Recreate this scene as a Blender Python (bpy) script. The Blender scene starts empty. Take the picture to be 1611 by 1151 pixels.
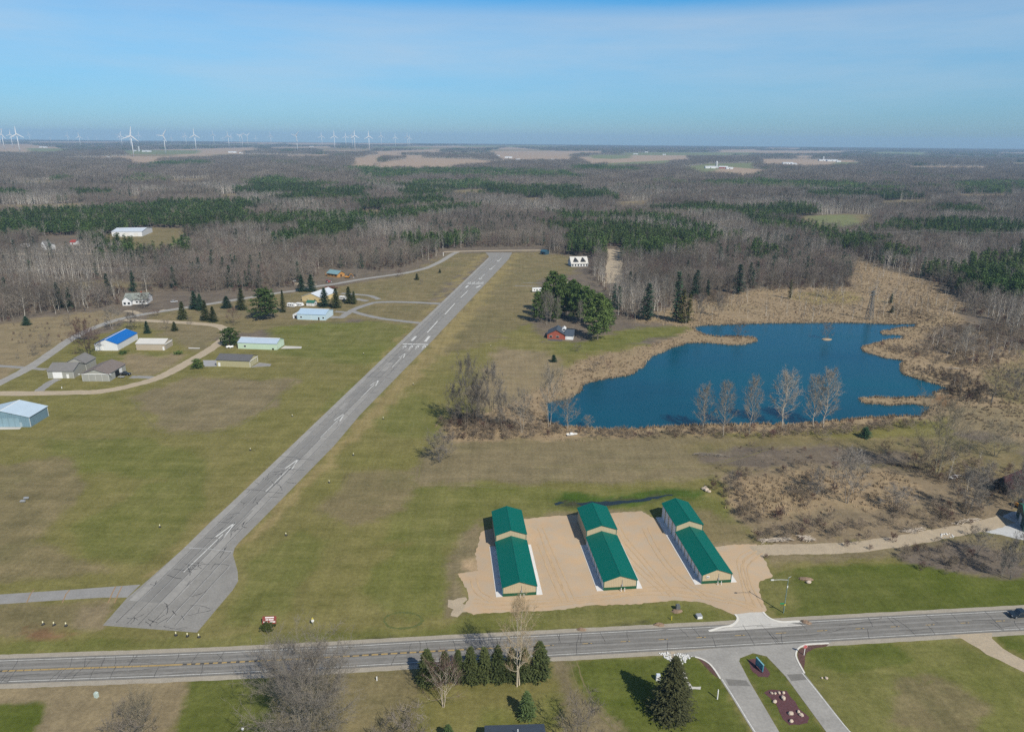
import bpy, bmesh, math, random
import numpy as np
from mathutils import Vector, Matrix, geometry

R = random.Random(7)
NR = np.random.default_rng(11)
sc = bpy.context.scene
COL = sc.collection

# ---------------------------------------------------------------- survey frame
# Ground positions were surveyed from the photograph: at() turns a sighted point of the
# photo into the ground position it shows (camera 120 m up, looking north and down).
FPX, HY, CAMH, ROLL = 1120.0, 217.0, 120.0, 0.0093
PITCH = math.atan((575.5 - HY) / FPX)
CR, SR, CP, SP = math.cos(ROLL), math.sin(ROLL), math.cos(PITCH), math.sin(PITCH)

def at(px, py, z=0.0):
    x, y = (px - 805.5) / FPX, -(py - 575.5) / FPX
    x, y = CR * x - SR * y, SR * x + CR * y
    dz = y * CP - SP
    t = (z - CAMH) / dz
    return Vector((x * t, (CP + y * SP) * t, z))

def px_of(X, Y, Z=0.0):
    """photo position of world points (arrays allowed)"""
    dz = Z - CAMH
    dep = Y * CP - dz * SP
    u = X / dep
    v = (Y * SP + dz * CP) / dep
    x, y = CR * u + SR * v, -SR * u + CR * v
    return 805.5 + FPX * x, 575.5 - FPX * y

def poly_at(pts, z=0.0):
    return [at(p[0], p[1], z) for p in pts]

cam_d = bpy.data.cameras.new("camera")
cam = bpy.data.objects.new("camera", cam_d)
COL.objects.link(cam)
fw, rt, up = Vector((0, CP, -SP)), Vector((1, 0, 0)), Vector((0, SP, CP))
rt2, up2 = rt * CR + up * SR, up * CR - rt * SR
cam.matrix_world = Matrix(((rt2.x, up2.x, -fw.x, 0), (rt2.y, up2.y, -fw.y, 0), (rt2.z, up2.z, -fw.z, CAMH), (0, 0, 0, 1)))
cam_d.sensor_fit = 'HORIZONTAL'; cam_d.sensor_width = 36.0
cam_d.lens = FPX / 1611 * 36.0
cam_d.clip_start = 1.0; cam_d.clip_end = 80000
sc.camera = cam

# ---------------------------------------------------------------- object helpers
def tag(o, label=None, cat=None, group=None, kind=None):
    if label: o['label'] = label
    if cat: o['category'] = cat
    if group: o['group'] = group
    if kind: o['kind'] = kind
    return o

def empty(name, loc, rz=0.0, label=None, cat=None, group=None):
    o = bpy.data.objects.new(name, None)
    o.empty_display_size = 0.5
    COL.objects.link(o)
    o.location = loc; o.rotation_euler = (0, 0, rz)
    return tag(o, label, cat, group)

def link_mesh(name, me, parent=None):
    o = bpy.data.objects.new(name, me)
    COL.objects.link(o)
    if parent is not None: o.parent = parent
    return o

def copy_tree(o, parent=None):
    c = o.copy(); COL.objects.link(c)
    if parent is not None: c.parent = parent
    for ch in list(o.children): copy_tree(ch, c)
    return c

class MB:
    """collects faces of one part"""
    def __init__(s): s.v = []; s.f = []; s.m = []
    def add(s, vs, fs, m=0):
        b = len(s.v); s.v.extend([tuple(v) for v in vs])
        for f in fs: s.f.append(tuple(i + b for i in f)); s.m.append(m)
        return s
    def box(s, x0, x1, y0, y1, z0, z1, m=0):
        return s.add([(x0,y0,z0),(x1,y0,z0),(x1,y1,z0),(x0,y1,z0),(x0,y0,z1),(x1,y0,z1),(x1,y1,z1),(x0,y1,z1)],
                     [(0,3,2,1),(4,5,6,7),(0,1,5,4),(1,2,6,5),(2,3,7,6),(3,0,4,7)], m)
    def prism(s, prof, a0, a1, axis='y', m=0):
        """closed profile [(u,w)] in the plane across AXIS, from a0 to a1"""
        n = len(prof)
        if axis == 'y': vs = [(u, a0, w) for u, w in prof] + [(u, a1, w) for u, w in prof]
        elif axis == 'x': vs = [(a0, u, w) for u, w in prof] + [(a1, u, w) for u, w in prof]
        else: vs = [(u, w, a0) for u, w in prof] + [(u, w, a1) for u, w in prof]
        fs = [(i, (i+1) % n, (i+1) % n + n, i + n) for i in range(n)] + [tuple(range(n))[::-1], tuple(range(n, 2*n))]
        return s.add(vs, fs, m)
    def tube(s, pts, rad, sides=6, m=0, cap=True):
        pts = [Vector(p) for p in pts]
        n = len(pts); rings = []
        for i, p in enumerate(pts):
            d = (pts[min(i+1, n-1)] - pts[max(i-1, 0)])
            if d.length < 1e-6: d = Vector((0,0,1))
            d.normalize()
            a = d.orthogonal().normalized() if abs(d.z) > .99 else d.cross(Vector((0,0,1))).normalized()
            b = d.cross(a)
            r = rad[i] if hasattr(rad, '__len__') else rad
            rings.append([p + (a*math.cos(2*math.pi*k/sides) + b*math.sin(2*math.pi*k/sides))*r for k in range(sides)])
        vs = [q for g in rings for q in g]
        fs = [(i*sides+k, i*sides+(k+1) % sides, (i+1)*sides+(k+1) % sides, (i+1)*sides+k) for i in range(n-1) for k in range(sides)]
        if cap: fs += [tuple(range(sides))[::-1], tuple(range((n-1)*sides, n*sides))]
        return s.add(vs, fs, m)
    def blob(s, c, rx, ry, rz, seed=0, seg=8, rings=5, rough=.18, m=0):
        q = random.Random(seed); vs = [(c[0], c[1], c[2]-rz)]
        for i in range(1, rings):
            t = math.pi*i/rings
            for k in range(seg):
                a = 2*math.pi*k/seg; e = 1 + q.uniform(-rough, rough)
                vs.append((c[0]+rx*e*math.sin(t)*math.cos(a), c[1]+ry*e*math.sin(t)*math.sin(a), c[2]-rz*e*math.cos(t)))
        vs.append((c[0], c[1], c[2]+rz)); fs = []
        for k in range(seg): fs.append((0, 1+(k+1) % seg, 1+k))
        for i in range(rings-2):
            for k in range(seg): fs.append((1+i*seg+k, 1+i*seg+(k+1) % seg, 1+(i+1)*seg+(k+1) % seg, 1+(i+1)*seg+k))
        l = len(vs)-1
        for k in range(seg): fs.append((l, 1+(rings-2)*seg+k, 1+(rings-2)*seg+(k+1) % seg))
        return s.add(vs, fs, m)
    def mesh(s, name, mats, smooth=False):
        me = bpy.data.meshes.new(name)
        me.from_pydata(s.v, [], s.f)
        for m in (mats if isinstance(mats, (list, tuple)) else [mats]): me.materials.append(m)
        if any(s.m): me.polygons.foreach_set('material_index', s.m)
        if smooth: me.polygons.foreach_set('use_smooth', [True]*len(s.f))
        me.update()
        return me
    def build(s, name, mats, parent=None, smooth=False):
        return link_mesh(name, s.mesh(name, mats, smooth), parent)

def fast_mesh(name, V, T, mats, mi=None):
    """triangle mesh from numpy arrays"""
    me = bpy.data.meshes.new(name)
    V = np.asarray(V, dtype=np.float32); T = np.asarray(T, dtype=np.int32)
    me.vertices.add(len(V)); me.vertices.foreach_set('co', V.ravel())
    k = T.shape[1]
    me.loops.add(T.size); me.loops.foreach_set('vertex_index', T.ravel())
    me.polygons.add(len(T)); me.polygons.foreach_set('loop_start', np.arange(0, T.size, k, dtype=np.int32))
    me.polygons.foreach_set('loop_total', np.full(len(T), k, dtype=np.int32))
    for m in mats: me.materials.append(m)
    if mi is not None: me.polygons.foreach_set('material_index', np.asarray(mi, dtype=np.int32))
    me.update(calc_edges=True); me.validate()
    return me

# ---------------------------------------------------------------- materials
class NT:
    def __init__(s, m): s.t = m.node_tree; s.n = s.t.nodes; s.l = s.t.links
    def new(s, typ, **kw):
        nd = s.n.new(typ)
        for k, v in kw.items():
            if k.startswith('_'): setattr(nd, k[1:], v)
            else: nd.inputs[k.replace('__', ' ')].default_value = v
        return nd
    def link(s, a, b): s.l.new(a, b)
    def math(s, op, a, b=None, clamp=False):
        nd = s.n.new('ShaderNodeMath'); nd.operation = op; nd.use_clamp = clamp
        for i, q in enumerate((a, b)):
            if q is None: continue
            if isinstance(q, (int, float)): nd.inputs[i].default_value = q
            else: s.l.new(q, nd.inputs[i])
        return nd.outputs[0]
    def mix(s, fac, a, b, blend='MIX'):
        nd = s.n.new('ShaderNodeMix'); nd.data_type = 'RGBA'; nd.blend_type = blend
        for i, q in ((0, fac), (6, a), (7, b)):
            if isinstance(q, (int, float)): nd.inputs[i].default_value = q
            elif isinstance(q, tuple): nd.inputs[i].default_value = q if len(q) == 4 else (*q, 1)
            else: s.l.new(q, nd.inputs[i])
        return nd.outputs[2]
    def noise(s, vec, scale, detail=4, rough=.6):
        nd = s.new('ShaderNodeTexNoise', Scale=scale, Detail=detail, Roughness=rough)
        s.l.new(vec, nd.inputs['Vector']); return nd.outputs['Fac']
    def ramp(s, fac, p0, p1, v0=0., v1=1.):
        nd = s.n.new('ShaderNodeMapRange'); nd.clamp = True
        for i, q in enumerate((fac, p0, p1, v0, v1)):
            if isinstance(q, (int, float)): nd.inputs[i].default_value = q
            else: s.l.new(q, nd.inputs[i])
        return nd.outputs[0]
    def scale(s, col, fac):
        nd = s.n.new('ShaderNodeVectorMath'); nd.operation = 'SCALE'
        s.l.new(col, nd.inputs[0])
        if isinstance(fac, (int, float)): nd.inputs['Scale'].default_value = fac
        else: s.l.new(fac, nd.inputs['Scale'])
        return nd.outputs[0]

def new_mat(name):
    m = bpy.data.materials.new(name); m.use_nodes = True
    t = NT(m); b = t.n['Principled BSDF']
    return m, t, b

MATS = {}
def M(name, col, rough=.75, var=.18, scale=.6, col2=None, scale2=None, bump=0., metal=0., spec=.35, rand=0., stripes=None, world=False):
    """surface with two scales of mottling; STRIPES = (axis, metres) for ribbed cladding"""
    if name in MATS: return MATS[name]
    m, t, b = new_mat(name)
    if world: vec = t.new('ShaderNodeNewGeometry').outputs['Position']
    else: vec = t.new('ShaderNodeTexCoord').outputs['Object']
    n1 = t.noise(vec, scale); n2 = t.noise(vec, scale*7.3, 3)
    c = t.mix(t.ramp(n2, .35, .65), col, col2 or tuple(x*(1-var) for x in col))
    k = t.ramp(n1, .25, .75, 1-var, 1+var)
    if rand:
        oi = t.new('ShaderNodeObjectInfo')
        k = t.math('MULTIPLY', k, t.ramp(oi.outputs['Random'], 0, 1, 1-rand, 1+rand))
    c = t.scale(c, k)
    h = n2
    if stripes:
        ax, per = stripes
        sx = t.new('ShaderNodeSeparateXYZ'); t.link(vec, sx.inputs[0])
        w = t.math('PINGPONG', sx.outputs['XYZ'.index(ax)], per/2)
        w = t.ramp(w, per*.06, per*.16)
        c = t.scale(c, t.ramp(w, 0, 1, .86, 1.0)); h = w
    t.link(c, b.inputs['Base Color'])
    b.inputs['Roughness'].default_value = rough
    b.inputs['Metallic'].default_value = metal
    b.inputs['Specular IOR Level'].default_value = spec
    if bump:
        bp = t.new('ShaderNodeBump', Strength=bump, Distance=.05)
        t.link(h, bp.inputs['Height']); t.link(bp.outputs[0], b.inputs['Normal'])
    MATS[name] = m
    return m
# ---------------------------------------------------------------- ground colours (albedo) and patchiness of straw
OLIVE = (.146, .137, .043, .30); GREEN = (.120, .128, .032, .32); LAWN = (.078, .098, .016, .2)
DULL = (.150, .128, .062, .5); TAN = (.205, .165, .098, .35); BROWN = (.165, .138, .078, .35)
LITTER = (.125, .104, .084, .25); REED = (.265, .20, .125, .4); STRAW = (.225, .182, .078, .35)
CORN = (.33, .245, .175, .2); MOIST = (.05, .088, .012, .1); DITCH = (.045, .045, .028, .1); FARBLUE = (.085, .075, .068, .1)
PASTURE = (.15, .17, .075, .2); DARKP = (.028, .042, .022, .1); SANDY = (.37, .27, .17, .5); RUST = (.16, .095, .05, .3)

ZONES = [  # polygons as seen in the photograph, later ones lie over earlier ones
 # woods floor beyond the airfield and around the pond
 (LITTER, [(-900,520),(0,508),(60,497),(130,490),(200,478),(300,462),(440,456),(500,440),(560,433),(640,420),(690,404),(712,392),(850,392),(862,402),(905,402),(960,470),(975,505),(1090,500),(1110,478),(1200,455),(1330,450),(1400,470),(1500,490),(1611,520),(2600,560),(2600,240),(-900,240)]),
 (LITTER, [(1500,640),(1700,660),(1700,760),(1560,800),(1500,740)]),
 # open ground around the strip
 (DULL, [(640,430),(712,398),(770,398),(700,450),(640,520),(560,500),(480,520),(420,520),(300,530),(200,540),(230,495),(330,480),(440,462),(520,452)]),
 (DULL, [(805,397),(850,396),(905,404),(905,430),(850,440),(835,500),(800,530),(690,560),(670,545)]),
 (TAN, [(-300,545),(0,510),(60,500),(130,492),(195,490),(200,500),(120,528),(60,566),(0,598),(-300,700)]),
 (BROWN, [(225,508),(335,513),(352,525),(330,545),(280,570),(270,545),(220,530)]),
 (BROWN, [(430,480),(470,470),(460,500),(405,500),(320,500),(300,490),(360,480)]),
 (OLIVE, [(0,604),(130,540),(215,503),(235,520),(280,540),(320,556),(250,594),(110,616),(0,618)]),
 (GREEN, [(110,575),(150,540),(150,556),(280,556),(270,572),(200,566)]),
 (TAN, [(180,560),(295,556),(270,580),(235,592),(200,585)]),
 (DULL, [(560,500),(580,488),(600,480),(690,478),(664,504),(610,501)]),
 (GREEN, [(420,515),(560,505),(660,510),(630,540),(590,575),(520,570),(430,560)]),
 (OLIVE, [(120,630),(210,622),(300,560),(470,560),(590,580),(330,840),(200,915),(0,925),(-300,930),(-300,640)]),
 (BROWN, [(203,625),(296,591),(360,597),(466,596),(430,640),(355,676),(262,680),(240,662)]),
 (GREEN, [(60,690),(240,690),(330,720),(300,760),(120,740)]),
 (GREEN, [(110,830),(240,760),(330,740),(300,830),(220,890),(120,870)]),
 (DULL, [(-300,760),(110,720),(140,760),(60,850),(180,900),(0,915),(-300,930)]),
 (DULL, [(-300,955),(170,945),(155,985),(60,1002),(-300,1010)]),
 (TAN, [(120,955),(190,945),(160,990),(120,985)]),
 (RUST, [(20,985),(100,992),(135,1000),(60,1010)]),
 (GREEN, [(-300,1020),(0,1010),(150,1005),(320,1003),(700,985),(960,970),(960,990),(700,1005),(400,1022),(0,1036),(-300,1046)]),
 (OLIVE, [(320,990),(380,910),(370,865),(560,680),(640,600),(700,640),(690,690),(640,760),(700,780),(720,830),(705,960),(700,985)]),
 (GREEN, [(500,640),(560,600),(680,630),(700,690),(640,690)]),
 (GREEN, [(400,880),(480,830),(520,850),(440,980),(350,985)]),
 (GREEN, [(640,765),(760,758),(860,770),(990,770),(1090,770),(1140,790),(1190,850),(1120,858),(1060,810),(760,835),(700,860),(600,850)]),
 (GREEN, [(620,870),(700,830),(712,960),(640,980),(560,930)]),
 (DULL, [(500,800),(560,740),(650,740),(640,800),(560,830)]),
 (STRAW, [(806,397),(821,398),(706,545),(646,608),(546,705),(406,845),(380,860),(372,880),(368,866),(528,700),(672,544)]),
 (STRAW, [(768,399),(757,398),(622,540),(550,620),(330,826),(225,908),(234,911),(331,820),(592,578)]),
 (BROWN, [(640,757),(662,720),(690,690),(760,690),(900,684),(1010,680),(1130,684),(1240,690),(1180,725),(1140,745),(1060,757),(850,760)]),
 (TAN, [(640,760),(760,762),(752,766),(650,765)]),
 (OLIVE, [(760,545),(835,505),(860,545),(990,545),(960,558),(900,580),(760,590)]),
 (GREEN, [(845,530),(910,540),(1000,515),(1092,512),(1100,524),(1030,532),(960,553),(880,555)]),
 (TAN, [(760,590),(780,548),(860,552),(900,580),(900,620),(850,640),(760,645),(730,620)]),
 (REED, [(690,672),(720,655),(800,640),(880,595),(905,572),(930,560),(1000,548),(1070,530),(1090,515),(1110,500),(1200,505),(1420,505),(1440,460),(1620,560),(1620,700),(1560,680),(1500,650),(1460,660),(1360,668),(1240,680),(1060,684),(900,690),(700,695)]),
 (REED, [(1000,505),(1090,470),(1200,455),(1330,450),(1440,480),(1445,512),(1100,515)]),
 (REED, [(1280,398),(1330,400),(1400,425),(1460,440),(1520,480),(1500,520),(1400,480),(1340,450),(1345,420)]),
 (STRAW, [(1246,460),(1345,458),(1352,475),(1290,480),(1250,472)]),
 (LITTER, [(1480,512),(1600,505),(1620,550),(1540,555),(1440,545)]),
 (DULL, [(1560,575),(1640,560),(1640,630),(1590,640),(1540,600)]),
 (RUST, [(1470,625),(1500,620),(1510,640),(1480,648)]),
 (TAN, [(1490,640),(1640,640),(1640,680),(1500,680)]),
 (DULL, [(1060,700),(1240,684),(1380,690),(1460,685),(1611,700),(1611,760),(1500,740),(1380,730),(1240,745),(1140,752),(1090,720)]),
 (LITTER, [(1085,712),(1200,702),(1300,700),(1440,715),(1440,730),(1300,735),(1180,735),(1110,730)]),
 ((.20, .158, .105, .35), [(1136,745),(1250,730),(1420,735),(1500,745),(1560,770),(1611,800),(1560,825),(1480,838),(1330,855),(1240,860),(1195,850),(1150,800)]),
 (REED, [(1142,775),(1165,752),(1300,742),(1400,742),(1450,765),(1440,790),(1380,800),(1290,800),(1230,812),(1170,808),(1145,795)]),
 (BROWN, [(1205,868),(1300,866),(1420,855),(1520,838),(1611,845),(1611,905),(1540,905),(1420,880),(1300,880),(1215,890)]),
 (LITTER, [(1400,868),(1500,850),(1611,868),(1611,912),(1540,908),(1440,888)]),
 (LAWN, [(1196,912),(1240,895),(1330,888),(1430,886),(1540,908),(1700,912),(1700,955),(1611,961),(1270,979),(1225,968),(1200,940)]),
 (GREEN, [(1196,912),(1240,897),(1260,960),(1270,978),(1225,968),(1200,940)]),
 (BROWN, [(700,905),(725,840),(752,815),(765,825),(756,900),(722,905),(735,940),(725,972),(700,972)]), (SANDY, [(735,880),(755,875),(756,898),(728,898)]), (TAN, [(735,835),(752,830),(752,870),(738,872)]), (BROWN, [(810,812),(880,806),(960,802),(1012,800),(1012,810),(880,814),(815,822)]), (TAN, [(1095,850),(1160,850),(1200,852),(1195,862),(1120,866)]), (DULL, [(1060,800),(1110,800),(1170,830),(1185,852),(1110,852)]),
 (MOIST, [(870,790),(885,775),(960,778),(1060,768),(1110,768),(1100,782),(960,797),(900,800)]),
 (DITCH, [(873,792),(895,787),(950,788),(1010,784),(1060,775),(1060,779),(1000,790),(930,797),(880,795)]),
 (GREEN, [(730,965),(930,955),(1062,946),(1130,958),(1160,972),(1140,988),(960,992),(700,1008)]),
 (DITCH, [(540,1011),(700,1003),(900,991),(1030,981),(1035,985),(900,996),(700,1008),(545,1015)]),
 # south of the road
 (TAN, [(-300,1085),(0,1072),(298,1062),(296,1075),(272,1160),(-300,1200)]),
 (LAWN, [(-60,1112),(40,1104),(66,1106),(72,1116),(52,1160),(-60,1160)]),
 (LAWN, [(302,1062),(400,1058),(440,1070),(450,1160),(270,1160)]),
 (DULL, [(430,1062),(655,1048),(662,1100),(660,1160),(440,1160)]),
 (OLIVE, [(660,1075),(870,1062),(888,1130),(880,1160),(660,1160)]),
 (GREEN, [(760,1120),(880,1090),(888,1140),(750,1160)]),
 (LAWN, [(880,1040),(1090,1030),(1135,1068),(1182,1160),(960,1160),(912,1080)]),
 (BROWN, [(868,1042),(900,1040),(910,1080),(960,1125),(1000,1160),(880,1160),(888,1120)]),
 (GREEN, [(1250,1030),(1265,1022),(1400,1008),(1490,1000),(1550,1030),(1620,1065),(1620,1160),(1340,1160),(1262,1058)]),
 (LAWN, [(1265,1022),(1400,1008),(1440,1040),(1330,1060),(1275,1045)]),
 (DULL, [(1400,1065),(1500,1070),(1560,1110),(1520,1150),(1410,1150)]),
 (LAWN, [(1562,992),(1640,985),(1640,1040),(1580,1018)]),
 (LAWN, [(1161,1038),(1184,1027),(1206,1031),(1236,1062),(1305,1160),(1228,1160)]),
 # clearings and farm fields in the distance
 (BROWN, [(1245,342),(1330,336),(1370,338),(1375,348),(1330,356),(1270,350)]),
 (PASTURE, [(1270,340),(1340,337),(1360,343),(1300,350)]),
 (DULL, [(150,372),(240,358),(300,360),(280,385),(250,398),(180,390)]),
 (BROWN, [(60,447),(160,440),(240,446),(200,455),(80,456)]),
 (TAN, [(-50,323),(60,322),(140,319),(130,324),(0,327)]),
 (BROWN, [(700,300),(760,297),(780,301),(720,305)]), (TAN, [(960,318),(1020,316),(1030,320),(975,322)]), (BROWN, [(1380,316),(1460,314),(1470,318),(1390,320)]), (TAN, [(260,282),(330,280),(336,283),(270,285)]), (BROWN, [(560,332),(600,330),(606,333),(570,335)]), (TAN, [(1500,306),(1590,305),(1595,308),(1510,309)]), (BROWN, [(820,312),(850,311),(856,314),(828,315)]), (TAN, [(30,285),(90,284),(92,287),(36,288)]),
 (TAN, [(195,310),(225,308),(215,315)]), (TAN, [(348,305),(378,305),(372,310),(350,310)]),
 (CORN, [(-200,232),(90,231),(110,238),(0,240),(-200,242)]), (PASTURE, [(40,233),(110,234),(100,237),(50,237)]),
 (CORN, [(90,246),(330,240),(420,234),(350,246),(240,250),(100,249)]), (CORN, [(195,252),(245,248),(255,254),(210,258)]),
 (CORN, [(240,236),(400,232),(410,236),(300,244)]), (CORN, [(450,244),(520,243),(515,246),(450,247)]),
 (CORN, [(556,248),(600,247),(592,262),(553,262)]), (CORN, [(596,256),(650,248),(740,250),(800,256),(700,263),(592,264)]),
 (CORN, [(590,238),(700,235),(690,239),(580,241)]), (CORN, [(765,238),(800,231),(850,236),(905,240),(900,252),(790,252)]),
 (CORN, [(900,248),(1060,240),(1090,245),(1000,256),(930,258)]), (PASTURE, [(1070,264),(1110,258),(1190,256),(1180,270),(1100,272)]),
 (CORN, [(1195,250),(1345,252),(1352,258),(1270,262),(1200,258)]), (CORN, [(1140,262),(1215,268),(1180,276),(1110,270)]),
 (CORN, [(1420,261),(1560,262),(1550,265),(1430,264)]), (CORN, [(1130,236),(1190,235),(1200,239),(1130,239)]),
 (CORN, [(1000,248),(1080,247),(1090,252),(1010,254)]), (PASTURE, [(950,257),(1060,252),(1050,258),(960,261)]),
 (CORN, [(420,232),(520,230),(525,233),(430,234)]), (CORN, [(640,230),(760,229),(800,232),(650,234)]),
]

# fields that show beyond the trees: the clearing reaches nearer by what the trees in front would hide
q_ = random.Random(21)
for k_ in range(46):
    x = q_.uniform(-40, 1640); hy_ = HY+(x-805.5)*ROLL; y = hy_+q_.choice((12, 14, 16, 19, 22, 26, 30, 34))+q_.uniform(-1, 1); w_ = q_.uniform(30, 120)*(1 if y < hy_+24 else .6); h_ = q_.uniform(.8, 2.4)*(.55 if y < hy_+17 else 1)
    if x > 1380 and q_.random() < .6: continue
    ZONES.append((q_.choice((CORN, CORN, CORN, TAN, PASTURE)), [(x-w_, y-h_*.4), (x-w_*.5, y-h_), (x+w_, y-h_*.7), (x+w_*.9, y+h_*.5), (x+w_*.2, y+h_), (x-w_*.8, y+h_*.6)]))
def deepen(c, poly):
    ym = sum(p[1] for p in poly)/len(poly)
    if ym > 352 or (ym > 275 and c not in (TAN, BROWN, PASTURE)) or c is FARBLUE or c is LITTER: return poly
    return [(x, y+(13*FPX/at(x, y).y if y > ym else 0)) for x, y in poly]
ZONES = [(c, deepen(c, p)) for c, p in ZONES]

def inside(px, py, poly):
    r = np.zeros(len(px), bool); n = len(poly)
    for i in range(n):
        x0, y0 = poly[i][0], poly[i][1]; x1, y1 = poly[(i+1) % n][0], poly[(i+1) % n][1]
        if y0 == y1: continue
        c = ((y0 > py) != (y1 > py)) & (px < (x1-x0)*(py-y0)/(y1-y0)+x0)
        r ^= c
    return r

# the ground: one sheet to the horizon, finer near the airfield
rows = 60*np.exp(np.arange(0, 1)*0)
q = [30.0]
while q[-1] < 15000: q.append(q[-1]*1.0062)
q = np.array(q); tn = np.linspace(-1.15, 1.15, 400)
QY, TX = np.meshgrid(q, tn, indexing='ij')
GX = (TX*(QY+60)).ravel(); GY = (QY-30).ravel()
nr, nc = len(q), len(tn)
colr = np.zeros((len(GX), 4)); colr[:] = OLIVE
far = GY > 420
colr[far] = LITTER
colr[GY > 4200] = FARBLUE
px0, py0 = px_of(GX, np.maximum(GY, 30.0))
def wob(x, y, s, k):
    return np.sin(x*s+k)*np.cos(y*s*1.13+k*2.1)+.5*np.sin(x*s*2.7+y*s*1.9+k*3.3)
dist = np.hypot(GX, GY)
for zi, (c, poly) in enumerate(ZONES):
    pw = [(p.x, p.y) for p in poly_at(poly)]
    xs = [p[0] for p in pw]; ys = [p[1] for p in pw]
    sel = np.nonzero((GX > min(xs)-20) & (GX < max(xs)+20) & (GY > min(ys)-60) & (GY < max(ys)+60))[0]
    if len(sel) == 0: continue
    X, Y = GX[sel], GY[sel]; dd = np.clip(dist[sel]/260, .7, 8)
    hard = c in (LAWN,)
    amp = (.5 if hard else 1.6)*np.clip(dd, .7, 3)
    X = X+amp*wob(X, Y, .19, zi); Y = Y+amp*wob(Y, X, .17, zi+5)
    w = np.zeros(len(sel))
    for k in range(5):
        jj = (.35 if hard else 1.0)*dd
        w += inside(X+NR.normal(0, 1, len(X))*jj, Y+NR.normal(0, 1, len(X))*jj*1.2, pw)
    w = (w/5)[:, None]
    colr[sel] = colr[sel]*(1-w)+np.array(c)*w
ii = np.arange(nr*nc).reshape(nr, nc)
Q = np.stack([ii[:-1, :-1], ii[:-1, 1:], ii[1:, 1:], ii[1:, :-1]], -1).reshape(-1, 4)
gm, t, b = new_mat('ground_cover')
gme = fast_mesh('ground', np.stack([GX, GY, np.zeros_like(GX)], 1), Q, [gm])
ca = gme.attributes.new('cover', 'FLOAT_COLOR', 'POINT'); ca.data.foreach_set('color', colr.astype(np.float32).ravel())
ground = tag(link_mesh('ground', gme), 'flat countryside of mown olive grass, tan marsh and distant fields', 'ground', kind='structure')
vec = t.new('ShaderNodeNewGeometry').outputs['Position']
at_n = t.new('ShaderNodeAttribute', _attribute_name='cover')
st = t.new('ShaderNodeMapping'); st.inputs['Scale'].default_value = (.035, .22, 1); st.inputs['Rotation'].default_value = (0, 0, .12); t.link(vec, st.inputs[0])
n_big = t.noise(vec, .018, 4); n_mid = t.noise(vec, .11, 5, .65); n_fine = t.noise(vec, .9, 5, .7); n_str = t.noise(st.outputs[0], 1.0, 5, .65); n_vf = t.noise(vec, 4.5, 3, .7)
s1 = t.math('ADD', t.math('MULTIPLY', n_big, .45), t.math('MULTIPLY', n_mid, .3)); s1 = t.math('ADD', s1, t.math('MULTIPLY', n_str, .25))
pt = t.ramp(s1, .42, .62)
c1 = t.mix(t.math('MULTIPLY', pt, at_n.outputs['Alpha']), at_n.outputs['Color'], (.215, .165, .092))
gpatch = t.ramp(t.noise(vec, .035, 5, .7), .52, .68, 0, .35)
c1 = t.mix(t.math('MULTIPLY', gpatch, at_n.outputs['Alpha']), c1, (.065, .095, .02))
k = t.math('MULTIPLY', t.ramp(n_fine, .28, .72, .76, 1.24), t.ramp(n_mid, .3, .7, .84, 1.16))
st2 = t.new('ShaderNodeMapping'); st2.inputs['Scale'].default_value = (.55, .02, 1); st2.inputs['Rotation'].default_value = (0, 0, math.radians(8.5)); t.link(vec, st2.inputs[0])
n_mow = t.noise(st2.outputs[0], 1.0, 3, .5); k = t.math('MULTIPLY', k, t.ramp(n_mow, .3, .7, .93, 1.07))
k = t.math('MULTIPLY', k, t.ramp(n_vf, .3, .7, .80, 1.20)); k = t.math('MULTIPLY', k, t.ramp(n_str, .3, .7, .88, 1.12))
t.link(t.scale(c1, k), b.inputs['Base Color']); b.inputs['Roughness'].default_value = .95; b.inputs['Specular IOR Level'].default_value = .1
bp = t.new('ShaderNodeBump', Strength=.5, Distance=.12); t.link(t.math('ADD', n_fine, n_vf), bp.inputs['Height']); t.link(bp.outputs[0], b.inputs['Normal'])

# ---------------------------------------------------------------- sheets and ribbons on the ground
def sheet(name, pts, z, m, label=None, jit=0.0, parent=None, step=2.0, world=False, cat=None):
    P = [Vector((p[0], p[1], 0)) for p in pts] if world else poly_at(pts)
    if jit:
        o = []; q_ = random.Random(len(pts)*31+int(pts[0][0]))
        for a, b_ in zip(P, P[1:]+P[:1]):
            n = max(1, int((b_-a).length/step)); d = (b_-a); nrm = Vector((-d.y, d.x, 0)).normalized()
            for k_ in range(n):
                f = k_/n; o.append(a+d*f+nrm*q_.uniform(-jit, jit))
        P = o
    mb = MB(); mb.add([(p.x, p.y, z) for p in P], [tuple(range(len(P)))])
    me = mb.mesh(name, m)
    bm = bmesh.new(); bm.from_mesh(me); bmesh.ops.triangulate(bm, faces=bm.faces[:])
    for f in bm.faces:
        f.normal_update()
        if f.normal.z < 0: f.normal_flip()
    bm.to_mesh(me); bm.free()
    o = link_mesh(name, me, parent)
    if parent is None: tag(o, label, cat or name.replace('_', ' '), kind='structure')
    return o

def smooth_path(P, n=8):
    out = []
    for i in range(len(P)-1):
        p0, p1, p2, p3 = P[max(i-1, 0)], P[i], P[i+1], P[min(i+2, len(P)-1)]
        for k_ in range(n):
            u = k_/n
            out.append(.5*((2*p1)+(p2-p0)*u+(2*p0-5*p1+4*p2-p3)*u*u+(3*p1-p0-3*p2+p3)*u**3))
    out.append(P[-1]); return out

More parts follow.
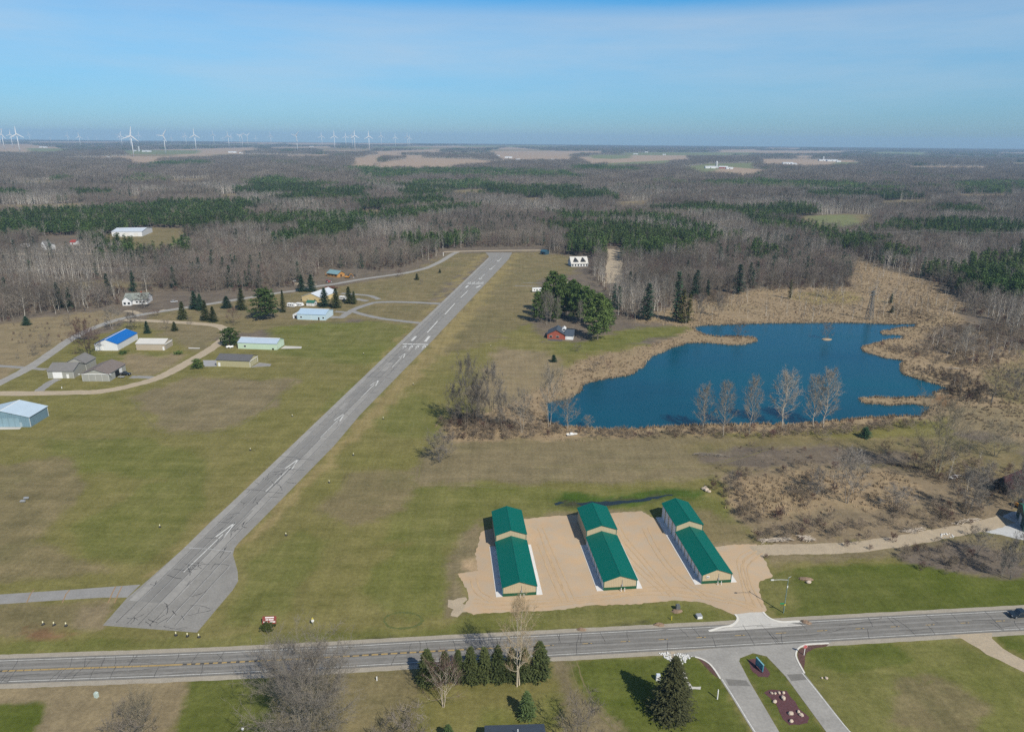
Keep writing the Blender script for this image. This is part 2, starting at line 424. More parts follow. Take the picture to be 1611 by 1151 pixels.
ZSTEP = [0]
def ribbon_pts(P, w, off=0.0, jit=0.0, q_=None):
    """two rails along path P"""
    L, Rr = [], []
    for i, p in enumerate(P):
        d = (P[min(i+1, len(P)-1)]-P[max(i-1, 0)]); n = Vector((-d.y, d.x, 0)).normalized()
        ww = w[i] if hasattr(w, '__len__') else w
        j0 = q_.uniform(-jit, jit) if jit else 0; j1 = q_.uniform(-jit, jit) if jit else 0
        L.append(p+n*(off+ww/2+j0)); Rr.append(p+n*(off-ww/2-j1))
    return L, Rr

def ribbon(name, P, w, z, m, label=None, off=0.0, jit=0.0, parent=None, seed=3, mb=None):
    q_ = random.Random(seed)
    L, Rr = ribbon_pts(P, w, off, jit, q_)
    own = mb is None
    if not own: ZSTEP[0] = (ZSTEP[0]+1) % 60; z += ZSTEP[0]*.0004
    if own: mb = MB()
    n = len(P)
    mb.add([(p.x, p.y, z) for p in L]+[(p.x, p.y, z) for p in Rr], [(n+i, n+i+1, i+1, i) for i in range(n-1)])
    if own:
        o = mb.build(name, m, parent)
        if parent is None: tag(o, label, name.replace('_', ' '), kind='structure')
        return o

ASPH = M('old_asphalt', (.235, .226, .208), .9, .14, .25, (.195, .188, .172), bump=.2, world=True)
ASPH2 = M('road_asphalt', (.172, .165, .150), .9, .14, .3, (.142, .136, .124), bump=.2, world=True)
ASPH3 = M('worn_lane_asphalt', (.29, .28, .258), .9, .14, .2, (.245, .236, .218), bump=.2, world=True)
GRAV = M('gravel', (.40, .325, .225), .95, .12, .35, (.30, .255, .19), bump=.4, world=True)
SHLD = M('shoulder_gravel', (.33, .30, .25), .95, .12, .5, (.26, .23, .18), bump=.4, world=True)
CONC = M('concrete', (.47, .455, .42), .85, .08, .3, (.42, .405, .37), world=True)
CONCO = M('weathered_concrete', (.25, .245, .235), .9, .12, .3, (.21, .205, .195), world=True)
WHITEP = M('road_paint_white', (.60,.60,.57), .7, .18, .5, (.42,.42,.40), world=True)
YELP = M('road_paint_yellow', (.50, .31, .05), .7, .2, .8, (.38, .26, .07), world=True)
TARM = M('crack_sealer', (.035, .035, .037), .6, .2, 1.0, world=True)
PALEJ = M('pale_joint', (.36, .36, .35), .9, .2, 1.0, world=True)

# ---- county road
road_px = [(-420,1072),(-100,1059),(0,1055.3),(130,1050.6),(260,1046),(400,1039.6),(550,1031.6),(700,1023),(850,1015.3),(1000,1007.2),(1150,999.3),(1310,990.3),(1450,982.6),(1590,975),(1750,966),(1960,954)]
RC = smooth_path(poly_at(road_px), 10)
ribbon('road_shoulder', RC, 11.6, .02, SHLD, 'gravel edge strip along the two lane county road', jit=.1)
road = ribbon('road', RC, 8.6, .05, ASPH2, 'two lane grey asphalt county road with yellow centre line')
for off, nm in ((3.55, 'edge_line'), (-3.55, 'edge_line')):
    ribbon(nm, RC, .16, .056, WHITEP, off=off, parent=road)
CL = RC
mbd = MB(); acc = 0
d0 = 0
seg = []
for i in range(len(CL)-1):
    p = CL[i].copy(); L = (CL[i+1]-p).length; d = (CL[i+1]-p).normalized(); s = 0
    while s < L:
        if int(d0//3.0) % 4 == 0 or p.x < -5 or (40 < p.x < 0): seg.append((p+d*s, d))
        s += 1.0; d0 += 1.0
for p, d in seg:
    n = Vector((-d.y, d.x, 0)); offs = (-.12,) if p.x > -5 else (-.13, .13)
    for o_ in offs:
        a = p+n*o_; w = n*.07
        mbd.add([(a-w).to_tuple()[:2]+(.056,), (a-w+d).to_tuple()[:2]+(.056,), (a+w+d).to_tuple()[:2]+(.056,), (a+w).to_tuple()[:2]+(.056,)], [(0, 1, 2, 3)])
mbd.build('centre_line', YELP, road)

def crack(mb, p, d, length, w, q_, z, wig=.35, n=7, clip=None):
    pts = [p.copy()]
    for k_ in range(n):
        d = (d+Vector((q_.uniform(-wig, wig), q_.uniform(-wig, wig), 0))).normalized()
        pts.append(pts[-1]+d*(length/n))
    if clip: 
        k_ = next((i for i, p_ in enumerate(pts) if not inside(*[np.array([v]) for v in px_of(p_.x, p_.y)], clip)[0]), len(pts)); 
        if k_ < 2: return pts
    else: k_ = len(pts)
    ribbon('', pts[:k_], [w*q_.uniform(.5, 1.3) for _ in pts[:k_]], z, None, mb=mb)
    return pts
mbc = MB(); q_ = random.Random(5)
for i in range(0, len(RC)-1):
    if not (-330 < RC[i].x < 330): continue
    for rep in range(2):
        if q_.random() < .36:
            d = (RC[i+1]-RC[i]).normalized(); n = Vector((-d.y, d.x, 0)); p = RC[i]+d*q_.uniform(0, 8)
            o0 = q_.choice((-4, -4, 0.2, 0.3)); ln = 4.0 if q_.random() < .7 else 8
            crack(mbc, p+n*o0, (n+d*q_.uniform(-.3, .3)), min(ln, 4-o0), .085, q_, .0545, .18)
    if q_.random() < .4:
        d = (RC[i+1]-RC[i]).normalized(); n = Vector((-d.y, d.x, 0))
        crack(mbc, RC[i]+n*q_.uniform(-3.4, 3.4), d, q_.uniform(4, 14), .09, q_, .0545, .1)
mbc.build('crack_seal', TARM, road)
WORN = M('wheel_track', (.21, .203, .188), .9, .15, .2, (.185, .178, .165), world=True)
for off in (1.0, 2.7, -1.0, -2.7): ribbon('wheel_track', RC, .62, .0525, WORN, off=off, parent=road, jit=.1)

# ---- runway and taxiway
rw_l = [(161.7,983.4),(199.6,940.5),(234,911),(290.4,861),(331.7,820),(462.5,700),(522,644),(630.7,544),(769.7,403.6),(764,397.2)]
rw_r = [(806,397.2),(800,408),(672.4,544),(566.8,652),(526.5,700),(409,820),(391,838),(376,853),(369,862),(366.5,872),(370,884),(374,899),(374.6,914),(366,928),(349.8,947),(310,994.5)]
runway = sheet('runway', rw_l+rw_r, .03, ASPH, 'long grey asphalt runway with white arrows and cracks')
ZM = .036
def strip_px(mb, a, b, w, z=ZM):
    A, B = at(*a), at(*b); d = (B-A).normalized(); n = Vector((-d.y, d.x, 0))*w/2
    mb.add([(A-n).to_tuple()[:2]+(z,), (B-n).to_tuple()[:2]+(z,), (B+n).to_tuple()[:2]+(z,), (A+n).to_tuple()[:2]+(z,)], [(0, 1, 2, 3)])
def arrow(tail, tip, barb=9.0, spread=1.35, w=.38):
    A, B = at(*tail), at(*tip); d = (B-A).normalized(); n = Vector((-d.y, d.x, 0))
    mb = MB()
    def st_(a, b, ww):
        e = (b-a).normalized(); m_ = Vector((-e.y, e.x, 0))*ww/2
        mb.add([(v.x, v.y, ZM) for v in (a-m_, b-m_, b+m_, a+m_)], [(0, 1, 2, 3)])
    if (B-A).length > barb: st_(A, B-d*barb*.8, w*.75)
    st_(B-d*barb+n*spread, B, w*1.25); st_(B-d*barb-n*spread, B, w*1.25)
    return mb.build('arrow_marking', WHITEP, runway)
for a, b_ in (((289,899.6),(369.7,821.8)), ((418,773),(469.5,721.7)), ((504,688.5),(541.8,650)), ((566.8,626),(596,597.6)), ((616.8,578),(637.6,555.7))): arrow(a, b_)
for a, b_ in (((762.5,431),(754,440)), ((779,417.5),(770,424.5)), ((789.5,405.5),(782.5,411.5))): arrow(a, b_, 8, 1.2, .6)
for a, b_ in (((672.4,523),(688.5,505)), ((700,494.5),(715.5,477.3)), ((725,468),(736.3,457.3))):
    mb = MB(); strip_px(mb, a, b_, .7); mb.build('centre_line', WHITEP, runway)
for a, b_ in (((647.4,536),(654.3,528.7)), ((669,537),(675.7,528.7)), ((732.5,452.5),(736.5,449)), ((749,452.5),(756,449.3))):
    mb = MB(); strip_px(mb, a, b_, 1.6); mb.build('threshold_stripe', WHITEP, runway)
for a, b_ in (((633.5,540.8),(673.5,541.9)), ((734.6,446.4),(760.8,446.9))):
    mb = MB(); strip_px(mb, a, b_, 1.5); mb.build('threshold_bar', WHITEP, runway)
for x in (637, 647, 657, 667.5): arrow((x-4, 549.5), (x+2, 542.6), 5, .9, .5)
for x in (738.5, 745, 752, 758.5): arrow((x+1.5, 443), (x-1, 445.8), 5, 1.3, .6)
u = (at(769.7,403.6)-at(331.7,820)).normalized(); nv = Vector((u.y, -u.x, 0)); o0 = at(331.7,820)
mj, mp = MB(), MB(); q_ = random.Random(9)
LANEM = [M('pavement_lane_light', (.275,.265,.245), .9, .14, .12, (.24,.232,.215), world=True), M('pavement_lane_dark', (.185,.18,.168), .9, .14, .12, (.205,.198,.184), world=True)]
for k_, (w0, w1, s0_, s1_) in enumerate(((.3, 3.0, -40, 545), (6.1, 9.0, -66, 300), (9.2, 12.0, -74, 130), (3.1, 5.9, -56, 60))):
    lm_ = MB(); P = [o0+nv*((w0+w1)/2)+u*s for s in range(-90, s1_, 3)]; P = [p for p in P if inside(*[np.array([v]) for v in px_of(p.x, p.y)], rw_l+rw_r)[0]][3:]
    ribbon('', P, w1-w0, .0312, None, mb=None if False else lm_); lm_.v = [(a, b2_, .0312) for a, b2_, c_ in lm_.v]; lm_.build('pavement_lane', LANEM[k_ % 2], runway)
for k_ in range(9):
    s = q_.uniform(-40, 300); w_ = q_.uniform(2, 5); a = o0+u*s+nv*q_.uniform(2, 10); lm_ = MB(); ln = q_.uniform(5, 18)
    lm_.add([(v.x, v.y, .0322+k_*.0001) for v in (a, a+nv*w_, a+nv*w_+u*ln, a+u*ln)], [(0, 1, 2, 3)]); lm_.build('asphalt_patch', LANEM[(k_+1) % 2], runway)
for k_, off in enumerate((3.0, 6.0, 9.1, 12.1)):
    a = o0+nv*off
    P = [a+u*s+nv*q_.uniform(-.08, .08) for s in range(-90, 560, 3)]
    P = [p for p in P if inside(*[np.array([v]) for v in px_of(p.x, p.y)], rw_l+rw_r)[0]]
    ribbon('', P, [.09+.05*q_.random() for _ in P], .0335, None, mb=mj)
    P2 = [p+nv*.22 for p in P][2:68]
    ribbon('', P2, .12, .0335, None, mb=mp)
for off, s0, s1 in ((15.5, -64, -14), (18.6, -62, -22)):
    P = [o0+nv*(off+q_.uniform(-.1, .1))+u*s for s in range(s0-30, s1, 3)]; P = [p for p in P if inside(*[np.array([v]) for v in px_of(p.x, p.y)], rw_l+rw_r)[0]]
    ribbon('', P, .12, .0335, None, mb=mj); ribbon('', [p+nv*.25 for p in P], .16, .0335, None, mb=mp)
for s in (-32, 22, 41, 50, 62, 88, 104, 126, 150, 168, 190, 230, 262):
    for half in range(2):
        if q_.random() < .8:
            a = o0+u*(s+q_.uniform(-1, 1))+nv*(.3+half*7.3)
            ribbon('', [a+nv*x_*1.2+u*q_.uniform(-.15, .15) for x_ in range(7)], .18, .0338, None, mb=mp if q_.random() < .6 else mj)
ribbon('', [at(290.5,861), at(330,863.5), at(366,867.5)], .35, .034, None, mb=mp)
for k_ in range(80):
    s = q_.uniform(-70, 40); off = q_.uniform(2, 13) if s > -10 else q_.uniform(3, 21)
    if s < -10 and off > 13+ (-10-s)*.25: continue
    d = (u if q_.random() < .4 else nv)+Vector((q_.uniform(-.5, .5), q_.uniform(-.5, .5), 0))
    pts = crack(mj, o0+u*s+nv*off, d.normalized(), q_.uniform(1.5, 6.5), .15, q_, .0342, .28, clip=rw_l+rw_r)
    if q_.random() < .6: crack(mj, pts[3], (d+Vector((q_.uniform(-1, 1), q_.uniform(-1, 1), 0))).normalized(), q_.uniform(1, 3.5), .12, q_, .0344, .3, clip=rw_l+rw_r)
for k_ in range(46):
    s = q_.uniform(40, 420); d = (u if q_.random() < .6 else nv)
    crack(mj, o0+u*s+nv*q_.uniform(1, 12), d, q_.uniform(2, 9), .10, q_, .0342, .25, clip=rw_l+rw_r)
mj.build('crack_seal', TARM, runway); mp.build('pavement_joint', PALEJ, runway)
taxi = sheet('taxiway', [(-200,945),(0,934.6),(120,926.5),(221,919),(200,939.5),(160,939.5),(80,944.5),(0,950),(-200,964)], .024, CONCO, 'pale concrete taxiway joining the near end of the runway')
mt = MB()
for x in (48, 104, 176, 186): ribbon('', [at(x+6, 922 if x > 150 else 927), at(x, 934), at(x-6, 948)], .3, .03, None, mb=mt)
mt.build('pavement_joint', TARM if False else M('rusty_joint', (.30, .20, .11), .9, .2, 1., world=True), taxi)

# ---- lanes, gravel roads and drives
def lane(name, pxs, w, z, m, label, jit=.25, n=8): return ribbon(name, smooth_path(poly_at(pxs), n), w, z, m, label, jit=jit, seed=int(pxs[0][0])+7)
lane('loop_road', [(-250,622),(0,619),(111,617.5),(167,614.5),(222,602.5),(250,593.5),(278,580),(319.7,556),(347.5,537.5),(357.5,525),(352,516.5),(333,511),(278,506.8),(222,504),(196,503)], 6.4, .03, GRAV, 'tan gravel loop road around the hangars', .4)
lane('access_road', [(-250,700),(-60,628),(0,602),(55.6,572.3),(116.7,530.5),(166.8,508.4),(211,497),(278,486),(333.6,477.5),(433,461.5),(469.8,456.5),(498,450.4),(527,446.6),(564,440),(620,432),(640,429),(671,421.4),(694.7,410.5),(710.4,400.6),(720,396.2)], 6.0, .035, ASPH3, 'pale paved lane curving past the hangars towards the woods')
lane('cross_street', [(698,396.4),(724,395.4),(770,394.4),(800,394),(852,393.6)], 7.0, .04, GRAV, 'pale gravel street across the far end of the runway')
lane('hangar_drive', [(536,500),(548,491.9),(559,485.7),(576.6,479.6),(595,475.4),(638.6,475.2),(680,477),(697,478.2)], 5.2, .031, CONCO, 'pale paved drive looping from light blue hangar to runway')
lane('hangar_drive', [(553,489),(563,492.3),(576.6,496),(601,501),(638.6,505.7),(661,508)], 4.6, .033, CONCO, 'narrow paved drive joining runway near the centre line')
lane('hangar_drive', [(527,490),(543.5,491)], 4.5, .029, CONCO, 'short concrete drive beside the light blue hangar doors')
lane('hangar_drive', [(521,498.6),(541,499.3)], 5.5, .0295, CONCO, 'short concrete apron below the light blue hangar')
lane('house_drive', [(536.8,461.5),(559,463),(579,464.8),(589,467.7),(596,471)], 4.5, .03, CONCO, 'curved concrete drive beside the cream hangar')
lane('house_drive', [(560,470),(570,472),(578,473.5)], 5, .03, CONCO, 'small concrete pad at the conifers by the cream hangar')
lane('house_drive', [(196,489),(208,490),(222,494),(240,492.5),(262,487)], 5, .033, GRAV, 'gravel drive of the white house by the woods')
lane('house_drive', [(464,445),(478,448),(498,447.6)], 5, .033, GRAV, 'gravel drive by the timber framed house')
lane('house_drive', [(55.5,619),(70,608),(82,600),(92,596)], 4.5, .028, CONCO, 'concrete drive to the white garage door of the grey hangar')
lane('house_drive', [(205,593),(228,593),(245,594.5)], 4.2, .027, CONCO, 'concrete drive with the black pickup on it')
lane('house_drive', [(-20,574),(60,580),(73,581)], 3.5, .027, CONCO, 'short tan drive behind the grey hangar')
lane('gravel_road', [(-300,401),(0,399.8),(120,399.5),(246,400.6)], 9, .03, GRAV, 'pale gravel road in front of the farmhouse among the woods')
lane('gravel_road', [(240,401.5),(256,397),(276,387),(296,377)], 11, .034, GRAV, 'pale gravel road climbing beside the large white warehouse')
lane('dirt_track', [(966,392),(968,403),(966,420),(964.5,446)], 16, .03, GRAV, 'straight sandy track cut through the woods', .8)
lane('footpath', [(810,449.5),(850,450.5)], 1.6, .03, CONCO, 'thin pale path across the grass to the motorhome')
lane('footpath', [(822,444.5),(850,445)], 1.2, .03, CONCO, 'faint upper path across the grass near the motorhome')
lane('service_road', [(1186,867),(1208,864.5),(1227,863.8),(1290,863),(1353.7,859),(1417,851),(1480.6,838.8),(1544,827.5),(1585,816)], 5.8, .034, GRAV, 'tan gravel service road curving to the scrapyard', .3)
sheet('gravel_yard', [(1530,832),(1560,822),(1585,808),(1625,800),(1700,800),(1700,850),(1625,853),(1590,846),(1560,838)], .030, M('pale_gravel', (.46,.47,.47), .95, .1, .4, (.38,.38,.37), world=True), 'pale crushed stone yard at the end of the service road', .6)
sheet('gravel_lot', [(757,836),(748,870),(752,897),(720,902),(733,925),(738,940),(729,959),(745,966),(765,964),(845,961),(888.6,958),(926,952),(1000,950),(1062,944),(1103,947),(1134,957),(1156,967),(1202,963.5),(1206,959),(1195,934),(1193.6,915),(1216,907),(1205,883),(1197,868),(1190,856),(1155,856),(1121,860),(1100,858),(1010,804),(951,807),(876,811),(814,817)], .026, M('sandy_gravel', (.425,.305,.190), .95, .12, .03, (.38,.305,.22), bump=.4, world=True), 'sandy gravel yard around the green roofed storage buildings', .24, step=.8)
lot = bpy.data.objects['gravel_lot']; mtk = MB(); q_ = random.Random(31)
for pxs in ([(1190,958),(1120,935),(1040,925),(960,936),(880,945),(800,948),(745,945)], [(1188,952),(1100,938),(1010,932),(920,944),(830,953),(760,955)], [(1180,950),(1170,910),(1165,880),(1185,866)], [(1050,935),(1000,890),(965,850),(945,825)], [(1060,938),(1015,885),(985,850),(968,822)], [(900,945),(880,900),(862,860),(850,830)], [(890,948),(868,900),(850,855)], [(1195,955),(1178,920),(1172,890),(1195,868)], [(775,945),(752,930),(745,910)], [(1110,940),(1060,900),(1030,860),(1015,830)]):
    P = smooth_path(poly_at(pxs), 12)
    for o_ in (-.85, .85):
        L_, R_ = ribbon_pts(P, .42, o_, .1, q_); n_ = len(P); ZSTEP[0] += 1; zt_ = .032+(ZSTEP[0] % 40)*.001
        mtk.add([(p.x, p.y, zt_) for p in L_]+[(p.x, p.y, zt_) for p in R_], [(n_+i, n_+i+1, i+1, i) for i in range(n_-1)])
mtk.build('tyre_track', M('packed_gravel', (.40,.285,.17), .95, .12, .3, (.42,.305,.185), world=True), lot)
sheet('gravel_patch', [(706,945),(728,940),(735,952),(728,966),(710,968)], .022, GRAV, 'loose gravel spill at the corner of the storage yard', 1.0, step=1.2)
entr = sheet('driveway_apron', [(1112,993.5),(1147.6,986),(1158,979),(1160.5,972),(1157,966),(1180,963),(1201.5,962.5),(1208,970),(1220.5,977.5),(1240,979.5),(1268,983.3),(1190,989)], .058, CONC, 'pale concrete entrance apron joining storage yard to road')
def kerb(name, pxs, label, w=.4, h=.14):
    P = smooth_path(poly_at(pxs), 6); L, Rr = ribbon_pts(P, w); mb = MB(); n = len(P)
    vs = [(p.x, p.y, .05) for p in L]+[(p.x, p.y, .05) for p in Rr]+[(p.x, p.y, h) for p in L]+[(p.x, p.y, h) for p in Rr]
    fs = []
    for i in range(n-1): fs += [(2*n+i, 3*n+i, 3*n+i+1, 2*n+i+1), (i, 2*n+i, 2*n+i+1, i+1), (3*n+i, n+i, n+i+1, 3*n+i+1)]
    fs += [(0, n, 3*n, 2*n), (n-1, 3*n-1, 4*n-1, 2*n-1)]
    mb.add(vs, fs); return tag(mb.build(name, CONC2), label, 'kerb', kind='structure')
CONC2 = M('kerb_concrete', (.60,.58,.53), .85, .08, .5, world=True)
kerb('kerb', [(1115,992.5),(1135,986.5),(1149,984),(1158,978),(1160.5,972),(1156.5,966)], 'white concrete kerb curving at the west side of the storage entrance', .55)
kerb('kerb', [(1200.5,962.5),(1207,969.5),(1218,975.5),(1232,978),(1250,977.3),(1258,977)], 'white concrete kerb curving below the light pole', .55)
bl = sheet('side_street', [(1052,1030),(1120,1020),(1245,1008),(1310,1005),(1306,1011.5),(1269,1013.8),(1255,1020),(1252.5,1030),(1254,1038),(1265,1058),(1337.5,1151),(1380,1205),(1335,1205),(1300,1151),(1235,1062.5),(1206,1032),(1184.7,1027),(1164,1035),(1163,1040),(1180,1073),(1226,1151),(1260,1205),(1213,1205),(1184.7,1151),(1156,1104),(1132.5,1067),(1115,1043),(1104,1037),(1093,1033)], .047, ASPH3, 'worn pale asphalt entrance street split around a grass island')
for pxs in ([(1226,1205),(1188,1151),(1159,1104),(1136,1068)], [(1390,1205),(1334,1147),(1288,1090),(1262,1058)]):
    ribbon('edge_line', smooth_path(poly_at(pxs), 5), .22, .053, WHITEP, parent=bl)
for pxs in ([(1141,1067.5),(1174,1070),(1181,1079),(1147,1078)], [(1238,1060.5),(1266,1059.5),(1272,1068),(1245,1071)]):
    sheet('asphalt_patch', pxs, .0515, ASPH2, parent=bl)
kerb('kerb', [(1093.4,1033),(1104,1036.5),(1115,1043),(1124,1053),(1133,1067)], 'white kerb by the mulch strip and riprap at the side street')
kerb('kerb', [(1304,1011.7),(1285,1012.6),(1269,1013.8),(1257,1019),(1252.5,1027),(1254,1037),(1265.5,1058.5)], 'white kerb rounding the corner under the stop sign')
MULCH = M('bark_mulch', (.115,.062,.05), .95, .25, 1.2, (.075,.04,.035), bump=.5, world=True)
MULCH2 = M('purple_mulch', (.105,.045,.05), .95, .2, 1.2, (.075,.035,.04), bump=.5, world=True)
sheet('mulch_bed', [(1095,1033.5),(1104,1037.5),(1114,1044),(1123,1054),(1131,1067),(1122,1060),(1108,1046)], .03, MULCH, 'brown mulch strip inside the kerb of the side street', .15, step=1)
sheet('mulch_bed', [(1304,1012.6),(1286,1013.8),(1270,1015.2),(1259,1020),(1254.5,1027),(1256,1036),(1265,1055),(1266,1040),(1268,1026),(1280,1020),(1300,1016)], .03, MULCH, 'brown mulch strip around the foot of the stop sign', .15, step=1)
sheet('mulch_bed', [(1176.5,1037),(1188,1035),(1204,1048),(1212,1060),(1208,1065.5),(1193,1064),(1182,1053)], .03, MULCH2, 'purple mulch bed under the blue sign board', .2, step=.8)
sheet('mulch_bed', [(1202,1089),(1208,1084.5),(1236,1086),(1242,1094),(1251,1102),(1261,1119),(1274,1128),(1271,1138),(1243,1139.6),(1230,1130),(1224,1110),(1211,1098)], .03, MULCH2, 'purple mulch bed with boulders on the grass island', .25, step=.8)
lane('gravel_drive', [(1500,990),(1526,1000),(1556,1016),(1580,1030),(1640,1062),(1760,1130)], [7.5]+[5.2]*60, .031, GRAV, 'gravel drive leaving the road across the lawn') if False else None
sheet('gravel_drive', [(1470,1000),(1492,997.2),(1514,1004),(1552.5,1028.6),(1611,1058),(1760,1140),(1800,1120),(1640,1052),(1611,1038),(1579,1019.6),(1561,1004),(1561.5,993),(1590,984),(1560,986)], .028, GRAV, 'gravel drive leaving the road across the lawn', .25, step=2)
sheet('hangar_apron', [(319,566.5),(341,566.5),(341,576.2),(321,576.6)], .026, M('grey_slab', (.30,.30,.31), .9, .1, .4, world=True), 'grey concrete slab beside the small pine at the beige hangar')
sheet('hangar_apron', [(394,578),(408,570),(427,572.5),(425,576),(404,577)], .026, CONCO, 'concrete slab in front of the beige hangar doors')
sheet('hangar_apron', [(441,548.5),(448,544),(475,545),(474,548)], .026, CONC, 'pale concrete strip outside the mint hangar')
sheet('hangar_apron', [(-20,671.5),(34,671.7),(31,675),(-20,676)], .04, CONC, 'white concrete apron in front of the blue hangar')
sheet('hangar_apron', [(296,546.5),(315,547),(314,548.5),(297,548.3)], .03, CONC, 'small pale slab in the grass inside the loop road')

# ---- water
lake_px = [(855.6,634.3),(891.7,627.4),(911,617.7),(916.7,603.8),(955.7,595.4),(991.8,589.9),(1008.5,578.7),(1022.4,562),(1050,549.6),(1080.7,539.8),(1111,539),(1147.5,542.6),(1169.7,542),(1190.5,537),(1186,531.5),(1161,528.7),(1128,530),(1105.8,526),(1094.6,520.4),(1089,514.8),(1105.8,512),(1161,510),(1200,508.7),(1255.6,508),(1311,507.4),(1367,508.5),(1394.7,510),(1442,509.3),(1440.5,515),(1419.7,515),(1386.3,522.4),(1389,526),(1419.7,527.4),(1422.5,533),(1400,534.3),(1378,540),(1355.7,546.9),(1361.3,553.8),(1389,562),(1422.5,567.7),(1415.5,578.8),(1422.5,588.6),(1450.3,598.3),(1481,606.6),(1494.8,612),(1469.7,617.8),(1471,626),(1450.3,624.7),(1411.3,626),(1378,624.7),(1353,627.5),(1361.3,634.4),(1394.7,637.2),(1436.4,635.8),(1467,640),(1461.4,647),(1450,655),(1394.7,656),(1339,660),(1291.8,665),(1255.6,667.4),(1200,668),(1133.6,668.5),(1078,670),(1022,673.5),(972,676),(939,675),(911,672),(878,671),(860,662)]
wm, t, b = new_mat('lake_water')
vec = t.new('ShaderNodeNewGeometry').outputs['Position']
mp_ = t.new('ShaderNodeMapping'); mp_.inputs['Scale'].default_value = (.35, 1.0, 1); t.link(vec, mp_.inputs[0])
nz = t.noise(mp_.outputs[0], 1.1, 4, .6); nb = t.noise(mp_.outputs[0], .016, 4)
t.link(t.mix(t.ramp(nb, .35, .68), (.0, .044, .072), (.0, .066, .104)), b.inputs['Base Color'])
t.link(t.ramp(nb, .35, .65, .06, .32), b.inputs['Roughness']); b.inputs['Specular IOR Level'].default_value = .22
bp = t.new('ShaderNodeBump', Strength=.55, Distance=.14); t.link(nz, bp.inputs['Height']); t.link(bp.outputs[0], b.inputs['Normal'])
lake = sheet('lake', lake_px, .05, wm, 'deep blue pond with reedy banks and small spits', .7, step=3)
sheet('pond', [(-60,444),(0,448),(14,450),(16,456),(0,457),(-60,457)], .05, wm, 'small pool glimpsed among the western woods', 1)
pdm = M('puddle_water', (.015,.025,.03), .1, .1, .3, spec=.5, world=True)
sheet('puddle', [(906,791),(930,788),(960,789),(1000,785.5),(1040,779.5),(1058,777),(1056,779),(1010,788.5),(960,794.5),(915,796)], .02, pdm, 'thin dark puddle of standing water behind the storage buildings', .5, step=1.5)
sheet('puddle', [(871,791),(884,788.5),(888,791),(875,794.5)], .02, pdm, 'small dark puddle in the wet green grass', .3, step=1.0)
# ---------------------------------------------------------------- buildings
def clad(name, col, per=.45, ax='X', rough=.45, spec=.4, var=.05): return M(name, col, rough, var, .25, stripes=(ax, per), bump=.25, spec=spec)
DARKV = M('dark_opening', (.012,.012,.014), .6, .2, 1.)
GLASS = M('window_glass', (.03,.04,.05), .08, .1, 1., spec=.8)
WHITE = M('white_metal', (.72,.72,.71), .5, .05, .5)
OFFW = M('off_white_trim', (.62,.61,.58), .6, .05, .5)
GALV = M('galvanised_steel', (.42,.43,.44), .45, .1, 2., metal=.4)
BLACKM = M('black_rubber', (.018,.018,.019), .8, .2, 2.)
WOODP = M('weathered_wood', (.17,.135,.105), .9, .25, 1.5)

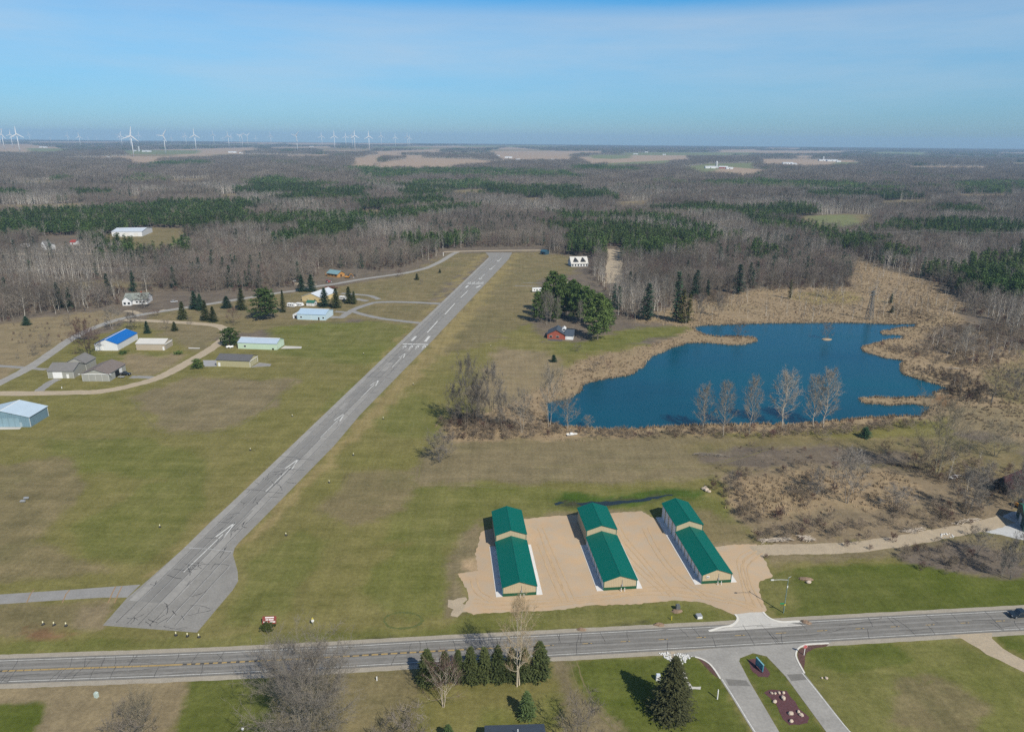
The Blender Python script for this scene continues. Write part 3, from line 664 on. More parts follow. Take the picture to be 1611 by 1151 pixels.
class House:
    """rectangular building; x along its front, y away from the front, origin at the footprint's centre"""
    def __init__(s, name, label, fl, fr, depth=None, br=None, cat=None, group=None, world=False):
        A, B = (Vector(fl), Vector(fr)) if world else (at(*fl), at(*fr))
        d = B-A; s.w = d.length; s.rz = math.atan2(d.y, d.x); n = Vector((-d.y, d.x, 0)).normalized()
        if br is not None: depth = abs((at(*br)-B).dot(n))
        s.d = depth; c = (A+B)/2+n*depth/2
        s.root = empty(name, (c.x, c.y, 0), s.rz, label, cat or 'building', group)
        s.h = 0
    def shell(s, eave, ridge, along, wall, roof, over=.4, thick=.16, trim=None, name='wall', y0=None, y1=None, x0=None, x1=None, base=0.0, x_r=None, roof_name='roof'):
        """gabled block; ALONG 'x' or 'y' is the ridge's direction"""
        hx0, hx1 = (-s.w/2 if x0 is None else x0), (s.w/2 if x1 is None else x1)
        hy0, hy1 = (-s.d/2 if y0 is None else y0), (s.d/2 if y1 is None else y1)
        mb = MB()
        if along == 'y':
            xm = (hx0+hx1)/2 if x_r is None else x_r
            mb.prism([(hx0, base), (hx1, base), (hx1, eave), (xm, ridge), (hx0, eave)], hy0, hy1, 'y')
            g = lambda xa: eave+(ridge-eave)*(1-abs(xa-xm)/((hx1-xm) if xa > xm else (xm-hx0)))
            eL, eR = g(hx0-over), g(hx1+over)
            prof = [(hx0-over, eL+.02), (xm, ridge+.02), (hx1+over, eR+.02), (hx1+over, eR+.02+thick), (xm, ridge+.02+thick), (hx0-over, eL+.02+thick)]
            rf = MB().prism(prof, hy0-over, hy1+over, 'y')
            cap = MB().prism([(xm-.22, ridge+thick-.03), (xm+.22, ridge+thick-.03), (xm, ridge+thick+.09)], hy0-over-.02, hy1+over+.02, 'y')
        else:
            ym = (hy0+hy1)/2 if x_r is None else x_r
            mb.prism([(hy0, base), (hy1, base), (hy1, eave), (ym, ridge), (hy0, eave)], hx0, hx1, 'x')
            g = lambda ya: eave+(ridge-eave)*(1-abs(ya-ym)/((hy1-ym) if ya > ym else (ym-hy0)))
            eL, eR = g(hy0-over), g(hy1+over)
            prof = [(hy0-over, eL+.02), (ym, ridge+.02), (hy1+over, eR+.02), (hy1+over, eR+.02+thick), (ym, ridge+.02+thick), (hy0-over, eL+.02+thick)]
            rf = MB().prism(prof, hx0-over, hx1+over, 'x')
            cap = MB().prism([(ym-.22, ridge+thick-.03), (ym+.22, ridge+thick-.03), (ym, ridge+thick+.09)], hx0-over-.02, hx1+over+.02, 'x')
        w = mb.build(name, wall, s.root); r = rf.build(roof_name, roof, s.root)
        cap.build('ridge_cap', trim or roof, r)
        s.h = eave
        return w, r
    def on(s, face, pos, width, z0, z1, m, name='door', t=.06, parent=None, frame=None, dd=None):
        """panel on a face: F front, B back, L, R; POS metres from that face's middle"""
        hx, hy = s.w/2, s.d/2
        if dd is not None: hx = hy = dd
        a, b = pos-width/2, pos+width/2
        def bx(mb, a, b, z0, z1, o0, o1):
            if face == 'F': mb.box(a, b, -hy-o1, -hy-o0, z0, z1)
            elif face == 'B': mb.box(a, b, hy+o0, hy+o1, z0, z1)
            elif face == 'R': mb.box(hx+o0, hx+o1, a, b, z0, z1)
            else: mb.box(-hx-o1, -hx-o0, a, b, z0, z1)
            return mb
        o = bx(MB(), a, b, z0, z1, .003, t).build(name, m, parent or s.root)
        if frame:
            mb = MB(); f = .09
            bx(mb, a-f, a-.002, z0, z1+f, .003, t+.03); bx(mb, b+.002, b+f, z0, z1+f, .003, t+.03); bx(mb, a, b, z1+.002, z1+f, .003, t+.03)
            mb.build('frame', frame, o)
        return o
    def corner(s, eave, m, w=.16):
        hx, hy = s.w/2, s.d/2
        for sx_ in (-1, 1):
            for sy_ in (-1, 1):
                MB().box(sx_*hx-.02 if sx_ > 0 else -hx-.05, hx+.05 if sx_ > 0 else -hx+.02, sy_*hy-(w if sy_ > 0 else .05), sy_*hy+(.05 if sy_ > 0 else w), 0, eave).build('corner_trim', m, s.root)

TEAL = clad('teal_green_roof', (.0,.108,.082), .6, 'X', .5, .2)
TEALY = clad('teal_green_roofing', (.0,.108,.082), .6, 'Y', .5, .2)
TANW = clad('tan_siding', (.42,.345,.225), .5, 'X', .6)
TANY = clad('tan_side_siding', (.42,.345,.225), .5, 'Y', .6)
DKG = clad('dark_green_wainscot', (.008,.075,.035), .5, 'X', .5)
ROLLW = M('white_roll_door', (.70,.71,.72), .5, .05, .6, stripes=('Z', .28))

def storage(label, fl, fr, p_low, p_tall, doors_low, doors_tall, sidewall):
    A, B = at(*fl), at(*fr); d = (B-A).normalized(); n = Vector((-d.y, d.x, 0))
    mid = (A+B)/2
    l1 = (at(p_low[0], p_low[1], 4.55)-mid).dot(n); l2 = (at(p_tall[0], p_tall[1], 6.7)-mid).dot(n)
    H = House('storage_building', label, fl, fr, depth=l2, group='green roofed storage buildings')
    y0, ym, y1 = -l2/2, -l2/2+l1, l2/2
    H.shell(2.95, 4.55, 'y', TANW, TEALY, .32, .14, y0=y0, y1=ym-.4)
    H.shell(5.1, 6.7, 'y', TANW, TEALY, .32, .14, y0=ym, y1=y1, name='tall_wall', roof_name='tall_roof')
    hx = H.w/2
    MB().box(-hx-.02, hx+.02, y0-.035, y0-.004, 0, .95).build('wainscot', DKG, H.root)
    for sx_ in (-1, 1):
        MB().box(sx_*hx-.09, sx_*hx+.09, y0-.06, y0-.036, 0, 2.9).build('corner_trim', TEAL, H.root); MB().box(sx_*hx-.09, sx_*hx+.09, ym-.05, ym-.008, 3.2, 5.0).build('corner_trim', TEAL, H.root)
    n1, n2 = doors_low, doors_tall
    for face, sx_ in (('L', -1), ('R', 1)):
        for k in range(n1):
            p = y0+(k+.5)*(l1/n1)
            H.on(face, p, l1/n1*.74, .08, 2.5, ROLLW, 'roll_door')
        for k in range(n2 if face == 'L' or sidewall else 0):
            p = ym+(k+.5)*((l2-l1)/n2)
            H.on(face, p, (l2-l1)/n2*.72, .08, 4.5, ROLLW, 'roll_door')
        MB().box(sx_*hx-.04 if sx_ > 0 else -hx-.06, hx+.06 if sx_ > 0 else -hx+.04, y0+.1, y1-.1, 0, .1).build('base_trim', DKG, H.root)
    # meter, pipes and bollards at the front
    mt = MB().box(.35, .75, y0-.3, y0-.04, 1.2, 1.75).build('meter_box', GALV, H.root)
    MB().tube([(.55, y0-.14, 1.76), (.55, y0-.14, 3.2)], .05).build('conduit', GALV, mt)
    for bx_ in (.1, 1.1): MB().tube([(bx_, y0-.9, 0), (bx_, y0-.9, 1.15)], .1, 8).build('bollard', WHITE, H.root)
    return H, y0, ym, y1
def pad(H, y0, y1, wl, wr):
    for sx_, w in ((-1, wl), (1, wr)):
        if not w: continue
        hx = H.w/2; mb = MB()
        mb.box(-hx-w if sx_ < 0 else hx, -hx if sx_ < 0 else hx+w, y0-.1, y1, .002, .09)
        o = mb.build('concrete_pad', CONCPAD, H.root)
CONCPAD = M('new_concrete', (.60,.59,.57), .85, .06, .3, world=True)
S1, a, b_, c = storage('green roofed storage building nearest the runway with blank tan tall wall', (791.2,938), (843.4,935.1), (794.7,843.3), (784.6,797.3), 8, 4, True)
pad(S1, a, b_+2, 1.9, 1.8)
S2, a, b_, c = storage('middle green roofed storage building with tan tall wall and meter box', (949.5,928.5), (1000.8,925.5), (937.7,835.7), (919.9,791.7), 8, 4, True)
pad(S2, a, b_, 1.9, 1.8)
S3, a, b_, c = storage('green roofed storage building with tall white doors beside the scrub basin', (1103.8,918.1), (1149.4,915.5), (1075.7,828.3), (1048.6,784.8), 8, 4, True)
pad(S3, a, c, 2.0, 1.8)
lmp = MB().box(-3.1, -2.3, a-.2, a-.05, 2.0, 2.6).build('wall_sign', WHITE, S3.root); MB().box(-2.95, -2.45, a-.23, a-.203, 2.2, 2.45).build('emblem', DARKV, lmp)
for H in (S1, S2):   # blank tan wall on the tall rear half
    for ch in list(H.root.children):
        if ch.name.startswith('roll_door'):
            ys = [v.co.y for v in ch.data.vertices]; zs = [v.co.z for v in ch.data.vertices]; xs = [v.co.x for v in ch.data.vertices]
            if max(zs) > 3 and min(xs) < 0: bpy.data.objects.remove(ch)

# hangars west of the strip
BLUEW = clad('blue_cladding', (.17,.27,.33), .9, 'X', .5, var=.12); PBLUE = clad('pale_blue_roof', (.44,.54,.62), .9, 'Y', .35)
H = House('hangar', 'blue clad hangar with pale blue metal roof at the edge of the grass', (-38,671.5), (48.8,671.5), br=(72.3,654), cat='hangar')
H.shell(4.6, 7.4, 'y', BLUEW, PBLUE, .35, .15, OFFW)
H.on('F', 0, H.w*.62, .1, 4.2, clad('blue_door_panel', (.22,.33,.39), 2.6, 'X'), 'sliding_door'); H.on('F', 0, H.w*.98, 4.25, 4.5, BLUEW, 'door_track'); H.on('F', H.w*.33, 1.0, .1, 2.2, clad('blue_grey_door', (.30,.38,.42), 3, 'X'), 'door')
H.corner(4.5, OFFW)
COB = clad('cobalt_roof', (.004,.12,.42), .5, 'Y', .4); WHW = clad('white_cladding', (.66,.67,.68), .6, 'X', .5)
H = House('hangar', 'white hangar with bright blue metal roof behind bare crabapple tree', (150,551.4), (185.9,551.4), br=(211.2,533.5), cat='hangar')
H.shell(4.0, 6.6, 'y', WHW, COB, .25, .12, WHITE)
H.on('F', -3, 3, .1, 2.8, WHITE, 'garage_door', frame=OFFW); H.corner(3.9, OFFW)
BEIGE = clad('beige_cladding', (.41,.35,.27), .7, 'X', .6); LGR = clad('light_grey_roof', (.52,.51,.48), .6, 'X', .45)
H = House('hangar', 'beige hangar with pale grey roof and white corner door', (215,550.7), (259.6,551), br=(274.5,543.2), cat='hangar')
H.shell(3.9, 5.6, 'x', BEIGE, LGR, .3, .12, OFFW)
H.on('R', 0, H.d*.9, 3.2, 3.6, WHITE, 'door_track', .3)
for k in (-1.5, -.5, .5, 1.5): H.on('R', k*H.d*.2, H.d*.19, .1, 3.1, clad('beige_door', (.36,.32,.26), 1.2, 'Y'), 'sliding_door')
H.on('F', H.w/2-.7, 1.0, .1, 2.2, WHITE, 'door')
GREYS = clad('grey_siding', (.31,.31,.28), .5, 'X', .65); GREYR = M('grey_shingles', (.17,.165,.16), .95, .12, .8, (.14,.135,.13), bump=.4)
BRNR = M('brown_shingles', (.17,.145,.13), .95, .12, .8, (.14,.115,.105), bump=.4)
H = House('hangar', 'grey hangar with white garage door and attached rear wing', (76.4,595), (116.6,595), br=(135.2,583.5), cat='hangar')
H.shell(4.0, 6.6, 'x', GREYS, GREYR, .35, .15)
H.on('F', -H.w*.12, 4.6, .08, 3.3, WHITE, 'garage_door', frame=OFFW); H.on('F', H.w*.27, 1.1, .1, 2.2, WHITE, 'door', frame=OFFW); H.corner(3.9, OFFW)
l2 = abs((at(151,574.5)-at(135.2,583.5)).length)
H.shell(4.4, 7.2, 'y', GREYS, GREYR, .35, .15, y0=H.d/2+.0, y1=H.d/2+l2, x0=-H.w*.32, x1=H.w/2, name='rear_wall', roof_name='rear_roof')
H = House('hangar', 'grey sided hangar with brown shingle roof and open side door', (130,599.8), (172.8,599.8), br=(199.3,583.4), cat='hangar')
H.shell(4.0, 6.4, 'y', GREYS, BRNR, .4, .15)
H.on('F', 0, H.w*1.22, 3.75, 4.0, WHITE, 'door_track', .28)
for k in (-1.5, -.5, .5, 1.5): H.on('F', k*H.w*.24, H.w*.235, .1, 3.7, GREYS, 'sliding_door', frame=OFFW)
H.on('R', -.5, 4.0, .05, 3.2, DARKV, 'door_opening', .05); H.on('R', 3.2, 2.2, .1, 3.2, WHITE, 'sliding_door', .14); H.on('R', 6.3, 3.2, .1, 3.2, GREYS, 'sliding_door', .1)
MINT = clad('mint_cladding', (.47,.60,.46), .7, 'X', .55); BLR = clad('blue_grey_metal_roof', (.38,.46,.55), .8, 'X', .3)
H = House('hangar', 'pale mint hangar with blue grey metal roof beside round pine', (374.9,548.2), (435.8,550.4), br=(449.7,542.6), cat='hangar')
H.shell(3.7, 5.6, 'x', MINT, BLR, .25, .12, OFFW)
H.on('R', 0, H.d*.8, .1, 3.3, clad('mint_door', (.50,.63,.50), 1.5, 'Y'), 'sliding_door'); H.on('F', -H.w*.32, 1.2, 1.2, 2.2, GLASS, 'window', frame=OFFW); H.on('F', H.w*.4, 1.1, .05, 1.0, DARKV, 'vent'); H.corner(3.6, OFFW)
KHAKI = clad('khaki_cladding', (.37,.34,.20), .6, 'X', .6); DGR = M('charcoal_shingles', (.105,.105,.112), .95, .12, .8, (.085,.085,.09), bump=.4)
H = House('hangar', 'khaki hangar with charcoal shingle roof and concrete aprons', (341.3,576.1), (393.3,578.1), br=(408.9,569.4), cat='hangar')
H.shell(3.8, 5.7, 'x', KHAKI, DGR, .35, .15)
H.on('F', -H.w*.42, 1.1, .1, 2.2, WHITE, 'door', frame=OFFW); H.on('R', 0, H.d*1.0, 3.3, 3.6, OFFW, 'door_track', .25)
for k in (-1.5, -.5, .5, 1.5): H.on('R', k*H.d*.22, H.d*.21, .1, 3.25, KHAKI, 'sliding_door', frame=OFFW)
H.on('L', 0, H.d*.6, .1, 3.0, DARKV, 'door_opening', .05); H.corner(3.7, OFFW)
ICE = clad('ice_blue_cladding', (.45,.58,.64), .7, 'X', .5)
H = House('hangar', 'light blue metal hangar beside the looping concrete drive', (467.9,502.4), (512,504), br=(526.9,495.6), cat='hangar')
H.shell(3.9, 6.0, 'x', ICE, clad('sky_blue_roof', (.36,.48,.60), .8, 'X', .3), .25, .12, OFFW)
H.on('R', 0, H.d*.8, .1, 3.4, clad('ice_blue_door', (.52,.64,.70), 1.5, 'Y'), 'sliding_door'); H.on('F', H.w*.27, 1, .1, 2.1, DARKV, 'door', frame=OFFW)
for k in (-.36, .43): H.on('F', k*H.w, 1.2, 1.3, 2.3, GLASS, 'window', frame=OFFW)
H.on('F', 0, .1, .2, 3.8, OFFW, 'downpipe')
ax_ = MB().prism([(-4.2, 0), (0, 0), (0, 3.7), (-4.2, 2.7)], -H.d*.35, H.d*.4, 'y')
for v in range(len(ax_.v)): ax_.v[v] = (ax_.v[v][0]-H.w/2-.003, ax_.v[v][1], ax_.v[v][2])
an = ax_.build('annex', WHW, H.root); MB().box(-H.w/2-3.0, -H.w/2-1.8, -H.d*.35-.05, -H.d*.35-.003, .1, 2.1).build('door', DARKV, an)
CREAM = clad('cream_cladding', (.60,.47,.24), .7, 'X', .6)
H = House('hangar', 'cream walled hangar with pale roof behind dark conifers', (475.4,473.2), (504.5,475.7), br=(524,465), cat='hangar')
H.shell(3.6, 6.4, 'y', CREAM, clad('pale_silver_roof', (.56,.60,.64), .8, 'Y', .35), .3, .12, OFFW)
H.on('F', -H.w*.22, 2.4, .1, 2.4, clad('cream_door', (.52,.42,.22), .4, 'X'), 'garage_door', frame=OFFW); H.on('F', H.w*.2, 1, .1, 2.1, DARKV, 'door')
GRNR = clad('green_shed_roof', (.03,.13,.09), .5, 'X', .5)
H = House('shed', 'small white shed with green roof among parked vehicles', (482,481), (494,481.6), depth=5.5, cat='shed')
H.shell(2.5, 3.7, 'x', WHW, GRNR, .3, .1); H.on('F', 0, 1.8, .1, 2.1, OFFW, 'door', frame=DARKV); H.on('R', 0, 1, 1, 1.8, GLASS, 'window')
# log frame house being built
TIMB = M('raw_timber', (.46,.24,.075), .8, .25, 1.2, (.34,.17,.05)); 
H = House('timber_house', 'unfinished orange timber house with grey teal roof by the woods', (515,434.5), (531,436.8), depth=9, cat='house')
H.shell(3.2, 5.4, 'x', TIMB, M('grey_teal_roof', (.16,.27,.30), .6, .1, .5), .7, .18)
for k in (-.3, 0, .32): H.on('F', k*H.w, 1.3, 1, 2.3, DARKV, 'window', frame=TIMB)
H.on('R', 0, 1.6, .2, 2.4, DARKV, 'door', frame=TIMB)
pm = MB(); 
for k in range(5):
    x = -H.w/2-5+k*1.2; pm.tube([(x, -2, 0), (x, -2, 3.0)], .12, 5); pm.tube([(x, 3, 0), (x, 3, 3.2)], .12, 5)
pm.box(-H.w/2-5.2, -H.w/2-.05, -2.2, -1.9, 2.7, 3.0); pm.box(-H.w/2-5.2, -H.w/2-.05, 2.9, 3.2, 2.8, 3.1); pm.box(-H.w/2-5.2, -H.w/2-.05, -2.1, 3.1, .2, .45)
pm.build('porch_frame', TIMB, H.root)
# white house by the woods
SHG = M('mossy_shingles', (.22,.24,.22), .95, .12, .8, (.18,.20,.18), bump=.4)
H = House('house', 'white house with grey green roof at the edge of the western woods', (196,479), (232,478), depth=13, cat='house')
H.shell(3.6, 7.0, 'x', WHW, SHG, .5, .18); H.shell(3.8, 6.6, 'y', WHW, SHG, .5, .18, x0=-H.w*.5, x1=-H.w*.12, y0=-H.d/2-4, y1=0, name='front_wing', roof_name='front_roof')
for k in (.05, .2, .35): H.on('F', k*H.w, 1.3, 1, 2.4, GLASS, 'window', frame=OFFW)
for k in (-.4, -.22): H.on('F', k*H.w, 1.6, .8, 2.5, GLASS, 'window', t=4.06, frame=OFFW)
MB().box(2, 2.9, .3, 1.2, 5.0, 8.2).build('chimney', M('red_brick', (.30,.085,.05), .9, .2, 2.), H.root)
H = House('house', 'white two storey farmhouse among bare trees by the gravel road', (66.3,392.8), (78,393.2), depth=9, cat='house')
H.shell(6.2, 9.2, 'y', WHW, GREYR, .4, .18, x0=-H.w/2, x1=-H.w*.02); H.shell(4.2, 6.2, 'x', WHW, GREYR, .4, .18, x0=-H.w*.02, x1=H.w/2, name='side_wing', roof_name='side_roof')
for k, z in ((-.35, 1), (-.18, 1), (-.27, 4), (.25, 1)): H.on('F', k*H.w, 1.1, z, z+1.5, GLASS, 'window', frame=OFFW)
BARNR = M('barn_red', (.27,.045,.035), .8, .15, 1.)
H = House('cottage', 'small red cottage with white gable beside the farm', (110.5,385), (118.5,385.2), depth=7, cat='house')
H.shell(3, 5, 'x', WHW, BARNR, .4, .15); H.on('F', 0, 1.2, .1, 2.1, BARNR, 'door', frame=OFFW)
H = House('warehouse', 'large low white warehouse with pale roof before the pine plantation', (176.5,372.5), (224,371.9), br=(233.4,365.3), cat='warehouse')
H.shell(6.0, 8.2, 'x', WHW, clad('silver_roof', (.56,.60,.64), 1.2, 'X', .35), .4, .2, OFFW)
for k in (-.3, 0, .3): H.on('F', k*H.w, 4, .1, 4.2, OFFW, 'garage_door', frame=GALV)
H = House('shed', 'pale shed with low roof beside the western gravel road', (33,389), (44,389.3), depth=6, cat='shed'); H.shell(2.8, 4.2, 'x', WHW, LGR, .3, .12); H.on('F', 0, 2.4, .1, 2.2, GALV, 'door')
H = House('shed', 'weathered orange shed under trees by the western gravel road', (186,393), (193,393.2), depth=5, cat='shed'); H.shell(2.6, 3.8, 'x', TIMB, GREYR, .3, .12); H.on('F', 0, 1.4, .1, 2.1, DARKV, 'door')
# east side
BRICK = M('brick_wall', (.33,.085,.055), .9, .2, 1.5, (.26,.07,.045)); CHAR = M('dark_blue_shingles', (.055,.075,.10), .9, .12, .8, (.045,.06,.085), bump=.4)
H = House('brick_house', 'red brick house with dark blue shingle roof and white garage', (860.8,532.6), (901.5,534.7), br=(911,528), cat='house')
H.shell(3.0, 6.0, 'y', BRICK, CHAR, .5, .18, x1=H.w*.20, x0=-H.w/2)
H.shell(2.9, 5.2, 'x', WHW, CHAR, .5, .18, x0=H.w*.20+.0, x1=H.w/2, name='garage_wall', roof_name='garage_roof')
H.on('F', H.w*.35, 3.4, .08, 2.4, WHITE, 'garage_door', frame=OFFW)
for k in (-.36, -.1): H.on('F', k*H.w, 1.6, .9, 2.2, GLASS, 'window', frame=OFFW)
H.on('R', -1.5, 1.2, 1.0, 2.1, GLASS, 'window', frame=OFFW); H.on('R', 2.0, 1.0, .1, 2.1, DARKV, 'door')
dm = MB().prism([(H.w*.03, 3.6), (H.w*.19, 3.6), (H.w*.19, 5.6), (H.w*.11, 6.7), (H.w*.03, 5.6)], -H.d*.05, H.d*.3, 'y').build('dormer', WHW, H.root)
MB().box(H.w*.06, H.w*.16, -H.d*.05-.06, -H.d*.05-.003, 4.6, 5.5).build('window', GLASS, dm)
MB().box(-H.w*.45, H.w*.1, -H.d/2-4.5, -H.d/2-.6, .01, .07).build('patio', M('dark_patio', (.09,.085,.09), .9, .1, 1.), H.root)
H = House('house', 'white house with pale roof and two dark dormers near dirt track', (899,419.5), (925,419), depth=14, cat='house')
H.shell(3.0, 8.6, 'x', WHW, LGR, .5, .18)
for k in (-.22, .22):
    x = k*H.w
    o = MB().prism([(x-2.6, 4.2), (x+2.6, 4.2), (x+2.6, 5.0), (x, 8.2), (x-2.6, 5.0)], -H.d*.42, 0, 'y').build('dormer', M('dark_shingle', (.05,.05,.055), .9, .2, 1.), H.root)
    MB().box(x-1, x+1, -H.d*.42-.06, -H.d*.42-.003, 4.7, 5.9).build('window', GLASS, o)
for k in range(6): H.on('F', (-.42+k*.168)*H.w, 1.4, .5, 2.4, GLASS, 'window', frame=WHITE)
H = House('shed', 'small cream shed with brown roof behind the white pines', (889.5,447), (900,447), depth=6, cat='shed'); H.shell(2.6, 4.6, 'x', clad('cream_wall', (.55,.42,.28), .5), M('dull_brown_roof', (.13,.095,.09), .9, .15, .8), .4, .14); H.on('F', 0, 2.2, .1, 2.1, OFFW, 'door')
H = House('shed', 'dark blue shed at the east end of the cross street', (850,400), (858,401), depth=7, cat='shed'); H.shell(3.2, 4.8, 'x', clad('navy_wall', (.03,.07,.10), .5), clad('navy_roof', (.03,.09,.13), .5), .3, .14); H.on('F', 0, 2.2, .1, 2.3, DARKV, 'door')
MAROON = M('rusty_maroon_roof', (.052,.017,.02), .9, .35, .5, (.035,.013,.016)); 
H = House('barn', 'old barn with long rusty maroon roof behind bare trees', (1563,771), (1583,779), depth=21, cat='barn')
H.shell(3.0, 6.2, 'y', M('dark_barn_wood', (.055,.045,.042), .9, .2, 1.5), MAROON, .5, .15); H.on('F', 0, 2.6, .1, 2.4, DARKV, 'door', frame=WOODP)
H = House('outbuilding', 'dark teal building corner beside the pale stone yard', (1609,836), (1640,842), depth=12, cat='building'); H.shell(4.5, 6.5, 'x', clad('dark_teal_wall', (.02,.07,.065), .5, 'X'), GRNR, .3, .14); H.on('L', 0, 3, .1, 3, OFFW, 'door')
H = House('house', 'dark blue roofed house south of the road with white vent pipe', (767,1225), (859,1222), depth=10, cat='house')
H.shell(2.9, 4.6, 'x', clad('grey_house_wall', (.36,.36,.35), .3), M('slate_blue_roof', (.055,.075,.10), .9, .1, .8, (.045,.06,.085), bump=.3), .5, .18)
H.on('F', 0, 1.2, .1, 2.1, OFFW, 'door', frame=WHITE); MB().tube([(.5, 1.6, 4.2), (.5, 1.6, 5.5)], .1, 8).build('vent_pipe', WHITE, H.root)
# ---------------------------------------------------------------- vegetation
def hgt(bx, by, ty):
    p = at(bx, by); lo, hi = 0.0, 80.0
    for _ in range(40):
        m_ = (lo+hi)/2
        if px_of(p.x, p.y, m_)[1] > ty: lo = m_
        else: hi = m_
    return lo
def mpp(bx, by):
    p = at(bx, by); return (p.y*CP+CAMH*SP)/FPX      # metres per photo pixel there

def tint_mat(name, col, col2, rand=.18, rough=.9, scale=1.2, clump=0.0, trans=0.0):
    """bark, twigs or needles: two hues mixed by noise, each plant a little different"""
    m, t, b = new_mat(name)
    oi = t.new('ShaderNodeObjectInfo'); tc = t.new('ShaderNodeTexCoord')
    n = t.noise(tc.outputs['Object'], scale, 3)
    nl0 = t.noise(oi.outputs['Location'], .0065, 4, .65)
    f = t.math('ADD', t.math('MULTIPLY', t.ramp(n, .3, .7), .3), t.math('MULTIPLY', oi.outputs['Random'], .25)); f = t.math('ADD', f, t.math('MULTIPLY', t.ramp(nl0, .38, .62), .45))
    c = t.mix(f, col, col2)
    nl_ = t.noise(oi.outputs['Location'], .011, 3, .6)
    k = t.math('MULTIPLY', t.ramp(oi.outputs['Random'], 0, 1, 1-rand, 1+rand), t.ramp(nl_, .32, .68, .62, 1.36))
    if clump:
        n2 = t.noise(tc.outputs['Object'], clump, 2); k = t.math('MULTIPLY', k, t.ramp(n2, .3, .7, .75, 1.25))
    t.link(t.scale(c, k), b.inputs['Base Color']); b.inputs['Roughness'].default_value = rough; b.inputs['Specular IOR Level'].default_value = .15
    return m
BARK = tint_mat('grey_bark', (.23,.205,.17), (.15,.13,.11))
BARKP = tint_mat('pale_bark', (.62,.58,.51), (.42,.39,.34), .1)
BARKD = tint_mat('dark_bark', (.11,.09,.075), (.075,.062,.052))
TWIG = tint_mat('grey_twigs', (.21,.19,.165), (.15,.135,.12), .2)
TWIGM = tint_mat('mauve_twigs', (.215,.19,.152), (.122,.10,.09), .22)
TWIGB = tint_mat('brush_twigs', (.235,.185,.13), (.16,.128,.098), .22)
TWIGRD = tint_mat('reddish_twigs', (.165,.105,.092), (.115,.082,.076), .2)
TWIGP = tint_mat('pale_twigs', (.235,.21,.17), (.17,.15,.125), .15)
BARKG = tint_mat('silver_bark', (.36,.33,.28), (.26,.235,.20), .1)
TWIGY = tint_mat('tan_twigs', (.33,.245,.13), (.25,.185,.11), .12)
TWIGR = tint_mat('russet_twigs', (.125,.068,.055), (.09,.055,.05), .2)
NEED = tint_mat('pine_needles', (.048,.098,.028), (.088,.122,.034), .22, clump=.35)
NEEDD = tint_mat('spruce_needles', (.036,.056,.020), (.066,.075,.026), .15, clump=.5)
NEEDB = tint_mat('blue_green_needles', (.020,.052,.030), (.035,.064,.032), .2, clump=.35)
NEEDY = tint_mat('olive_needles', (.060,.072,.020), (.085,.08,.026), .15, clump=.5)
REEDM = tint_mat('dry_reeds', (.37,.285,.185), (.27,.21,.14), .18)
GRASSM = tint_mat('dry_grass', (.24,.185,.10), (.17,.14,.07), .2)

def tube_np(pts, rads, sides, V, T):
    b = len(V); n = len(pts)
    for i, p in enumerate(pts):
        d = pts[min(i+1, n-1)]-pts[max(i-1, 0)]
        L = math.sqrt(d[0]**2+d[1]**2+d[2]**2) or 1.; d = d/L
        a = np.cross(d, (0.31, .95, 0.05) if abs(d[1]) < .9 else (1., 0, 0)); a /= np.linalg.norm(a); c = np.cross(d, a)
        for k in range(sides):
            an = 2*math.pi*k/sides
            V.append(p+(a*math.cos(an)+c*math.sin(an))*rads[i])
    for i in range(n-1):
        for k in range(sides):
            k2 = (k+1) % sides; o = b+i*sides
            T.append((o+k, o+k2, o+sides+k2)); T.append((o+k, o+sides+k2, o+sides+k))

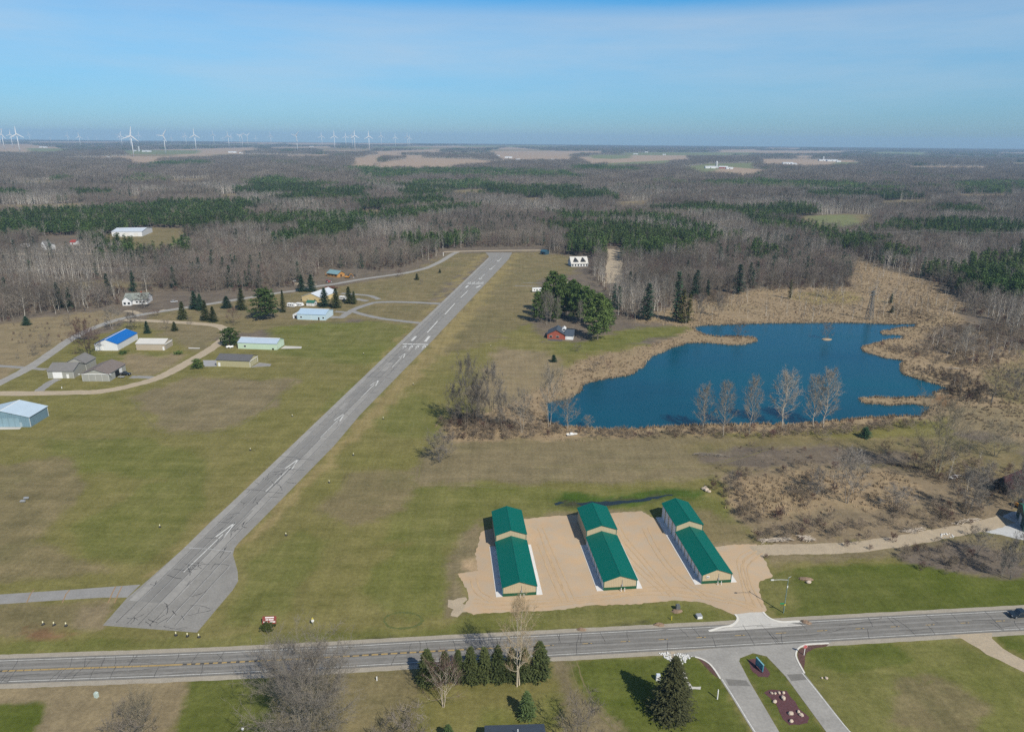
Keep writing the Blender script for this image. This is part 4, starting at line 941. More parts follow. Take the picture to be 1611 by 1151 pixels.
def bare(seed, h, w, nl, ns, nt, tw, clear=.25, rise=.8, stems=1, twr=.03, tr=.016, sides=5, flare=0.0):
    """leafless tree: (wood verts, tris, twig verts, tris)"""
    q = np.random.default_rng(seed); V, T, TV, TT = [], [], [], []
    def twig(p, d, l):
        d = d/np.linalg.norm(d); s = np.cross(d, q.normal(size=3)); s /= np.linalg.norm(s)
        b = len(TV); TV.extend([p-s*twr*.5, p+s*twr*.5, p+d*l]); TT.append((b, b+1, b+2))
    for st in range(stems):
        az0 = 2*math.pi*st/stems+q.uniform(0, .8)
        lean = (flare if stems > 1 else .04)
        top = np.array([math.cos(az0)*lean*h+q.normal()*.02*h, math.sin(az0)*lean*h+q.normal()*.02*h, h*q.uniform(.86, .95)])
        base = np.array([math.cos(az0), math.sin(az0), 0])*(0.02*h if stems > 1 else 0)
        npt = 6; tp = [base+(top-base)*f+np.array([q.normal(), q.normal(), 0])*.012*h*(f > 0) for f in np.linspace(0, 1, npt)]
        r0 = tr*h/(stems**.5)
        tube_np(tp, [r0*(1.25-.1*0 if i == 0 else 1)*(1-.88*f) for i, f in enumerate(np.linspace(0, 1, npt))], sides, V, T)
        def trunk(f):
            x = f*(npt-1); i = min(int(x), npt-2); return tp[i]+(tp[i+1]-tp[i])*(x-i)
        for k in range(nl//stems):
            f = clear+(1-clear)*((k+q.uniform(.1, .9))/max(1, nl//stems))
            p = trunk(min(f, .98)); az = k*2.4+q.uniform(-.5, .5)+az0
            u = (f-clear)/(1-clear)
            L = w*.5*(math.sin(math.pi*(.28+.62*u))**.8)*q.uniform(.75, 1.2)+.06*h
            el = rise*(.55+.55*u)+q.uniform(-.15, .2)
            d = np.array([math.cos(az)*math.cos(el), math.sin(az)*math.cos(el), math.sin(el)])
            lp = [p, p+d*L*.4, p+d*L*.75+np.array([0, 0, .06*L]), p+d*L+np.array([0, 0, .2*L])]
            rl = r0*.42*(1-.7*f)+.012
            tube_np(lp, [rl, rl*.7, rl*.45, rl*.15], 4 if sides > 4 else 3, V, T)
            for j in range(ns):
                g = q.uniform(.25, 1.0); x = g*3; i = min(int(x), 2); sp = lp[i]+(lp[i+1]-lp[i])*(x-i)
                sd = d*.6+q.normal(size=3)*.55+np.array([0, 0, .45]); sd /= np.linalg.norm(sd)
                sl = L*.45*q.uniform(.5, 1.1)
                if nt > 5: tube_np([sp, sp+sd*sl*.5, sp+sd*sl+np.array([0, 0, .1*sl])], [rl*.35, rl*.22, .006], 3, V, T)
                else: twig(sp, sd, sl)
                for m_ in range(nt):
                    tp_ = sp+sd*sl*q.uniform(.2, 1.0)
                    twig(tp_, sd*.5+q.normal(size=3)*.6+np.array([0, 0, .3]), tw*q.uniform(.5, 1.4))
    return V, T, TV, TT

def cone_tree(seed, h, r, levels, nb, nq, droop=.25, base=.05, power=.85, ql=.5, qw=.35, tr=.014, lumpy=.15, clear=0.0):
    """conifer with whorls of drooping sprays"""
    q = np.random.default_rng(seed); V, T, CV, CT = [], [], [], []
    tube_np([np.array([0, 0, h*f]) for f in (0, .3, .65, .97)], [tr*h, tr*h*.75, tr*h*.4, .02], 6, V, T)
    for lv in range(levels):
        f = base+(1-base)*(lv+q.uniform(.1, .9))/levels; u = (f-base)/(1-base)
        Rz = r*(1-u)**power*(1 if u > .12 else .75+2*u)+.03*r
        n = max(3, int(nb*(.45+.55*(1-u))))
        for b_ in range(n):
            az = q.uniform(0, 2*math.pi); R_ = Rz*q.uniform(1-2*lumpy, 1+lumpy)
            for s_ in range(nq):
                g = (s_+q.uniform(.2, 1.0))/nq
                rad = R_*g; z = h*f+R_*(.18*g-droop*g*g)
                a2 = az+q.normal()*.22/(g+.35)
                c = np.array([math.cos(a2)*rad, math.sin(a2)*rad, z+q.normal()*.02*h*.3])
                d = np.array([math.cos(a2+q.normal()*.5), math.sin(a2+q.normal()*.5), .15-droop*1.4*g+q.normal()*.2]); d /= np.linalg.norm(d)
                s2 = np.array([-math.sin(a2), math.cos(a2), q.normal()*.4]); s2 /= np.linalg.norm(s2)
                l = ql*q.uniform(.6, 1.3); w_ = qw*q.uniform(.6, 1.3); b0 = len(CV)
                CV.extend([c-s2*w_*.5, c+s2*w_*.5, c+d*l]); CT.append((b0, b0+1, b0+2))
        
    return V, T, CV, CT

def plume_pine(seed, h, r, nl, nc, nf, base=.25, cl=1.0, leaf=.5, round_=.5, tr=.014):
    """broad pine: limbs carrying flattened needle clumps, open between them"""
    q = np.random.default_rng(seed); V, T, CV, CT = [], [], [], []
    tube_np([np.array([q.normal()*.01*h, q.normal()*.01*h, h*f]) if f else np.zeros(3) for f in (0, .3, .65, .97)], [tr*h, tr*h*.8, tr*h*.45, .03], 6, V, T)
    for k in range(nl):
        u = (k+q.uniform(.1, .9))/nl; f = base+(1-base)*u
        Rz = r*((1-u)**.55*(1-round_)+math.sin(math.pi*min(1, .18+.82*u))**.7*round_)*q.uniform(.7, 1.15)+.04*r
        az = k*2.4+q.uniform(-.4, .4); d = np.array([math.cos(az), math.sin(az), .12+.35*u])
        p0 = np.array([0, 0, h*f*.97]); 
        tube_np([p0, p0+d*Rz*.6, p0+d*Rz*.95], [tr*h*.22, tr*h*.12, .02], 3, V, T)
        for j in range(nc):
            c = p0+d*Rz*q.uniform(.35, 1.0)+q.normal(size=3)*np.array([.14, .14, .05])*Rz
            for n_ in range(nf):
                o = q.normal(size=3)*np.array([.5, .5, .24])*cl; pp = c+o
                s1 = q.normal(size=3); s1 /= np.linalg.norm(s1); s2 = np.cross(s1, q.normal(size=3)); s2 /= np.linalg.norm(s2)
                l = leaf*q.uniform(.6, 1.3); b0 = len(CV)
                CV.extend([pp-s1*l*.45, pp+s1*l*.45, pp+s2*l*.9+np.array([0, 0, .25*l])]); CT.append((b0, b0+1, b0+2))
    return V, T, CV, CT

def plant_meshes(name, gen, m_wood, m_crown):
    V, T, CV, CT = gen
    return fast_mesh(name+'_trunk', V, T, [m_wood]), fast_mesh(name+'_crown', CV, CT, [m_crown])
def merged(name, gen, m_wood, m_crown):
    V, T, CV, CT = gen; n = len(V)
    return fast_mesh(name, list(V)+list(CV), list(T)+[(a+n, b+n, c+n) for a, b, c in CT], [m_wood, m_crown], [0]*len(T)+[1]*len(CT))

def stuff_scatter(name, meshes, X, Y, S, label, cat, Z=None, kind='stuff', rot=None, sx=None):
    """one object: plants standing on many points (geometry nodes)"""
    n = len(X); me = bpy.data.meshes.new(name); me.vertices.add(n)
    co = np.zeros((n, 3), np.float32); co[:, 0] = X; co[:, 1] = Y
    if Z is not None: co[:, 2] = Z
    me.vertices.foreach_set('co', co.ravel())
    a = me.attributes.new('plant_scale', 'FLOAT_VECTOR', 'POINT'); s3 = np.stack([S*(1 if sx is None else sx), S*(1 if sx is None else sx), S], 1).astype(np.float32); a.data.foreach_set('vector', s3.ravel())
    a = me.attributes.new('plant_turn', 'FLOAT_VECTOR', 'POINT'); r3 = np.zeros((n, 3), np.float32); r3[:, 2] = NR.uniform(0, 6.283, n) if rot is None else rot; a.data.foreach_set('vector', r3.ravel())
    a = me.attributes.new('plant_kind', 'INT', 'POINT'); a.data.foreach_set('value', NR.integers(0, len(meshes), n).astype(np.int32))
    o = link_mesh(name, me)
    g = bpy.data.node_groups.new(name, 'GeometryNodeTree')
    g.interface.new_socket('Geometry', in_out='INPUT', socket_type='NodeSocketGeometry'); g.interface.new_socket('Geometry', in_out='OUTPUT', socket_type='NodeSocketGeometry')
    N, L = g.nodes, g.links
    gi, go = N.new('NodeGroupInput'), N.new('NodeGroupOutput')
    ip = N.new('GeometryNodeInstanceOnPoints'); ip.inputs['Pick Instance'].default_value = True
    jn = N.new('GeometryNodeJoinGeometry')
    for m_ in meshes:
        so_ = bpy.data.objects.new(m_.name, m_); oi = N.new('GeometryNodeObjectInfo'); oi.inputs['Object'].default_value = so_; oi.inputs['As Instance'].default_value = False
        gti = N.new('GeometryNodeGeometryToInstance'); L.new(oi.outputs['Geometry'], gti.inputs[0]); L.new(gti.outputs[0], jn.inputs[0])
    def attr(nm, ty):
        nd = N.new('GeometryNodeInputNamedAttribute'); nd.data_type = ty; nd.inputs['Name'].default_value = nm; return nd.outputs['Attribute']
    L.new(gi.outputs[0], ip.inputs['Points']); L.new(jn.outputs[0], ip.inputs['Instance'])
    L.new(attr('plant_kind', 'INT'), ip.inputs['Instance Index']); L.new(attr('plant_scale', 'FLOAT_VECTOR'), ip.inputs['Scale'])
    e2r = N.new('FunctionNodeEulerToRotation'); L.new(attr('plant_turn', 'FLOAT_VECTOR'), e2r.inputs[0]); L.new(e2r.outputs[0], ip.inputs['Rotation'])
    L.new(ip.outputs[0], go.inputs[0])
    md = o.modifiers.new('plants', 'NODES'); md.node_group = g
    return tag(o, label, cat, kind=kind)

# ---- sources
FA = [merged('aspen', bare(s, 16, 5.0, 9, 7, 3, 1.5, .42, .95, twr=.085, tr=.0135, sides=3), BARKP, TWIG) for s in range(4)]
FH = [merged('hardwood', bare(20+s, 14.5, 8.0, 12, 8, 3, 1.7, .3, .75, twr=.085, tr=.012, sides=3), BARK, TWIGM) for s in range(5)]
FR2 = [merged('red_hardwood', bare(30+s, 13, 7.5, 12, 8, 3, 1.7, .25, .75, twr=.085, tr=.012, sides=3), BARK, TWIGRD) for s in range(2)]
FP = [merged('pine', cone_tree(40+s, 17, 3.0, 15, 9, 3, .2, .28, .6, 1.5, 1.0, lumpy=.25), BARKD, NEED) for s in range(3)]
FB = [merged('fir', cone_tree(50+s, 16, 3.3, 15, 9, 3, .28, .08, .8, 1.4, 1.0, lumpy=.25), BARKD, NEEDB) for s in range(3)]
SH = [merged('shrub', bare(60+s, 2.6, 3.2, 20, 7, 4, .8, .05, .9, stems=7, twr=.045, tr=.01, sides=3, flare=.25), BARK, TWIGB) for s in range(4)]
SHR = [merged('russet_shrub', bare(66+s, 2.2, 2.8, 18, 6, 4, .7, .05, .9, stems=6, twr=.06, tr=.01, sides=3, flare=.25), BARK, TWIGR) for s in range(2)]
def tile(seed, n, size, kind):
    q = np.random.default_rng(seed); V, T, MI = [], [], []
    for k in range(n):
        x, y = q.uniform(-size/2, size/2, 2); h = q.uniform(11, 18); r = q.uniform(2.2, 4.2)*(1 if kind == 'd' else .85)
        m_ = 32 if kind == 'd' else 26
        for j in range(m_):
            u = q.uniform(0, 1)
            if kind == 'd': z = h*(.3+.7*u); rr = r*math.sin(math.pi*(.2+.75*u)); l, w_ = 2.6, .34
            else: z = h*(.2+.8*u); rr = r*(1-u)**.7+.2; l, w_ = 2.6, 1.6
            a = q.uniform(0, 6.28); g = q.uniform(.3, 1)**.5
            c = np.array([x+math.cos(a)*rr*g, y+math.sin(a)*rr*g, z])
            d = np.array([math.cos(a)*.6, math.sin(a)*.6, .8 if kind == 'd' else -.2])+q.normal(size=3)*.3; s_ = np.array([-math.sin(a), math.cos(a), q.normal()*.5])
            b = len(V); V.extend([c-s_*w_*.5, c+s_*w_*.5, c+d*l]); T.append((b, b+1, b+2)); MI.append(1)
        b = len(V); w_ = .16; aa = q.uniform(0, 3.14); s_ = np.array([math.cos(aa), math.sin(aa), 0])*w_
        V.extend([np.array([x, y, 0])-s_, np.array([x, y, 0])+s_, np.array([x, y, h*.8])]); T.append((b, b+1, b+2)); MI.append(0)
    return fast_mesh('wood_tile', V, T, [BARKP if kind == 'd' else BARKD, TWIGM if kind == 'd' else NEED], MI)
TD = [tile(70+s, 16, 30, 'd') for s in range(4)]; TP = [tile(80+s, 18, 30, 'p') for s in range(3)]

# ---- where the woods are
WOODS = [z for z in ZONES if z[0] is LITTER][:2]
OPEN = [z[1] for z in ZONES if z[0] is not LITTER and z[0] is not FARBLUE]+[
  [(0,396),(250,396),(300,374),(330,376),(260,404),(0,404)], [(952,388),(980,388),(977,464),(953,464)],
  [(692,392),(860,388),(862,402),(690,402)], [(188,462),(290,458),(330,472),(300,490),(190,500)], [(500,424),(580,424),(600,440),(500,450)],
  [(884,404),(934,402),(934,424),(884,448)], [(60,372),(125,370),(125,396),(60,396)]]
FIELDS = [z[1] for z in ZONES if z[0] in (CORN, PASTURE)]
CON = [  # conifer stands, outlined along their crowns
 [(-300,345),(0,332),(150,322),(330,312),(400,312),(392,337),(330,347),(300,358),(120,368),(20,360),(-300,385)],
 [(330,340),(420,336),(520,330),(620,328),(700,320),(745,320),(740,328),(640,340),(520,346),(400,352),(335,352)],
 [(395,282),(430,275),(520,288),(510,300),(420,305),(360,300)], [(590,266),(700,262),(900,268),(920,278),(700,274),(600,273)],
 [(640,284),(760,279),(850,298),(760,306),(700,300)], [(780,296),(900,288),(920,298),(800,306)], [(620,290),(680,286),(690,306),(640,308)],
 [(872,350),(1000,351),(1090,360),(1125,372),(1090,388),(960,392),(890,382)], [(1030,325),(1090,317),(1165,324),(1155,334),(1060,331)],
 [(1170,340),(1240,345),(1320,359),(1300,366),(1200,350)], [(1470,321),(1540,324),(1542,333),(1475,332)],
 [(1420,344),(1560,343),(1611,350),(1611,366),(1500,364),(1345,362)], [(1505,408),(1560,392),(1700,380),(1700,455),(1560,455),(1500,440)],
 [(1120,326),(1280,320),(1300,332),(1160,340)], [(1080,286),(1200,280),(1340,286),(1440,296),(1330,298),(1180,290)], [(1500,285),(1700,282),(1700,298),(1520,296)],
 [(540,262),(620,256),(640,262),(560,272)], [(220,255),(330,251),(330,257),(230,259)], [(150,372),(270,368),(275,386),(180,392)],
 [(690,368),(742,366),(742,384),(700,386)], [(640,372),(680,368),(690,380),(650,388)], [(-200,300),(0,296),(60,300),(0,306)], [(70,276),(115,274),(112,283),(75,284)],
 [(1385,385),(1420,380),(1430,398),(1395,400)], [(860,330),(990,332),(1000,342),(880,345)], [(1170,385),(1215,382),(1220,396),(1175,398)], [(1000,372),(1035,366),(1030,388),(1004,392)],
 [(560,316),(640,310),(700,306),(722,314),(600,325)], [(420,362),(480,350),(562,346),(566,360),(430,373)], [(560,270),(625,267),(642,276),(580,281)], [(860,302),(960,296),(965,308),(880,314)], [(1000,331),(1060,339),(1122,350),(1105,359),(1010,345)], [(1290,367),(1345,362),(1402,371),(1392,384),(1300,379)], [(1240,297),(1400,301),(1452,305),(1300,309)], [(250,372),(300,371),(332,388),(280,392)], [(1060,366),(1120,362),(1165,372),(1100,380)], [(900,258),(1000,262),(1010,268),(900,266)], [(100,300),(150,296),(180,302),(110,306)], [(1480,425),(1530,412),(1540,432),(1490,440)], [(440,300),(560,292),(590,300),(560,310),(460,312)],
]
def grid_pts(y0, y1, step, lim=.86):
    ys = np.arange(y0, y1, step); out = []
    for y in ys:
        xs = np.arange(-lim*y-60, lim*y+60, step); out.append(np.stack([xs, np.full(len(xs), y)], 1))
    P = np.concatenate(out); P += NR.uniform(-.5, .5, P.shape)*step*.95
    return P[:, 0], P[:, 1]
def classify(X, Y, opened=OPEN):
    px, py = px_of(X, Y); w = np.zeros(len(X), bool)
    for c, p in WOODS: w |= inside(px, py, p)
    for p in opened: w &= ~inside(px, py, p)
    cx, cy = px_of(X+16*wob(X, Y, .021, 1)+7*wob(Y, X, .07, 2), Y+22*wob(X, Y, .017, 3)+8*wob(X, Y, .06, 4), 13.0); con = np.zeros(len(X), bool)
    for p in CON: con |= inside(cx, cy, p)
    con &= NR.uniform(0, 1, len(X)) < .9
    return w, con & w
fld = lambda x, y: (np.sin(x*.0131+1.3)*np.cos(y*.0093+.4)+.6*np.sin(x*.031+y*.021)+.4*np.sin(x*.083-y*.061+2))
EDGE = {'aspen': [], 'hardwood': [], 'pine': [], 'fir': []}
X, Y = grid_pts(330, 1750, 5.9)
w, con = classify(X, Y)
keep = w & (NR.uniform(0, 1, len(X)) < .93); X, Y, con = X[keep], Y[keep], con[keep]
asp = (fld(X, Y)+NR.normal(0, .35, len(X))) > .35
fir = (~con) & (NR.uniform(0, 1, len(X)) < .022*(1+(fld(Y, X) > .6)*6))
D = np.hypot(X, Y)
S = NR.uniform(.72, 1.18, len(X))
def first(sel, n):
    i = np.nonzero(sel)[0]; i = i[(np.abs(X[i]) < .74*Y[i])]; return i[np.argsort(D[i])[:n]]
ind = {'aspen': first(asp & ~con & ~fir, 110), 'hardwood': first(~asp & ~con & ~fir, 170), 'pine': first(con, 60), 'fir': first(fir, 34)}
free = np.ones(len(X), bool)
for v in ind.values(): free[v] = False
def sc_(name, meshes, sel, label, cat, f=1.0): stuff_scatter(name, meshes, X[sel], Y[sel], S[sel]*f, label, cat)
sc_('aspen_woods', FA, asp & ~con & ~fir & free, 'pale stemmed leafless aspen woods reading as one mass', 'woods')
sc_('hardwood_woods', FH+FR2[:1], ~asp & ~con & ~fir & free, 'mauve brown leafless hardwood forest reading as one mass', 'woods')
sc_('pine_plantation', FP, con & free, 'dark green pine plantations massed beyond the airfield', 'woods', .95)
sc_('fir_trees_in_woods', FB, fir & free, 'scattered dark evergreens standing far within the leafless forest', 'woods')
# undergrowth of the near woods
uX, uY = grid_pts(330, 900, 5.5); w, con2 = classify(uX, uY); k = w & (NR.uniform(0, 1, len(uX)) < .7)
stuff_scatter('woodland_undergrowth', SH+SHR, uX[k], uY[k], NR.uniform(.6, 1.3, k.sum()), 'brown leafless undergrowth below the woods', 'undergrowth')
# distant canopy in tiles
X2, Y2 = grid_pts(1745, 5200, 25, .8); w, con2 = classify(X2, Y2, FIELDS+OPEN); 
k = w & ~con2; stuff_scatter('distant_woods', TD, X2[k], Y2[k], NR.uniform(.85, 1.25, k.sum()), 'distant leafless forest fading to mauve grey', 'woods')
k = con2 | (w & (fld(X2*.7, Y2*.5+700) > 1.2)); stuff_scatter('distant_pine_woods', TP, X2[k], Y2[k], NR.uniform(.8, 1.15, k.sum()), 'distant dark pine stands within the forest', 'woods')
X3, Y3 = grid_pts(5200, 12500, 62, .78)
px3, py3 = px_of(X3, Y3); op = np.zeros(len(X3), bool)
for p in FIELDS: op |= inside(px3, py3, p)
k = ~op & (fld(X3*.12, Y3*.16) > -.75); stuff_scatter('horizon_woods', TD+TP[:1], X3[k], Y3[k], NR.uniform(.8, 1.1, k.sum()), 'blue grey bands of woods along the horizon', 'woods', sx=2.2)

# ---- individual plants
class Kind:
    def __init__(s, name, gens, m_wood, m_crown, h): s.name = name; s.h = h; s.me = [plant_meshes(name, g, m_wood, m_crown) for g in gens]
    def put(s, X, Y, h, label, cat, group=None, wide=1.0, turn=None, var=None, name=None):
        t_, c_ = s.me[R.randrange(len(s.me)) if var is None else var]
        o = empty(name or s.name, (X, Y, 0), R.uniform(0, 6.28) if turn is None else turn, label, cat, group)
        k = h/s.h; o.scale = (k*wide, k*wide, k)
        link_mesh('trunk', t_, o); link_mesh('crown', c_, o)
        return o
K_ASP = Kind('aspen_tree', [bare(100+s, 16, 5.0, 12, 8, 4, 1.4, .4, .95, twr=.07, tr=.0105, sides=4) for s in range(3)], BARKP, TWIG, 16)
K_HW = Kind('bare_tree', [bare(110+s, 14.5, 8.5, 14, 9, 4, 1.5, .25, .75, twr=.07, tr=.013, sides=4) for s in range(4)], BARK, TWIGM, 14.5)
K_PINE = Kind('pine_tree', [plume_pine(120+s, 18, 3.2, 22, 3, 9, .3, 1.1, .9, .5) for s in range(3)], BARKD, NEED, 18)
K_FIR = Kind('fir_tree', [cone_tree(130+s, 16, 3.4, 26, 11, 4, .3, .05, .85, 1.1, .75, lumpy=.22) for s in range(3)], BARKD, NEEDB, 16)
def where(px):
    if px < 300: return 'the western woods behind the hangars'
    if px < 560: return 'the woods behind the light blue hangar'
    if px < 730: return 'the woods along the access road'
    if px < 960: return 'the woods beyond the runway end'
    if px < 1120: return 'the woods beside the dirt track'
    if px < 1350: return 'the woods behind the pond'
    return 'the woods east of the marsh'
for nm, K, lab, cat in (('aspen', K_ASP, 'pale stemmed leafless aspen at the front of ', 'tree'), ('hardwood', K_HW, 'leafless grey brown tree at the front of ', 'tree'), ('pine', K_PINE, 'dark green pine at the near edge of ', 'pine'), ('fir', K_FIR, 'dark evergreen standing among the bare trunks of ', 'evergreen')):
    for i in ind[nm]:
        wh = where(px_of(X[i], Y[i])[0])
        K.put(X[i], Y[i], K.h*S[i], lab+wh, cat, nm+' trees of '+wh)

def plant(K, bx, by, ty, wpx, label, cat='tree', group=None, name=None, ref_w=None, var=None):
    p = at(bx, by); h = hgt(bx, by, ty); w_ = wpx*mpp(bx, by)
    return K.put(p.x, p.y, h, label, cat, group, wide=(w_/h)/ref_w if ref_w else 1.0, name=name, var=var)
# pond side poplars
K_POP = Kind('bare_poplar', [bare(140+s, 20, 9, 32, 11, 10, 1.3, .2, 1.05, twr=.05, tr=.011, sides=6) for s in range(3)], BARKG, TWIGP, 20)
for i, (a, l) in enumerate(((( 1104,681,611,34), 'pale bare poplar on the pond bank, nearest the runway of its row'), ((1138,686,606,31), 'pale bare poplar on the pond bank, standing a little forward of its row'), ((1179,682,602,32), 'pale bare poplar in the middle of the row on the pond bank'),
    ((1231,673,586,46), 'tallest pale bare poplar with broad crown on the pond bank'), ((1279,673,596,34), 'slim pale bare poplar leaning beside a broad one on the pond bank'), ((1295,673,591,44), 'broad pale bare poplar at the east end of the bank row'))):
    plant(K_POP, *a, l, 'poplar', 'poplars on the pond bank', ref_w=.46, var=i % 3)
K_WIL = Kind('bare_tree', [bare(150+s, 14, 10, 26, 11, 11, 1.3, .15, .85, stems=3, twr=.07, tr=.013, sides=5, flare=.14) for s in range(3)], BARK, TWIG, 14)
K_WILP = Kind('bare_tree', [bare(155+s, 14, 9, 24, 10, 9, 1.3, .2, .9, stems=2, twr=.06, tr=.012, sides=5, flare=.1) for s in range(2)], BARKG, TWIGP, 14)
for i, (a, l) in enumerate((((733.6,673,573,36), 'tall multi stemmed bare tree at the west corner of the pond brush'), ((752,670,600,26), 'thin bare tree between two tall ones west of the pond'), ((773,667,583,34), 'tall bare tree with dark stems in the brush west of the pond'), ((821,680,618,36), 'pale forked bare tree in front of the pond inlet'),
    ((864,672,588,40), 'tall pale bare tree at the tip of the pond inlet'), ((893,675,628,34), 'low pale bare tree standing before the blue pond inlet'), ((925,672,655,18), 'small pale bare tree at the south shore of the pond'))):
    plant(K_WIL if i < 3 else K_WILP, *a, l, 'tree', 'bare trees west of the pond', ref_w=.7)
plant(K_WIL, 692,727,686,42, 'lone dark bare tree with shadow in the dry field west of the pond', ref_w=.7)
K_OAK = Kind('bare_tree', [bare(160+s, 20, 20, 40, 14, 12, 1.6, .12, .8, twr=.05, tr=.016, sides=6, stems=s+1, flare=.18) for s in range(3)], tint_mat('olive_bark', (.30,.265,.18), (.20,.18,.13)), tint_mat('olive_twigs', (.24,.205,.145), (.17,.145,.11)), 20)
plant(K_OAK, 1474,752,648,92, 'very large spreading olive grey bare tree beside the old barn', ref_w=1.0, var=2)
plant(K_OAK, 1566,718,672,52, 'olive grey bare tree behind the maroon barn roof', ref_w=1.0, var=1)
plant(K_WILP, 1555,752,728,26, 'small pale bare tree in front of the maroon barn roof', ref_w=.7)
plant(K_WIL, 1522,808,748,56, 'dark bare tree at the edge of the scrub by the service road', ref_w=.7)
for a, l in (((1592,800,752,34), 'bare tree standing before the dark barn wall'), ((1604,790,735,36), 'bare tree at the east end of the barn'), ((1545,765,738,24), 'low bare tree hiding the near corner of the barn roof'), ((748,672,610,30), 'grey bare tree in the middle of the brush west of the pond'), ((790,676,622,30), 'bare tree between the tall dark one and the pale forked one'), ((716,668,612,28), 'westernmost bare tree of the brush by the pond'), ((1100,505,470,18), 'bare tree at the neck of the pond'), ((1130,498,468,16), 'small bare tree at the back of the pond reeds'), ((1310,470,436,18), 'bare tree where the reeds meet the northern woods')):
    plant(K_WIL, *a, l, ref_w=.7)
plant(K_WIL, 1282,785,742,22, 'slim dark bare tree in the middle of the scrub basin', ref_w=.7)
plant(K_WIL, 1332,791,716,48, 'tall dark bare tree in the middle of the scrub basin', ref_w=.7)
plant(K_WIL, 1408,800,770,46, 'low mauve bare tree on the rim of the scrub basin', ref_w=.7)
plant(K_WIL, 1576,908,858,24, 'small bare tree at the lawn corner below the stone yard', ref_w=.7)
plant(K_WIL, 1590,911,850,30, 'taller bare tree at the lawn corner below the stone yard', ref_w=.7)
plant(K_WIL, 1537,872,836,34, 'bushy bare tree on the brushy bank below the service road', ref_w=.7)
plant(K_HW, 1559,634,580,44, 'dark flat topped bare tree east of the pond', ref_w=.6)
plant(K_POP, 1518,562,518,28, 'pale bare tree rising from the mauve brush east of the pond', 'poplar', ref_w=.46)
plant(K_POP, 1590,528,490,26, 'pale bare tree at the foot of the eastern woods', 'poplar', ref_w=.46)
plant(K_WIL, 1598,628,588,40, 'wide pale grey bare tree near the eastern edge of the marsh', ref_w=.7)
# west side trees around the hangars
K_CRAB = Kind('crabapple_tree', [bare(170, 8, 8.5, 24, 10, 9, .8, .12, .7, stems=3, twr=.05, tr=.016, sides=5, flare=.15)], BARKD, TWIGR, 8)
plant(K_CRAB, 140,560,522,44, 'broad russet bare crabapple beside the blue roofed hangar', ref_w=1.05)
plant(K_CRAB, 133,540,507,34, 'russet bare crabapple on the lane side behind its broader neighbour', ref_w=1.05)
plant(K_WILP, 177,518,486,30, 'bare tree beside the lane behind the blue roofed hangar', ref_w=.7)
plant(K_WIL, 210,519,494,22, 'small bare tree at the far corner of the blue roofed hangar', ref_w=.7)
plant(K_WIL, 227,484,464,26, 'bare tree in front of the white house', ref_w=.7)
K_SHB = Kind('bare_shrub', [bare(180+s, 3, 3.6, 22, 6, 5, .6, .05, .85, stems=6, twr=.03, tr=.012, sides=3, flare=.3) for s in range(3)], BARK, TWIGM, 3)
K_SHR = Kind('bare_shrub', [bare(186+s, 3, 3.6, 22, 6, 5, .6, .05, .85, stems=6, twr=.03, tr=.012, sides=3, flare=.3) for s in range(2)], BARK, TWIGR, 3)
for a, l in (((74,547,530,17), 'taller of two grey shrubs beside the access lane'), ((54,560,545,18), 'wider low grey shrub beside the access lane'), ((108,513,497,14), 'grey shrub in the tan field near the lane bend'), ((28,564,558,7), 'tiny dark shrub alone in the tan western field'), ((368,511,489,24), 'brown shrub between dark conifers by the loop road'), ((245,497,489,20), 'russet shrub at the drive of the white house'), ((261,518,505,16), 'grey shrub beside a small spruce inside the loop road'),
    ((908,553,544,18), 'dark shrub at the upper edge of the reeds below the brick house'), ((934,585,573,17), 'rounded grey shrub in the reeds west of the pond'), ((947,574,562,12), 'small grey shrub on the reed bank west of the pond'), ((957,581,571,12), 'small brown shrub on the reed bank beside a rounded one'), ((300,510,500,10), 'low shrub on the bend of the loop road'), ((1160,749,730,20), 'grey shrub at the corner of the scrub basin'), ((1152,772,747,28), 'dense dark shrub at the west rim of the scrub basin'), ((1300,695,682,20), 'grey shrub in the field south of the pond'), ((1390,722,700,26), 'brown shrub in the field east of the scrub rows'), ((628,436,426,12), 'russet shrub beside the access road'), ((663,448,441,8), 'tiny shrub in the grass between road and runway')):
    plant(K_SHR if 'russet' in l or 'brown' in l else K_SHB, *a, l, 'shrub', ref_w=1.2)
K_SPR = Kind('spruce_tree', [cone_tree(190+s, 12, 2.7, 40, 14, 6, .3, .03, .85, .62, .42, lumpy=.2) for s in range(3)], BARKD, NEEDD, 12)
K_SPD = Kind('spruce_tree', [cone_tree(195+s, 12, 2.7, 40, 14, 6, .3, .03, .85, .62, .42, lumpy=.2) for s in range(2)], BARKD, NEEDB, 12)
K_RPINE = Kind('pine_tree', [plume_pine(200+s, 9, 4.2, 30, 6, 16, .08, .9, .55, .75) for s in range(2)], BARKD, NEED, 9)
K_WPINE = Kind('white_pine', [plume_pine(206+s, 20, 5.6, 36, 5, 15, .14, 1.35, .85, .55) for s in range(3)], BARK, NEED, 20)
